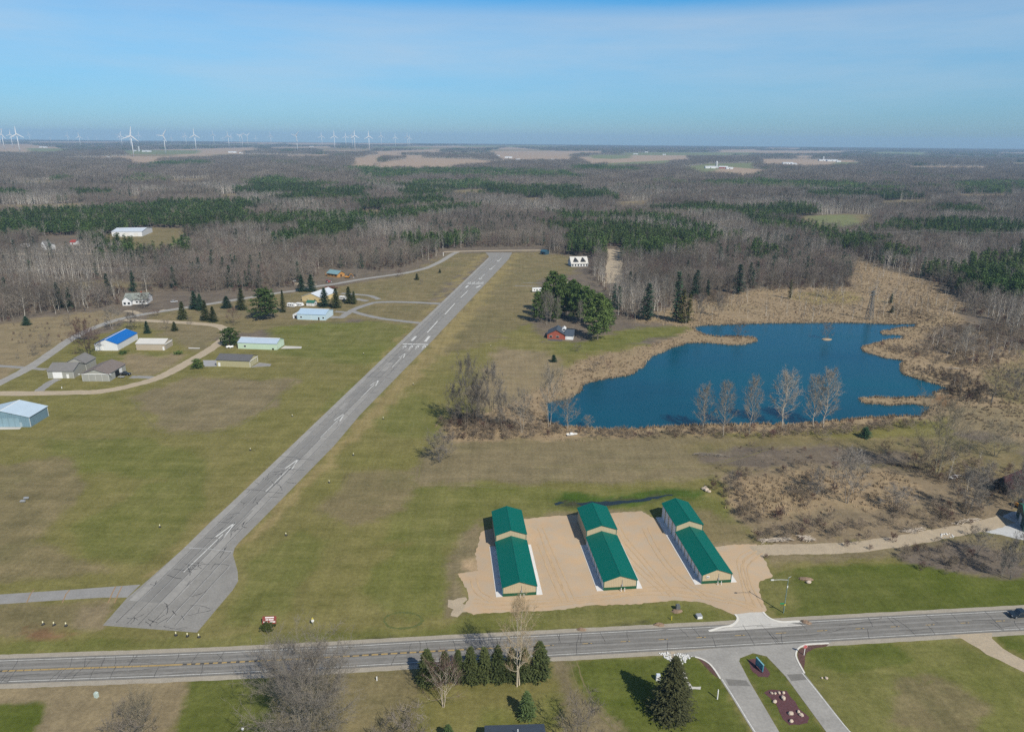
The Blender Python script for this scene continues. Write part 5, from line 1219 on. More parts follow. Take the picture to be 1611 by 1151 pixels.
for a, l in (((232,524,505,13), 'small dark spruce on the lawn beside the pale roofed beige hangar'), ((275,520,506,13), 'small brownish spruce inside the loop road'), ((288,502,474,19), 'spruce on the outer side of the loop road'), ((307,486,458,20), 'dark spruce at the lane, tallest of its pair'), ((316,488,462,16), 'narrow dark spruce close to a taller one at the lane'), ((324,504,472,18), 'pointed spruce beside an olive one by the loop road'), ((336,506,482,17), 'olive spruce beside a pointed one by the loop road'),
    ((357,484,466,20), 'blue green spruce beside the lane'), ((381,487,453,20), 'tall spruce next to the large white pine'), ((42,511,497,16), 'small dark evergreen in the tan western field'), ((446,491,456,12), 'slim spruce between white pine and parked vehicles'), ((475,458,433,18), 'dark spruce at the road, first of a tight pair'), ((490,458,432,20), 'dark spruce at the road, broader of a tight pair'),
    ((511,482,453,22), 'dark spruce covering the corner of the cream hangar'), ((529,484,453,20), 'brown tinged spruce beside the cream hangar'), ((549,477,451,18), 'spruce with a white vehicle beside it'), ((557,478,458,12), 'shorter spruce leaning on a taller one by the drive'), ((656,440,430,9), 'small evergreen in the grass beside the access road'), ((692,429,423,6), 'tiny evergreen in the grass near the runway end')):
    plant(K_SPD if 'dark' in l or 'blue' in l else K_SPR, *a, l, 'spruce', ref_w=.45)
plant(K_RPINE, 361.5,543,517,31, 'round bushy pine beside the mint hangar', 'pine', ref_w=.93)
plant(K_RPINE, 311,579,565,20, 'low round pine at the slab of the khaki hangar', 'pine', ref_w=.93)
plant(K_WPINE, 418,502,454,46, 'large dark white pine behind the mint hangar', 'pine', ref_w=.56)
for i, (a, l) in enumerate((((846,507,458,22), 'white pine on the runway side of the grove by the brick house'), ((857,500,445,24), 'white pine second from the runway side of the grove'), ((869,494,427,34), 'tallest white pine of the grove with rounded top'), ((882,500,438,26), 'white pine close behind the brick house roof'), ((895,498,444,26), 'white pine in the middle of the grove'), ((907,506,446,28), 'white pine over a pale trunk in the grove'), ((919,509,450,26), 'white pine behind the brick house garage'),
    ((930,508,456,24), 'white pine at the back of the front pine'), ((940,534,462,40), 'broad front white pine beside the brick house with bare lower trunk'), ((951,522,470,26), 'white pine at the east side of the broad front pine'), ((958,514,478,20), 'easternmost short white pine of the grove'), ((901,489,440,24), 'white pine at the back of the grove near the small shed'), ((884,486,432,24), 'white pine at the back beside the tallest one'), ((872,506,470,20), 'low white pine behind bare birches at the grove front'))):
    plant(K_WPINE, *a, l, 'pine', 'white pines of the grove by the brick house', ref_w=.56, var=i % 3)
for a, l in (((852,508,465,14), 'bare birch at the front of the pine grove, nearest the runway'), ((860,510,462,16), 'bare birch at the front of the pine grove with double stem'), ((866,509,466,14), 'bare birch before the low white pine of the grove'), ((877,509,472,12), 'short bare birch at the grove front beside the brick house'), ((912,512,478,10), 'pale bare trunk in front of the grove above the garage')):
    plant(K_WILP, *a, l, 'birch', ref_w=.7)
K_CED = Kind('cedar_tree', [cone_tree(215+s, 14, 2.4, 34, 11, 4, .2, .06, .6, .8, .55, lumpy=.35) for s in range(2)], BARKD, NEEDB, 14)
K_CEDY = Kind('cedar_tree', [cone_tree(218, 14, 2.4, 34, 11, 4, .2, .04, .5, .8, .55, lumpy=.3)], BARKD, NEEDY, 14)
for a, l in (((1018,503,446,26), 'dark leaning evergreen at the meadow edge north of the pond'), ((1063,506,427,22), 'tall thin topped evergreen behind the pond neck'), ((1095,464,425,18), 'dark evergreen among bare trees above the pond reeds'), ((1161,462,416,20), 'sparse tall evergreen at the back of the reeds'), ((1000,411,390,12), 'dark evergreen beside the dirt track'), ((1072,507,455,20), 'olive evergreen beside the tall one behind the pond neck'), ((1082,508,462,16), 'olive evergreen at the pond neck, shorter than its neighbour'), ((871,569,558,11), 'small round evergreen alone in the field below the brick house'), ((1361,688,672,18), 'small dark round evergreen in the field south of the pond'), ((228,432,403,13), 'dark green evergreen alone in the western woods'), ((1401,477,462,8), 'tiny evergreen in the marsh north of the pond'), ((1403,492,482,9), 'olive round shrub in the marsh north of the pond'), ((1242,470,440,8), 'young olive evergreen in the reeds behind the pond')):
    plant(K_CEDY if 'olive' in l else K_CED, *a, l, 'evergreen', ref_w=.34)
for a, l in (((562,436,410,15), 'white barked bare birch beside the access road'), ((468,443,410,13), 'white barked bare birch near the timber house drive'), ((71,385,368,14), 'leafless tree behind the white farmhouse'), ((135,398,378,12), 'pale leafless tree over the gravel road'), ((34,452,428,12), 'white barked leafless tree by the small western pool')):
    plant(K_WILP, *a, l, 'birch', ref_w=.7)
# south of the road
K_BIG = Kind('bare_tree', [bare(230, 17, 18, 60, 20, 17, 1.5, .10, .66, stems=4, twr=.034, tr=.02, sides=7, flare=.16)], tint_mat('ash_bark', (.27,.24,.18), (.19,.17,.13)), tint_mat('ash_twigs', (.20,.18,.155), (.15,.132,.118)), 17)
plant(K_BIG, 484,1160,1046,168, 'very large grey bare tree spreading over the county road', ref_w=1.12)
K_BIR = Kind('bare_cottonwood', [bare(235, 24, 10.5, 44, 12, 9, 1.3, .2, 1.08, stems=2, twr=.04, tr=.0105, sides=6, flare=.05)], tint_mat('cream_bark', (.52,.45,.34), (.42,.36,.27), .05), TWIGY, 24)
plant(K_BIR, 815,1078,944,58, 'tall pale barked bare cottonwood in front of the spruce row', ref_w=.46)
K_SBI = Kind('bare_birch', [bare(238, 9, 7.5, 26, 9, 9, .9, .2, .9, stems=4, twr=.03, tr=.012, sides=5, flare=.1)], tint_mat('birch_bark', (.62,.55,.47), (.45,.36,.29), .05), TWIGR, 9)
plant(K_SBI, 697.5,1111,1046,62, 'small many stemmed birch with pinkish bark before the spruce row', ref_w=.8)
plant(K_OAK, 226,1158,1098,50, 'young yellowish bare tree standing in a patch of thorny brush', ref_w=1.0, var=0)
for a, l in (((190,1158,1128,62), 'mauve grey bare shrub in the dry field south of the road'), ((215,1166,1132,66), 'dark bare shrub next to the young yellowish tree'), ((645,1165,1126,78), 'mauve bare shrub between dry field and house lawn'), ((600,1168,1146,44), 'low grey bare shrub beside the mauve one'), ((915,1172,1108,74), 'tall dense grey bare shrub beside the blue roofed house'), ((690,1052,1046,1), '')):
    if l: plant(K_SHB, *a, l, 'shrub', ref_w=1.2)
K_ARB = Kind('spruce_tree', [cone_tree(240+s, 7.6, 2.0, 46, 16, 8, .22, .02, .62, .46, .34, lumpy=.22) for s in range(3)], BARKD, NEEDD, 7.6)
for i, (bx, by, ty, wp) in enumerate(((673,1072,1022,32), (700,1069,1025,25), (721,1069,1023,23), (741,1071,1018,27), (762,1070,1018,26), (783,1069,1016,27), (804,1067,1020,25), (824,1067,1018,26), (848,1064,1010,34))):
    plant(K_ARB, bx, by, ty, wp, ('broad spruce at the west end of the roadside row', 'second spruce from the west end of the roadside row', 'third and smallest spruce of the roadside row', 'fourth spruce of the roadside row, left of a slim one', 'middle spruce of the roadside row', 'spruce of the roadside row just west of the cottonwood crown', 'spruce of the roadside row hidden by cottonwood limbs', 'spruce of the roadside row just east of the cottonwood trunk', 'broad spruce at the east end of the roadside row')[i].replace('left of', 'beside'), 'spruce', 'spruces in the roadside row', ref_w=.46, var=i % 3)
K_BSP = Kind('spruce_tree', [cone_tree(250, 15, 5.2, 62, 24, 9, .28, .02, .80, .62, .42, lumpy=.24)], BARKD, tint_mat('olive_spruce_needles', (.040,.048,.020), (.070,.070,.032), .1, clump=.6), 15)
plant(K_BSP, 1056,1124,1034,78, 'large dark spruce on the lawn beside the side street', 'spruce', ref_w=.69)
K_YSP = Kind('spruce_tree', [cone_tree(255, 5, 1.6, 36, 15, 6, .2, .02, .6, .38, .28, lumpy=.2)], BARKD, tint_mat('bright_needles', (.045,.085,.03), (.075,.10,.035), .1), 5)
plant(K_YSP, 828.5,1128,1088,30, 'small bright green spruce on the lawn with a round shadow', 'spruce', ref_w=.64)
plant(K_YSP, 705,1166,1140,24, 'small yellowish evergreen by the blue roofed house', 'spruce', ref_w=.64)

# ---- brush, reeds and long grass
def fill(polys, step, dens=1.0, holes=(), clumpy=0):
    XX, YY = [], []
    for p in polys:
        pw = [(v.x, v.y) for v in poly_at(p)]; xs = [a for a, b in pw]; ys = [b for a, b in pw]
        gx, gy = np.meshgrid(np.arange(min(xs), max(xs), step), np.arange(min(ys), max(ys), step)); gx = gx.ravel()+NR.uniform(-.6, .6, gx.size)*step; gy = gy.ravel()+NR.uniform(-.6, .6, gy.size)*step
        k = inside(gx, gy, pw) & (NR.uniform(0, 1, len(gx)) < dens)
        XX.append(gx[k]); YY.append(gy[k])
    XX, YY = np.concatenate(XX), np.concatenate(YY)
    if clumpy:
        k = (fld(XX*6, YY*6)+NR.normal(0, .6, len(XX))) > clumpy-1; XX, YY = XX[k]+NR.normal(0, 2.2, k.sum()), YY[k]+NR.normal(0, 3.0, k.sum())
    for h_ in holes:
        k = ~inside(XX, YY, [(v.x, v.y) for v in poly_at(h_)]); XX, YY = XX[k], YY[k]
    return XX, YY
RP0 = [z[1] for z in ZONES if z[0] is REED][1:3]
BR = [[(690,668),(720,650),(760,660),(870,672),(905,682),(820,692),(750,694),(700,692)], [(900,678),(1000,681),(1110,680),(1250,676),(1340,670),(1460,662),(1470,672),(1350,684),(1200,690),(1060,690),(920,690)],
 [(1140,775),(1146,748),(1250,733),(1330,738),(1180,752),(1160,772),(1190,806),(1250,822),(1330,812),(1450,790),(1560,790),(1560,818),(1480,834),(1330,852),(1230,856),(1195,846),(1145,800)],
 [(1460,520),(1600,508),(1640,550),(1540,580),(1440,568),(1460,545)], [(1440,582),(1540,592),(1530,606),(1450,600)], [(1362,616),(1398,613),(1400,626),(1362,626)], [(1440,616),(1480,619),(1470,627),(1440,626)],
 [(1410,868),(1500,856),(1560,876),(1596,898),(1540,906),(1460,890)], [(1235,775),(1290,758),(1345,790),(1290,798),(1250,792)], [(1430,700),(1540,718),(1560,765),(1500,775),(1440,745)], [(1580,745),(1700,760),(1700,800),(1590,800)],
 [(1500,600),(1560,610),(1540,640),(1490,625)], [(1400,545),(1450,552),(1440,566),(1395,556)], [(1090,455),(1150,462),(1140,478),(1092,474)], [(1200,446),(1330,442),(1340,452),(1210,458)], [(1420,725),(1460,728),(1470,750),(1430,748)]]
bx, by = fill(BR[:2], 2.1, .8, [lake_px]); bx2, by2 = fill(BR[2:3]*1+BR[3:], 2.0, .66, [lake_px], .42); bx, by = np.concatenate([bx, bx2]), np.concatenate([by, by2]); stuff_scatter('brush_thicket', SH+SH+SHR[:1], bx, by, NR.uniform(.3, 1.15, len(bx))**1.1, 'mauve brown leafless brush around pond and scrub basin', 'brush')
BR2 = [[(1090,714),(1200,704),(1330,702),(1440,715),(1430,730),(1300,728),(1180,734),(1100,726)], [(1380,690),(1480,686),(1611,705),(1611,730),(1480,715)], [(1205,870),(1300,868),(1420,860),(1420,878),(1300,880),(1215,886)], [(1140,500),(1440,480),(1500,520),(1440,500),(1300,500)], [(0,515),(130,500),(200,500),(120,528),(40,560)]]
bx, by = fill(BR2, 4.2, .5, (), .6); stuff_scatter('low_brush', SH+SHR, bx, by, NR.uniform(.2, .6, len(bx)), 'low brown brush scattered over the rough fields', 'brush')
sx1, sy1 = fill(RP0+[BR[3], BR[11], BR[9]], 8.0, .4, [lake_px])
stuff_scatter('marsh_saplings', FA, sx1, sy1, NR.uniform(.2, .68, len(sx1)), 'thin bare saplings dotted through the marsh and brush', 'saplings')
def tuft(seed, h=1.05, n=16, w=.10, spread=.85):
    q = np.random.default_rng(seed); V, T = [], []
    for k in range(n):
        a = q.uniform(0, 6.28); r = q.uniform(0, spread); p = np.array([math.cos(a)*r, math.sin(a)*r, 0]); d = np.array([q.normal()*.22, q.normal()*.22, 1])*h*q.uniform(.6, 1.15)
        s_ = np.array([math.cos(a*3), math.sin(a*3), 0])*w*q.uniform(.7, 1.3); b = len(V); V.extend([p-s_, p+s_, p+d]); T.append((b, b+1, b+2))
    return fast_mesh('reed_tuft', V, T, [REEDM])
RT = [tuft(300+s) for s in range(4)]
RP = [z[1] for z in ZONES if z[0] is REED]
bx, by = fill(RP[:1]+RP[1:3], 1.75, .7, [lake_px]+BR[1:2], .45); stuff_scatter('marsh_reeds', RT, bx, by, NR.uniform(.6, 1.15, len(bx)), 'tan dry cattail reeds fringing the pond', 'reeds')
bx, by = fill([RP[3]], 1.3, .8, (), .4); stuff_scatter('basin_reeds', RT, bx, by, NR.uniform(.55, 1.2, len(bx)), 'tan dry reeds filling the scrub basin', 'reeds')
# denser reeds right along the shoreline
sx_, sy_ = [], []
LP = [lake.matrix_world @ v.co for v in lake.data.vertices]
for p, q2 in zip(LP, LP[1:]+LP[:1]):
    for k in range(4):
        f = (k+R.random())/4; sx_.append(p.x+(q2.x-p.x)*f+R.uniform(-.5, .5)); sy_.append(p.y+(q2.y-p.y)*f+R.uniform(-.5, .5))
stuff_scatter('shore_reeds', RT, np.array(sx_), np.array(sy_), NR.uniform(.8, 1.5, len(sx_)), 'dense band of reeds standing in the pond edge', 'reeds')
# ---------------------------------------------------------------- vehicles
TYRE = M('tyre_rubber', (.02,.02,.021), .85, .2, 3.); RIM = M('wheel_rim', (.35,.36,.37), .4, .1, 3., metal=.5)
def wheel(root, x, y, r, w=.24):
    def disc(rad, half, nm, m, par):
        n = 14; mb = MB(); vs = [(x+rad*math.cos(2*math.pi*k/n), y-half, r+rad*math.sin(2*math.pi*k/n)) for k in range(n)]+[(x+rad*math.cos(2*math.pi*k/n), y+half, r+rad*math.sin(2*math.pi*k/n)) for k in range(n)]
        mb.add(vs, [(k, (k+1) % n, (k+1) % n+n, k+n) for k in range(n)]+[tuple(range(n))[::-1], tuple(range(n, 2*n))]); return mb.build(nm, m, par)
    wh = empty('wheel', (0, 0, 0)); wh.parent = root
    disc(r, w/2, 'tyre', TYRE, wh); disc(r*.62, w/2+.02, 'rim', RIM, wh)
def paint(name, col): return M(name, col, .3, .04, .8, spec=.6)
def heading(a, b): A, B = at(*a), at(*b); return A, math.atan2(B.y-A.y, B.x-A.x)
LAMP = M('lamp_lens', (.75,.75,.72), .2, .05, 2.); TAIL = M('tail_lens', (.35,.02,.02), .3, .05, 2.)
def car(name, label, a, b, prof, cab, L, W, col, cat, r=.36, wheels=(.19, .81), group=None):
    """PROF: lower body outline (x from the rear in shares of L, z in m); CAB: glasshouse outline"""
    p, rz = heading(a, b); o = empty(name, (p.x, p.y, .04), rz, label, cat, group)
    MB().prism([((x-.5)*L, z) for x, z in prof], -W/2, W/2, 'y').build('body', col, o)
    if cab:
        g = MB().prism([((x-.5)*L, z) for x, z in cab], -W*.44, W*.44, 'y'); g.build('window', GLASS, o)
        xs = [x for x, z in cab]; zt = max(z for x, z in cab); top = [x for x, z in cab if z > zt-.05]
        MB().box((min(top)-.5)*L-.05, (max(top)-.5)*L+.05, -W*.43, W*.43, zt+.003, zt+.07).build('roof', col, o)
    for f in wheels:
        for s in (-1, 1): wheel(o, (f-.5)*L, s*(W/2-.10), r)
    zf = max(z for x, z in prof if x > .9)
    for s in (-1, 1):
        MB().box(L/2+.003, L/2+.05, s*W*.38-.17, s*W*.38+.17, zf-.3, zf-.1).build('headlight', LAMP, o)
        MB().box(-L/2-.05, -L/2-.003, s*W*.40-.12, s*W*.40+.12, .7, .95).build('tail_light', TAIL, o)
    return o
PICK = [(0,.45),(1,.45),(1,.95),(.97,1.08),(.70,1.15),(.66,1.18),(.35,1.18),(0,1.16)]
PCAB = [(.34,1.185),(.70,1.155),(.62,1.85),(.37,1.88)]
SED = [(0,.35),(1,.35),(1,.72),(.95,.86),(.70,.98),(.14,1.02),(0,.95)]; SCAB = [(.12,1.025),(.70,.985),(.55,1.42),(.26,1.44)]
VAN = [(0,.4),(1,.4),(1,1.0),(.93,1.2),(.82,1.25),(0,1.25)]; VCAB = [(.01,1.255),(.88,1.22),(.74,2.05),(.02,2.1)]
BLK = paint('black_paint', (.012,.014,.018)); NAVY = paint('dark_blue_paint', (.012,.022,.035)); WHT = paint('white_paint', (.75,.75,.74)); REDP = paint('red_paint', (.42,.03,.03)); ORG = paint('machine_orange', (.55,.24,.02)); SILV = paint('silver_paint', (.42,.43,.44))
car('pickup_truck', 'dark pickup truck driving on the county road', (1604,969), (1580,970.4), PICK, PCAB, 5.9, 2.0, NAVY, 'truck', .4)
car('pickup_truck', 'black pickup parked by the open door of the brown roofed hangar', (197,590), (206,590.3), PICK, PCAB, 5.8, 2.0, BLK, 'truck', .4)
car('parked_car', 'black car in the drive near the timber house', (466,440.5), (473,440), SED, SCAB, 5.0, 2.0, BLK, 'car')
car('parked_car', 'white car behind the black one near the timber house', (465,443.2), (472,442.6), SED, SCAB, 4.6, 1.9, WHT, 'car')
car('parked_car', 'pale car parked beside the white house in the west', (274,475.5), (280,475), SED, SCAB, 4.8, 1.9, SILV, 'car')
car('parked_van', 'white van parked beside the red cottage', (126,380), (132,380), VAN, VCAB, 6.0, 2.2, WHT, 'van', .4)
def rv(label, a, b, L, W, H_, col, name='motorhome', cat='motorhome', stripe=True, group=None):
    p, rz = heading(a, b); o = empty(name, (p.x, p.y, .03), rz, label, cat, group)
    MB().prism([(-L/2, .5), (L/2-.5, .5), (L/2, .9), (L/2, 1.5), (L/2-.7, H_*.72), (L/2-.4, H_*.97), (L/2-.7, H_), (-L/2+.1, H_), (-L/2, H_-.15)], -W/2, W/2, 'y').build('body', col, o)
    for x, w_ in ((-L*.3, 1.0), (-L*.05, 1.3), (L*.2, .9)):
        for s in (-1, 1): MB().box(x-w_/2, x+w_/2, min(s*(W/2+.003), s*(W/2+.04)), max(s*(W/2+.003), s*(W/2+.04)), H_*.48, H_*.74).build('window', GLASS, o)
    MB().box(L*.36, L*.36+.75, -W/2-.04, -W/2-.003, .55, H_*.76).build('door', OFFW, o)
    MB().box(-.6, .5, -.5, .5, H_+.003, H_+.3).build('roof_vent', OFFW, o)
    for f in (-.28, .3):
        for s in (-1, 1): wheel(o, f*L, s*(W/2-.12), .4)
    return o
rv('white motorhome parked on the grass beside the pine grove', (845.5,459), (853,459), 8.6, 2.6, 3.2, WHT)
rv('white camper with green trim beside the small green roofed shed', (459.5,483), (465,483.6), 7, 2.5, 2.9, WHT, 'camper', 'camper')
rv('shorter white camper between a spruce and the green roofed shed', (472,482), (477,482.4), 5.5, 2.4, 2.7, WHT, 'camper', 'camper')
rv('white camper tucked between two conifers by the cream hangar', (540,471.5), (545,472), 6.0, 2.4, 2.8, WHT, 'camper', 'camper')
# trailer, tractor, excavator
p, rz = heading((521,454), (535,453.6)); o = empty('flatbed_trailer', (p.x, p.y, 0), rz, 'long rusty brown trailer parked below the access road', 'trailer')
RUSTM = M('rusty_steel', (.12,.05,.03), .85, .25, 1.)
MB().box(-5.5, 5.5, -1.2, 1.2, .75, 1.0).build('deck', RUSTM, o); MB().box(-4.8, 3.0, -1.0, 1.0, 1.003, 2.0).build('load', RUSTM, o); MB().tube([(5.5, 0, .85), (7.2, 0, .6)], .09).build('tow_bar', RUSTM, o)
for x in (-3, -1.8):
    for s in (-1, 1): wheel(o, x, s*1.0, .42)
def tractor(label, a, b, col, k=1.0):
    p, rz = heading(a, b); o = empty('tractor', (p.x, p.y, 0), rz, label, 'tractor')
    MB().prism([(-1.2, .7), (2.0, .7), (2.0, 1.35), (.4, 1.55), (-.1, 1.5), (-1.3, 1.2)], -.5, .5, 'y').build('body', col, o)
    MB().box(-1.2, .1, -.6, .6, 1.51, 2.5).build('cab', GLASS, o); MB().box(-1.35, .25, -.7, .7, 2.503, 2.62).build('roof', col, o)
    MB().tube([(1.3, 0, 1.4), (1.3, 0, 2.3)], .06).build('exhaust', DARKV, o)
    for s in (-1, 1): wheel(o, -.8, s*.85, .85, .45); wheel(o, 1.6, s*.7, .5, .3)
    MB().box(2.3, 3.1, -.95, .95, .3, .95).build('bucket', GALV, o)
    for s in (-1, 1): MB().tube([(.8, s*.6, 1.3), (2.0, s*.6, 1.5), (2.5, s*.6, .7)], .07).build('loader_arm', col, o)
tractor('red tractor with loader at the road before the timber house', (516,444.6), (524,444), REDP)
p, rz = heading((547,437.5), (554,437.8)); o = empty('excavator', (p.x, p.y, 0), rz, 'orange excavator standing beside the timber house plot', 'excavator')
for s in (-1, 1): MB().prism([(-1.9, .15), (-1.5, 0), (1.5, 0), (1.9, .15), (1.9, .6), (1.5, .8), (-1.5, .8), (-1.9, .6)], s*1.2-.3, s*1.2+.3, 'y').build('track', TYRE, o)
MB().prism([(-2.0, .9), (1.3, .9), (1.3, 1.6), (.2, 1.8), (-2.0, 1.9)], -1.3, 1.3, 'y').build('body', ORG, o); MB().box(0, 1.4, .1, 1.25, 1.75, 3.0).build('cab', GLASS, o)
MB().tube([(1.2, -.4, 1.6), (3.2, -.4, 4.2), (5.0, -.4, 3.4)], [.28, .26, .18], 5).build('boom', ORG, o); MB().tube([(5.0, -.4, 3.5), (5.6, -.4, 1.2)], .16, 5).build('stick', ORG, o)
MB().prism([(5.3, .3), (6.2, .3), (6.1, 1.2), (5.5, 1.3)], -.9, .1, 'y').build('bucket', GALV, o)
p, rz = heading((1606,797.5), (1611,797)); o = empty('loader', (p.x, p.y, 0), rz, 'yellow machine parked at the edge of the stone yard', 'machine')
MB().prism([(-2, .8), (2, .8), (2, 1.5), (0, 1.7), (-2, 1.8)], -1, 1, 'y').build('body', ORG, o); MB().box(-.8, .6, -.8, .8, 1.75, 2.9).build('cab', GLASS, o)
for x in (-1.3, 1.3):
    for s in (-1, 1): wheel(o, x, s*1.0, .6, .4)
MB().box(2.4, 3.2, -1.2, 1.2, .2, 1.0).build('bucket', ORG, o)
def boat(label, a, b, L, W):
    p, rz = heading(a, b); o = empty('boat', (p.x, p.y, .0), rz, label, 'boat'); mb = MB(); n = 9; vs = []; 
    for i in range(n):
        u = i/(n-1); w_ = W/2*(1-u**3)+.03; x = (u-.5)*L
        vs += [(x, -w_, .75+.2*u), (x, -w_*.6, .25+.25*u*u), (x, w_*.6, .25+.25*u*u), (x, w_, .75+.2*u)]
    fs = [(i*4+k, i*4+k+1, i*4+k+5, i*4+k+4) for i in range(n-1) for k in range(3)]+[(0, 1, 2, 3)]
    mb.add(vs, fs); mb.build('hull', WHT, o); dk = MB(); dk.add([(v[0], v[1]*.93, v[2]-.06) for v in vs[0::4]]+[(v[0], v[1]*.93, v[2]-.06) for v in vs[3::4]], [(i, i+1, n+i+1, n+i) for i in range(n-1)]); dk.build('deck', OFFW, o)
    MB().prism([(-.2*L, .8), (.15*L, .8), (.05*L, 1.35), (-.2*L, 1.3)], -W*.3, W*.3, 'y').build('cabin', WHT, o)
    return o
boat('white boat stored on the ground near the old barn', (1503,752), (1511,750), 5.5, 2.0)
boat('white rowing boat lying in the brush at the south shore of the pond', (900,685), (912,684), 4.6, 1.6)

# ---------------------------------------------------------------- wind turbines
TURB = M('turbine_white', (.60,.61,.62), .5, .03, .01)
def turbine_parts():
    tw = MB().tube([(0,0,0), (0,0,.5), (0,0,.985)], [.026,.021,.014], 10).mesh('tower', TURB, True)
    na = MB().prism([(-.05, .985), (.05, .985), (.05, 1.03), (-.05, 1.03)], -.018, .018, 'y').mesh('nacelle', TURB)
    hb = MB().blob((-.065, 0, 1.005), .02, .02, .02, 1, 8, 5, 0).mesh('hub', TURB, True)
    bl = MB(); bl.prism([(-.012, .0), (.014, .0), (.024, .12), (.008, .58), (0, .6), (-.004, .55)], -.005, .005, 'y')
    return tw, na, hb, bl.mesh('blade', TURB)
TWR, NAC, HUB, BLD = turbine_parts()
TB = [(31.7,241,211,11.5,0,-70),(7.2,235,211.5,9,20,40),(2,229,208,8,50,0),(20.5,232,211.5,7.5,10,0),(47.5,222.8,211.5,5.5,0,0),(108,225,213,6,15,0),(127,231,214.6,6.5,0,0),(152.6,223,217,4,0,0),(139,222.5,217.5,3.5,30,0),(188.5,224,213,6.5,40,0),(192.5,230,213.8,7,5,0),(210.6,246.3,213.6,14,10,0),(206.5,232,214,7,40,0),(219.5,224.5,212.5,6.5,5,0),
 (261,242,213.6,11,35,0),(271,226.5,216.5,5,0,0),(289.5,224,214.5,5.5,0,0),(293.5,228.5,213.5,6,5,0),(309,238,212.5,9.5,0,0),(337,227.5,211.5,6.5,0,0),(360.7,232.6,213.6,7,0,0),(364.4,227,214.5,5,20,0),(378,228,213.5,6,55,0),(382,232,213.6,7.5,50,0),(390,229,213,6,55,0),(403,225,217,4,0,0),(427,228.3,213.5,6.5,0,0),
 (468.3,239,213.6,9.5,45,0),(507,230.5,214,6.5,0,0),(527,235,214,8,0,0),(544.5,232,214.5,6.5,0,0),(554.7,232,214,7,30,0),(558.8,236.7,213.5,8,0,0),(581.3,239,214.5,8,0,0),(600.4,230.4,214,6.5,0,0),(622.3,232,216,5.5,0,0),(641.8,232,215,6.5,0,0),(644.8,231,217.5,5,0,0),(351,224.5,217.5,4,15,0),(80,223.5,217,4,40,0)]
for i, (x, yb, yh, bl_, ph, _) in enumerate(TB):
    hy = HY+(x-805.5)*ROLL; yb = max(yb, hy+9.5)
    p = at(x, yb); d = p.y*CP+CAMH*SP; hub = 120-(yh-hy)*d/FPX; hub = min(148, max(60, hub))
    near = yb-hy > 17
    o = empty('wind_turbine', (p.x, p.y, 0), math.radians(92+R.uniform(-25, 25)), None, None)
    nb = ['at the western edge of the horizon fields', 'over the western horizon', 'above the tan fields of the wind farm', 'in the middle of the wind farm', 'towards the east end of the wind farm'][min(4, int(x//135))]
    lab = {0: 'tall white wind turbine with one raised blade near the western edge', 11: 'largest white wind turbine, standing in front of the wind farm', 14: 'large white wind turbine with blades in a Y above tan fields', 18: 'slender white wind turbine with one upright blade before the fields', 27: 'lone white wind turbine with a Y of blades east of the main cluster', 33: 'white wind turbine standing before its neighbours near the tan fields', 1: 'white wind turbine just east of a half hidden one at the western edge'}.get(i, ('white wind turbine ' if near else 'small distant white wind turbine ')+nb)
    tag(o, lab, 'turbine', ('near ' if near else 'distant ')+'wind turbines '+nb)
    o.scale = (hub, hub, hub)
    for me in (TWR, NAC, HUB): link_mesh(me.name, me, o)
    for k in range(3):
        b_ = link_mesh('blade', BLD, o); b_.location = (-.072, 0, 1.005); 
        b_.rotation_euler = (math.radians(ph+120*k), 0, 0); b_.rotation_mode = 'XYZ'
        s = min(bl_*1.0*d/FPX, 186-hub)/hub/.6; b_.matrix_local = Matrix.Translation((-.072, 0, 1.005)) @ Matrix.Rotation(math.radians(ph+120*k), 4, 'X') @ Matrix.Rotation(math.radians(90), 4, 'Z') @ Matrix.Diagonal((1.6, 1.6, s, 1))

# ---------------------------------------------------------------- distant farms
FW = M('farm_white', (.66,.67,.68), .6, .08, .05); FR_ = M('farm_roof', (.50,.52,.54), .5, .08, .05); FRED = M('farm_red', (.28,.06,.05), .7, .1, .05)
FARMS = [(67,232.5,26,1),(230,239,24,1),(212,238,10,0),(365,240.5,22,1),(379,241.5,14,0),(418,238.5,34,1),(428,239,20,0),(490,231,22,0),(167,232.5,16,0),(238,231,18,0),(540,250,14,0),(172,250,8,2),(783,246,16,0),(800,249,18,1),(815,252,14,0),(775,244,12,0),(868,252.5,14,0),(924,264,20,1),(905,262,14,0),(910,242,22,0),(947,236,18,1),(1000,243,20,0),(1017,240,16,0),(1045,244,14,0),
 (1118,265,18,1),(1128,264.5,10,0),(1148,266,16,0),(1138,265,12,2),(1240,258.5,22,1),(1250,259,16,0),(1296,253.5,22,1),(1310,254,26,1),(1320,255,14,0),(1170,248,16,0),(1175,251,10,0),(1451,265,14,0),(1470,271,14,0),(847,232,24,0),(690,244,20,0),(720,243,16,0),(74,263,12,0),(76,264.5,8,0),(10,277,12,0),(400,262,14,2),(187,315.5,10,0)]
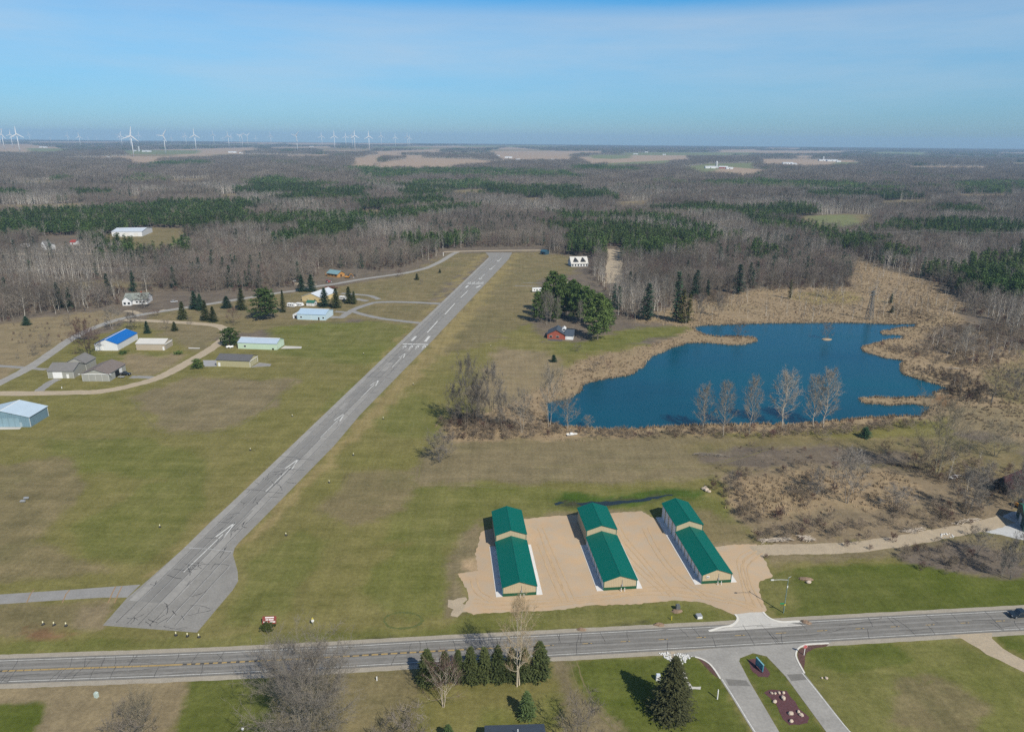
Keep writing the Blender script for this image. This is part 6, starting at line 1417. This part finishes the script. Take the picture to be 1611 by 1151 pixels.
for i, (x, y, w_, big) in enumerate(FARMS):
    p = at(x, y); H = House('farm_building', ('long white barn' if big == 1 else 'small red farm building' if big == 2 else 'small white farm building')+' far off '+('near the wind farm' if x < 560 else 'among the tan fields north of the runway' if x < 1000 else 'among the woods and fields in the north east'), (p.x-w_*.9*(1+big*.4), p.y, 0), (p.x+w_*.9*(1+big*.4), p.y+R.uniform(-4, 4), 0), depth=w_*.9, cat='farm', group='distant farm buildings '+str(x > 560)+str(big), world=True)
    H.root['group'] = ('distant long barns ' if big == 1 else 'distant small farm buildings ')+('west' if x < 560 else 'north' if x < 1000 else 'north east')
    e_ = (6 if big else 4.5); H.shell(e_, e_*1.6, 'x', FRED if big == 2 else FW, FR_, .5, .3)
    H.on('F', 0, w_*.2, .1, e_*.7, DARKV, 'door', .1)
SILO = M('silo_concrete', (.48,.49,.50), .7, .08, .05)
for x, y, hh, l in ((219,238.5,32,'tall grey silo beside the white barns of the wind farm'), (1127,264,24,'grey silo at the farm beside the green pasture'), (1295,252.5,20,'dark silo at the farm on the tan hill')):
    p = at(x, y); o = empty('silo', (p.x, p.y, 0), 0, l, 'silo'); MB().tube([(0,0,0), (0,0,hh)], 5, 14).build('cylinder_wall', SILO, o); MB().blob((0,0,hh), 5.1, 5.1, 4.5, 1, 12, 7, 0).build('dome', FR_, o)

# ---------------------------------------------------------------- poles, lights and signs
def wires(name, label, A, B, n, sag, gap, r, vert=0.0):
    o = empty(name, ((A.x+B.x)/2, (A.y+B.y)/2, 0), 0, label, 'power line'); d = (B-A); nrm = Vector((-d.y, d.x, 0)).normalized()
    for k in range(n):
        off = nrm*(k-(n-1)/2)*gap; P = []
        for i in range(15):
            f = i/14; q = A+d*f+off; P.append((q.x-o.location.x, q.y-o.location.y, q.z-sag*4*f*(1-f)-vert*k))
        MB().tube(P, r, 3).build('wire', M('wire_metal', (.30,.30,.30), .5, .1, .1), o)
    return o
def hframe(label, bx, by, ty):
    p = at(bx, by); h = hgt(bx, by, ty); o = empty('utility_pole', (p.x, p.y, 0), 0, label, 'utility pole')
    for s in (-1, 1): MB().tube([(s*2, 0, 0), (s*2, 0, h)], [.28, .2], 7).build('pole', WOODP, o)
    MB().box(-5, 5, -.15, .15, h*.9, h*.9+.35).build('crossarm', WOODP, o); MB().tube([(-1.9, 0, h*.5), (1.9, 0, h*.85)], .1, 5).build('brace', WOODP, o); MB().tube([(1.9, .2, h*.5), (-1.9, .2, h*.85)], .1, 5).build('brace', WOODP, o)
    for s in (-4.5, 0, 4.5): MB().tube([(s, 0, h*.9), (s, 0, h*.84)], .12, 6).build('insulator', GALV, o)
    return p, h
pA, hA = hframe('wooden twin pole power frame above the marsh, nearer the pond', 1318,380,358.5)
pB, hB = hframe('wooden twin pole power frame above the eastern pines', 1463,381,358.5)
pC, hC = hframe('wooden twin pole power frame at the far eastern woods edge', 1640,386,360)
wires('power_line', 'thin power lines strung between two wooden frames over the marsh woods', Vector((pA.x,pA.y,hA*.84)), Vector((pB.x,pB.y,hB*.84)), 3, 2.0, 3.5, .05)
wires('power_line', 'thin power lines running from the east frame out over the pines', Vector((pB.x,pB.y,hB*.84)), Vector((pC.x,pC.y,hC*.84)), 3, 2.5, 3.5, .05)
a_, b2 = at(-160,450), at(330,442)
def pole(label, p, h):
    o = empty('utility_pole', (p.x, p.y, 0), 0, label, 'utility pole'); MB().tube([(0,0,0), (0,0,h)], [.22, .14], 7).build('pole', WOODP, o); MB().box(-1.4, 1.4, -.1, .1, h*.92, h*.92+.2).build('crossarm', WOODP, o); return o
pole('wooden pole carrying wires through the western woods', b2, 17)
wires('power_line', 'pale power wires sagging across the western woods', Vector((a_.x,a_.y,17)), Vector((b2.x,b2.y,16)), 4, 4, .8, .07, 1.4)
p = at(712.8,394.5); o = pole('pale pole at the bend where the access road meets the cross street', p, hgt(712.8,394.5,384)); 
for bx, by, l in ((697.5,402.5,'white marker post beside the access road bend'), ):
    p = at(bx, by); o = empty('marker_post', (p.x, p.y, 0), 0, l, 'post'); MB().box(-.25, .25, -.12, .12, 0, 3).build('post', WHITE, o); MB().box(-.4, .4, -.13, .13, 3.003, 3.6).build('panel', OFFW, o)
# lattice tower by the pond
p = at(1366.8,503); h = hgt(1366.8,503,457); o = empty('lattice_tower', (p.x, p.y, 0), .5, 'dark slender lattice tower at the north shore of the pond', 'tower')
TS = M('weathered_steel', (.14,.145,.14), .7, .1, .5)
for sx_ in (-1, 1):
    for sy2 in (-1, 1): MB().tube([(sx_*1.9, sy2*1.9, 0), (sx_*.5, sy2*.5, h)], .17, 4).build('leg', TS, o)
lt = MB()
for k in range(9):
    z0, z1 = h*k/9, h*(k+1)/9; w0, w1 = 1.9-1.4*k/9, 1.9-1.4*(k+1)/9
    for c0, c1 in (((-1,-1),(1,-1)), ((1,-1),(1,1)), ((1,1),(-1,1)), ((-1,1),(-1,-1))):
        lt.tube([(c0[0]*w0, c0[1]*w0, z0), (c1[0]*w1, c1[1]*w1, z1)], .09, 3); lt.tube([(c1[0]*w0, c1[1]*w0, z0), (c0[0]*w1, c0[1]*w1, z1)], .09, 3)
lt.build('lattice_bracing', TS, o); MB().box(-4, 4, -.2, .2, h*.86, h*.86+.4).build('crossarm', TS, o); MB().box(-3, 3, -.2, .2, h*.96, h*.96+.35).build('crossarm', TS, o)
# street light
p = at(1232.5,963.5); o = empty('street_lamp', (p.x, p.y, 0), .0, 'tall slim street lamp with long arm at the storage entrance', 'street lamp')
GP = M('green_grey_pole', (.16,.22,.18), .6, .1, 1.)
MB().tube([(0,0,0), (0,0,10.9)], [.17, .10], 8).build('pole', GP, o); MB().tube([(0,0,10.2), (-2,-.1,10.35), (-4.0,-.2,10.3)], .065, 6).build('arm', GALV, o)
MB().prism([(-4.7, 10.2), (-3.9, 10.2), (-3.9, 10.42), (-4.6, 10.36)], -.38, -.02, 'y').build('lamp_head', OFFW, o)
MB().tube([(0,0,10.9), (.7,.1,11.2)], .05, 5).build('bracket', GALV, o)
sgn = MB().box(-1.25, -.16, -.03, .03, 2.7, 3.1).build('street_sign', M('sign_green', (.01,.22,.09), .5, .05, 1.), o); MB().box(-.12, .12, -.24, -.19, 2.4, 2.9).build('reflector', M('sign_yellow', (.62,.52,.05), .5, .05, 1.), o); MB().box(-.12, .12, -.24, -.19, 7.9, 8.6).build('tag_plate', OFFW, o)
# stop sign
p = at(1264.8,1030); o = empty('stop_sign', (p.x, p.y, 0), math.radians(-6), 'red octagonal stop sign on white post at the side street corner', 'stop sign')
MB().box(-.07, .07, -.05, .05, 0, 2.55).build('post', WHITE, o)
RS = M('sign_red', (.52,.025,.03), .45, .04, 1.)
oc = [(.48*math.cos(math.pi/8+k*math.pi/4), 2.55+.48*math.sin(math.pi/8+k*math.pi/4)) for k in range(8)]; ow = [(x*1.09, 2.55+(z-2.55)*1.09) for x, z in oc]
pl = MB().prism(ow, -.075, -.053, 'y').build('border', WHITE, o); MB().prism(oc, -.095, -.078, 'y').build('panel', RS, o)
def text(body, size, m, parent, loc, rot=(math.pi/2, 0, 0), name='lettering', ext=.012):
    c = bpy.data.curves.new(name, 'FONT'); c.body = body; c.size = size; c.align_x = 'CENTER'; c.align_y = 'CENTER'; c.extrude = ext; c.materials.append(m); c.resolution_u = 3
    t_ = bpy.data.objects.new(name, c); COL.objects.link(t_); dg = bpy.context.evaluated_depsgraph_get()
    me = bpy.data.meshes.new_from_object(t_.evaluated_get(dg)); bpy.data.objects.remove(t_)
    o_ = link_mesh(name, me, parent); o_.location = loc; o_.rotation_euler = rot; return o_
text('STOP', .34, WHITE, o, (0, -.11, 2.55))
# blue board on the island
A, B = at(1188.5,1046), at(1199.5,1058.5); d = B-A; o = empty('sign_board', ((A.x+B.x)/2, (A.y+B.y)/2, 0), math.atan2(d.y, d.x), 'blue green entrance sign board on the mulched grass island', 'sign'); hl = d.length/2
BB = M('sign_teal', (.05,.21,.27), .5, .18, 1.5, (.035,.15,.22)); MB().box(-hl, hl, -.14, .14, .45, 2.3).build('panel', BB, o)
MB().box(-hl-.08, hl+.08, -.17, .17, 2.303, 2.42).build('cap', M('sign_pale_teal', (.16,.36,.42), .5, .1, 1.), o)
for s in (-1, 1): MB().box(s*hl*.85-.1, s*hl*.85+.1, -.1, .1, 0, .447).build('post', M('sign_post_dark', (.05,.07,.08), .6, .1, 1.), o)
for s in (-1, 1):
    lb = MB()
    for r_ in range(3):
        x = -hl*.75
        for k in range(5):
            w_ = R.uniform(.12, .3)
            if x+w_ < hl*.75: lb.box(x, x+w_, min(s*.143, s*.155), max(s*.143, s*.155), 1.9-r_*.45, 2.08-r_*.45)
            x += w_+.1
    lb.build('lettering', M('sign_pale_teal', (.16,.36,.42)), o)
# airfield sign with hedge
p = at(423.5,984); o = empty('field_sign', (p.x, p.y, 0), math.radians(4), 'red board with white lettering behind a trimmed green hedge', 'sign')
SR_ = M('sign_brick_red', (.20,.045,.035), .7, .12, 1.)
pn = MB().prism([(.15, .5), (.3, .5), (1.1, 2.15), (.95, 2.15)], -1.75, 1.75, 'x'); pn.build('panel', SR_, o)
for s in (-1.5, 1.5): MB().box(s-.1, s+.1, .45, .75, 0, 1.3).build('post', WOODP, o)
for r_, spans in ((0, [(-1.05, 1.15)]), (1, [(-.9, -.25), (-.1, 1.05)]), (2, [(-1.45, -.35), (.15, 1.5)])):
    lb = MB(); f0 = .80-r_*.30
    for x0, x1 in spans:
        x = x0
        while x < x1:
            w_ = R.uniform(.16, .24); y0_, z0_ = .135+.8*f0, .48+1.65*f0; y1_, z1_ = .135+.8*(f0+.17), .48+1.65*(f0+.17)
            lb.add([(x, y0_, z0_), (min(x+w_, x1), y0_, z0_), (min(x+w_, x1), y1_, z1_), (x, y1_, z1_), (x, y0_+.03, z0_-.02), (min(x+w_, x1), y0_+.03, z0_-.02), (min(x+w_, x1), y1_+.03, z1_-.02), (x, y1_+.03, z1_-.02)], [(0,1,2,3), (7,6,5,4), (0,4,5,1), (1,5,6,2), (2,6,7,3), (3,7,4,0)]); x += w_+.05
    lb.build('lettering', WHITE, o)
K_HEDGE = Kind('hedge', [plume_pine(260, 1.5, 1.6, 26, 5, 26, .05, .26, .28, .95)], BARKD, tint_mat('hedge_leaves', (.045,.062,.016), (.06,.075,.02), .1), 1.5)
hd = K_HEDGE.put(p.x, p.y-1.3, 1.15, 'trimmed dark green hedge in front of the red sign board', 'hedge', wide=1.35)
K_JUN = Kind('low_juniper', [plume_pine(262, 1.2, 2.4, 24, 5, 20, .05, .3, .3, .95)], BARKD, NEED, 1.2)
for a, l in (((194,556.5),'low dark juniper on the lawn before the blue roofed hangar'), ((280.5,557),'low dark juniper on the lawn before the pale roofed beige hangar')):
    q = at(*a); K_JUN.put(q.x, q.y, 1.2, l, 'shrub')
p = at(492.5,983.5); o = empty('marker_sign', (p.x, p.y, 0), 0, 'white round marker with yellow top on a thin post by the road', 'sign')
MB().tube([(0,0,0), (0,0,1.6)], .05, 6).build('post', GALV, o); MB().prism([(.38*math.cos(k*math.pi/6), 1.5+.42*math.sin(k*math.pi/6)) for k in range(12)], -.1, .1, 'y').build('panel', WHITE, o); MB().prism([(-.22, 1.93), (.22, 1.93), (.14, 2.35), (-.14, 2.35)], -.1, .1, 'y').build('cap', M('sign_yellow', (.62,.52,.05)), o)
# runway lights
LB = M('light_base_black', (.02,.02,.02), .7, .1, 3.); LL = M('light_glass', (.68,.64,.42), .25, .05, 3.)
def light_mesh():
    return (MB().blob((0,0,.06), .42, .36, .12, 3, 9, 5, .2).mesh('base_mat', LB), MB().tube([(0,0,.1), (0,0,.55)], .07, 7).mesh('stem', GALV), MB().tube([(0,0,.55), (0,0,.62), (0,0,.9)], [.13, .16, .10], 9).mesh('lamp', LL))
LM = light_mesh()
def rlight(x, y, l, g):
    p = at(x, y); o = empty('runway_light', (p.x, p.y, 0), R.uniform(0, 3), l, 'light', g); o.scale = (1.15,)*3
    for me in LM: link_mesh(me.name, me, o)
for (x, y), l in zip(((68,982), (85,983), (104,984)), ('westernmost runway light of the three west of the runway end', 'middle runway light of the three west of the runway end', 'runway light nearest the asphalt of the three west of the runway end')): rlight(x, y, l, 'runway end lights')
for (x, y), l in zip(((277,999), (295,1000.5), (313,1002)), ('runway light below the asphalt end, first from the west', 'runway light below the asphalt end, middle one', 'runway light below the asphalt corner, closest to the red sign')): rlight(x, y, l, 'runway end lights')
EL = [(251.6,829,'edge light in the grass west of the nearest white arrow'), (394,708,'edge light in the grass west of the runway beside the third arrow'), (460,655,'edge light in the grass west of the runway below the brown rectangle'), (450,842,'edge light in the grass east of the nearest arrow'), (518,759,'edge light in the straw verge east of the second arrow'), (556,716,'edge light in dull grass east of the runway'), (603,659,'edge light in the grass east of the fourth arrow'), (650,605,'edge light in the grass east of the fifth arrow'), (572,557,'edge light in the grass west of the threshold bar'), (772,545,'edge marker at the corner of the dry field below the threshold'), (1148,996,'')]
for x, y, l in EL:
    if l: rlight(x, y, l, 'runway edge lights')
p = at(36,790); o = empty('approach_indicator', (p.x, p.y, 0), .1, 'pair of grey approach light boxes in the western grass', 'light box')
for s in (-.0, 1.1): MB().prism([(-.8, .35+s*.0), (.8, .35+s*.0), (.7, .85), (-.7, .85)], s*2-.35, s*2+.35, 'y').build('box_housing', GALV, o)
for s in (-.6, .6):
    for s2 in (0, 2.2): MB().tube([(s, s2, 0), (s, s2, .36)], .05, 5).build('leg', GALV, o)

# ---------------------------------------------------------------- small things by the road
def ped(name, x, y, w, d, h, m, l, cat, cap=None):
    p = at(x, y); o = empty(name, (p.x, p.y, 0), R.uniform(-.3, .3), l, cat)
    mb = MB().prism([(-w/2, 0), (w/2, 0), (w/2, h*.9), (w*.38, h), (-w*.38, h), (-w/2, h*.9)], -d/2, d/2, 'y'); mb.build('housing', m, o)
    MB().box(-w*.4, w*.4, -d/2-.03, -d/2-.003, h*.15, h*.8).build('door', cap or m, o); return o
PG = M('pale_green_steel', (.42,.50,.46), .5, .06, 2.)
ped('utility_box', 152,1096, .8, .6, 1.3, PG, 'pale green utility box in the dry field south of the road', 'utility box')
ped('utility_box', 1066,959, 1.1, .8, 1.7, M('dark_grey_steel', (.11,.12,.12), .6, .1, 2.), 'dark grey utility cabinet at the edge of the storage yard', 'utility box')
ped('transformer_box', 1099.5,971, 1.5, 1.3, .9, GALV, 'low grey transformer box on bare soil beside the entrance', 'transformer', WHITE)
ped('utility_box', 1035,1069, 1.0, .7, 1.6, M('pale_blue_steel', (.55,.60,.66), .5, .06, 2.), 'pale box half hidden behind the large spruce', 'utility box', WHITE)
ped('marker_post', 593,1070, .22, .2, 1.1, WHITE, 'short white marker post in the dry grass south of the road', 'post')
ped('marker_post', 1128.5,1099, .22, .2, 2.6, WHITE, 'tall plain white post beside the side street', 'post')
ped('marker_post', 1056.5,975, .16, .12, 1.3, M('sign_yellow', (.62,.52,.05)), 'thin yellow marker post in the roadside grass', 'post')
ped('marker_post', 97.5,611, .25, .2, 1.0, WHITE, 'small white stub on the lawn below the grey hangar', 'post')
p = at(382,1149); o = empty('lawn_globe', (p.x, p.y, 0), 0, 'small white globe on the bright lawn', 'globe'); MB().blob((0,0,.5), .3, .3, .3, 1, 10, 7, 0).build('globe', WHITE, o); MB().tube([(0,0,0), (0,0,.25)], .08, 6).build('stem', GALV, o)
for x, y, l in ((359,547.5,'white gas tank beside the mint hangar, nearer the pine'), (364,547.5,'white gas tank beside the mint hangar, nearer the wall')):
    p = at(x, y); o = empty('gas_tank', (p.x, p.y, 0), .9, l, 'tank'); MB().tube([(-1.3,0,.9), (-1.1,0,.9), (1.1,0,.9), (1.3,0,.9)], [.3,.6,.6,.3], 12).build('vessel', WHITE, o)
    for s in (-.7, .7): MB().box(s-.08, s+.08, -.4, .4, 0, .34).build('leg', GALV, o)
p = at(191,594); o = empty('flat_trailer', (p.x, p.y, 0), 0, 'low grey flat trailer beside the black pickup', 'trailer'); MB().box(-1.6, 1.6, -.8, .8, .5, .62).build('deck', GALV, o)
for s in (-1, 1): wheel(o, 0, s*.75, .3, .2)
# boulders
ROCKM = M('pale_boulder', (.50,.42,.34), .9, .15, 2., (.40,.32,.25), bump=.4); ROCKW = M('white_stone', (.62,.62,.60), .9, .15, 2., (.45,.45,.44), bump=.3)
def rock(x, y, r_, l, m=ROCKM, g=None):
    p = at(x, y); o = MB().blob((0,0,r_*.45), r_, r_*R.uniform(.65, .9), r_*.62, R.randrange(999), 9, 6, .16).build('boulder', m, None)
    o.location = (p.x, p.y, 0); o.rotation_euler = (0, 0, R.uniform(0, 6)); tag(o, l, 'boulder', g)
for x, y, r_, l in ((1214,1090.5,.42,'small pale boulder at the top of the mulch bed, first of its row'), (1219.5,1090.8,.36,'small pale boulder second in the row atop the mulch bed'), (1225.5,1090.3,.45,'small pale boulder third in the row atop the mulch bed'), (1232.5,1090,.42,'small pale boulder last in the row atop the mulch bed'), (1232,1099,.72,'large pinkish boulder in the upper mulch bed'), (1218.5,1104,.55,'curved pale boulder at the side of the mulch bed'), (1243.8,1123,.68,'largest round boulder in the lower mulch bed'), (1256,1120,.5,'pale boulder close to another at the east of the mulch bed'), (1260.5,1125,.55,'longer pale boulder at the east edge of the mulch bed'), (1244.5,1135,.58,'pale boulder at the bottom of the mulch bed'),
    (1107,770,.9,'grey white boulder of a small heap in the grass behind the storage buildings'), (1111.5,772,1.1,'largest white boulder of the heap behind the storage buildings'), (1115,774,.8,'pale boulder at the road side of the heap behind the storage buildings'), (1110,767.5,.7,'small boulder on top end of the heap behind the storage buildings'), (1272,917,.75,'white boulder on the lawn at the end of a soil heap'), (1293,1066.5,.3,'tiny pale stone on the verge east of the side street'), (1300,1067,.45,'pale stone on the verge east of the side street, bigger of two'), (1254,1067,.0,'')):
    if l: rock(x, y, r_, l)
for x, y, l, rx, ry in ((1267,911,'brown soil heap on the lawn east of the street lamp',1.9,.8), (1065,962,'bare soil mound below the dark utility cabinet',1.6,.7), (1037,983,'tan culvert mound in the roadside ditch below the yellow post',1.4,.6), (915.5,990.5,'small tan culvert mound in the ditch below the cottonwood',1.2,.5), (1268,979,'broken stone culvert end beside the road east of the lamp',1.4,.6)):
    p = at(x, y); o = MB().blob((0,0,.1), rx, ry, .5, int(x), 12, 6, .25).build('soil_heap', M('bare_soil', (.25,.175,.12), .95, .25, 1.2, (.17,.12,.085), bump=.5), None); o.location = (p.x, p.y, 0); o.rotation_euler = (0, 0, R.uniform(-.6, .1)); tag(o, l, 'soil heap')
RKS = [MB().blob((0,0,.08), .24, .19, .15, s, 7, 5, .25).mesh('stone', ROCKW) for s in range(4)]
rx_, ry_ = fill([[(1036,1027),(1053,1025.5),(1057,1034),(1057,1041),(1048,1036)], [(1060,1027),(1080,1029),(1092,1033),(1082,1038),(1072,1046),(1062,1040)]], .34, .9)
stuff_scatter('riprap', RKS, rx_, ry_, NR.uniform(.6, 1.3, len(rx_)), 'white riprap stones lining the ditch beside the side street', 'riprap')
rx_, ry_ = fill([[(1475,841),(1490,838),(1504,841),(1500,846),(1480,846)]], .7, .6); stuff_scatter('riprap', RKS, rx_, ry_, NR.uniform(.8, 1.6, len(rx_)), 'white stones spilled below the service road', 'riprap')
sheet('footpath', [(1072,1056),(1077,1056),(1081,1066),(1089,1079),(1103,1079.5),(1102,1084),(1086,1083.5),(1079,1072)], .02, CONC, 'pale stone path curling behind the large spruce', .12, step=.8)
sheet('ditch_slab', [(1055,1024.5),(1061,1025),(1064,1042),(1058,1042)], .03, M('tan_concrete', (.40,.33,.24), .9, .1, .5, world=True), 'tan concrete spillway between the riprap patches')
# cut branches
def branch_pile(label, x0, y0, x1, y1, n, m, seed):
    A, B = at(x0, y0), at(x1, y1); q = random.Random(seed); o = empty('branch_pile', ((A.x+B.x)/2, (A.y+B.y)/2, 0), 0, label, 'branch pile'); mb = MB()
    for k in range(n):
        c = A+(B-A)*q.random()-o.location; a = q.uniform(-.6, .6)+(math.pi if q.random() < .5 else 0); l = q.uniform(1.5, 4.5); z = q.uniform(.1, .8)
        mb.tube([(c.x-math.cos(a)*l/2, c.y-math.sin(a)*l/2+q.uniform(-1, 1), z), (c.x+math.cos(a)*l/2, c.y+math.sin(a)*l/2, z+q.uniform(-.3, .5))], [.10, .04], 4)
    mb.build('branches', m, o)
PB = tint_mat('cut_branches', (.42,.37,.31), (.28,.24,.2), .1)
branch_pile('long pile of pale cut branches at the foot of the scrub basin', 1202,852, 1240,849, 80, PB, 1)
branch_pile('tangled pale roots at the corner of the scrub basin', 1262,846, 1275,851, 50, PB, 2)
branch_pile('scattered pale poles on the bank above the service road', 1425,838, 1450,833, 26, PB, 3)
branch_pile('scattered pale branches beside the stone yard entrance', 1500,824, 1540,818, 24, PB, 4)
branch_pile('dark fallen branches in the field north of the scrub basin', 1400,730, 1450,738, 50, BARKD, 5)
branch_pile('pale driftwood lying in the marsh east of the pond', 1490,580, 1512,581, 16, PB, 6)
branch_pile('broken grey branches west of the scrub rows', 1095,715, 1140,718, 40, BARK, 7)
# islet in the pond
p = at(1300,534); o = MB().blob((0,0,.05), 3.2, 2.2, .7, 4, 12, 6, .2).build('islet', REEDM, None); o.location = (p.x, p.y, 0); tag(o, 'tiny reed islet in the pond', 'islet', kind='structure')
K_SHB.put(p.x, p.y, hgt(1300,534,513), 'grey bare shrub growing on the tiny islet in the pond', 'shrub', wide=.8)
q = at(1163,532); K_SHB.put(q.x, q.y, hgt(1163,532,513), 'grey bare shrub on the long reed spit', 'shrub', wide=.9)

# faint wheel marks and a mown ring in the grass
GT = M('worn_grass', (.155,.132,.055), .95, .2, .8, (.13,.12,.045), world=True); GD = M('dark_grass', (.080,.098,.026), .95, .2, .8, (.10,.108,.03), world=True)
def marks(name, pxs, label, m, gap=.85, w=.4, n=10, z=.008):
    P = smooth_path(poly_at(pxs), n); mb = MB(); q = random.Random(len(pxs)*7+int(pxs[0][0]))
    for k_, o_ in enumerate((-gap, gap) if gap else (0,)):
        L_, R_ = ribbon_pts(P, [w*q.uniform(.3, 1.2) for _ in P], o_, .12, q); n_ = len(P)
        mb.add([(p.x, p.y, z+k_*.003) for p in L_]+[(p.x, p.y, z+k_*.003) for p in R_], [(n_+i, n_+i+1, i+1, i) for i in range(n_-1)])
    return tag(mb.build(name, m), label, 'wheel marks', kind='structure')
marks('path', [(604,975),(612,985),(632,988),(655,984),(664,974),(652,965),(628,963),(610,968),(604,974)], 'dark ring mown into the grass west of the storage yard', GD, 0, .9)
marks('path', [(640,764),(700,762),(760,764),(830,768)], 'pale wheel marks along the edge of the dry field', GT)
marks('path', [(655,752),(662,722),(690,690)], 'pale wheel marks climbing the edge of the dry field', GT)
marks('path', [(205,626),(232,660),(256,680),(310,682),(355,676),(400,655),(466,597)], 'pale mown line round the brown rectangle by the loop road', GT, 0, 1.3)
marks('path', [(840,735),(930,732),(1040,734),(1130,728),(1230,700),(1330,694),(1450,700)], 'faint wheel marks through the field south of the pond', GT)
marks('path', [(-40,690),(120,689),(260,686),(400,688)], 'faint wheel marks across the western field', GT)
marks('path', [(902,1040),(915,1080),(945,1118),(985,1160)], 'faint wheel marks down the dry strip beside the house lawn', GT)
HAZE_D = 7e-5
# ---------------------------------------------------------------- sky, sun, air
world = bpy.data.worlds.new('World'); sc.world = world; world.use_nodes = True
nt = world.node_tree; bg = nt.nodes['Background']
SUN_EL, SUN_AZ = math.radians(44), math.radians(146)     # azimuth from north (+Y) clockwise
class WT(NT):
    def __init__(s, w): s.t = w.node_tree; s.n = s.t.nodes; s.l = s.t.links
t = WT(world)
sky = t.new('ShaderNodeTexSky'); sky.sky_type = 'NISHITA'; sky.sun_disc = False
sky.sun_elevation = SUN_EL; sky.sun_rotation = SUN_AZ
sky.altitude = 300; sky.air_density = 1.0; sky.dust_density = .25; sky.ozone_density = 3.0
tc = t.new('ShaderNodeTexCoord')
mpg = t.new('ShaderNodeMapping'); mpg.inputs['Scale'].default_value = (1.2, 1.2, 9.0); mpg.inputs['Rotation'].default_value = (0, .035, 0)
t.link(tc.outputs['Generated'], mpg.inputs[0])
sx = t.new('ShaderNodeSeparateXYZ'); t.link(tc.outputs['Generated'], sx.inputs[0])
n1 = t.noise(mpg.outputs[0], 1.6, 6, .6)
# thin veil of high cirrus, clearing towards the zenith
el = t.math('ADD', sx.outputs['Z'], t.math('MULTIPLY', t.math('SUBTRACT', n1, .5), .045))
veil = t.math('MULTIPLY', t.ramp(el, .0, .11), t.ramp(el, .143, .166, 1, .06))
veil = t.math('MULTIPLY', veil, t.ramp(n1, .3, .7, .5, 1.05))
tint = t.mix(1.0, sky.outputs[0], t.mix(t.ramp(sx.outputs['Z'], .19, .42), t.mix(t.ramp(sx.outputs['Z'], .0, .12), (.36, .56, .88), (.22, .78, 1.10)), (1.0, 1.0, 1.0)), 'MULTIPLY')
c = t.mix(t.math('MULTIPLY', veil, .62), tint, (5.15, 5.8, 6.5))
t.link(c, bg.inputs['Color']); bg.inputs['Strength'].default_value = .095
sl = bpy.data.lights.new('sun', 'SUN'); sl.energy = 4.7; sl.angle = math.radians(.53); sl.color = (1, .93, .80)
so = bpy.data.objects.new('sun', sl); COL.objects.link(so)
sd = Vector((math.sin(SUN_AZ)*math.cos(SUN_EL), math.cos(SUN_AZ)*math.cos(SUN_EL), math.sin(SUN_EL)))
so.rotation_euler = sd.to_track_quat('Z', 'Y').to_euler(); so.location = sd*500
sc.view_settings.view_transform = 'Standard'; sc.view_settings.look = 'None'
sc.view_settings.exposure = .2; sc.view_settings.gamma = 1
hm = bpy.data.materials.new('haze_air'); hm.use_nodes = True
hn = hm.node_tree; hn.nodes.remove(hn.nodes['Principled BSDF'])
pv = hn.nodes.new('ShaderNodeVolumePrincipled'); pv.inputs['Density'].default_value = HAZE_D
pv.inputs['Color'].default_value = (.46, .72, 1.0, 1); pv.inputs['Anisotropy'].default_value = 0.0
hn.links.new(pv.outputs[0], hn.nodes['Material Output'].inputs['Volume'])
if HAZE_D > 0:
    mb = MB().box(-18200, 18200, -400, 15700, -1.5, 190)
    tag(mb.build('haze', hm), 'thin blue air that pales the distant woods and turbines', 'haze', kind='stuff')
sc.cycles.use_denoising = False
sc.cycles.sample_clamp_indirect = 3; sc.cycles.sample_clamp_direct = 6; sc.cycles.max_bounces = 5; sc.cycles.diffuse_bounces = 2; sc.cycles.transparent_max_bounces = 8
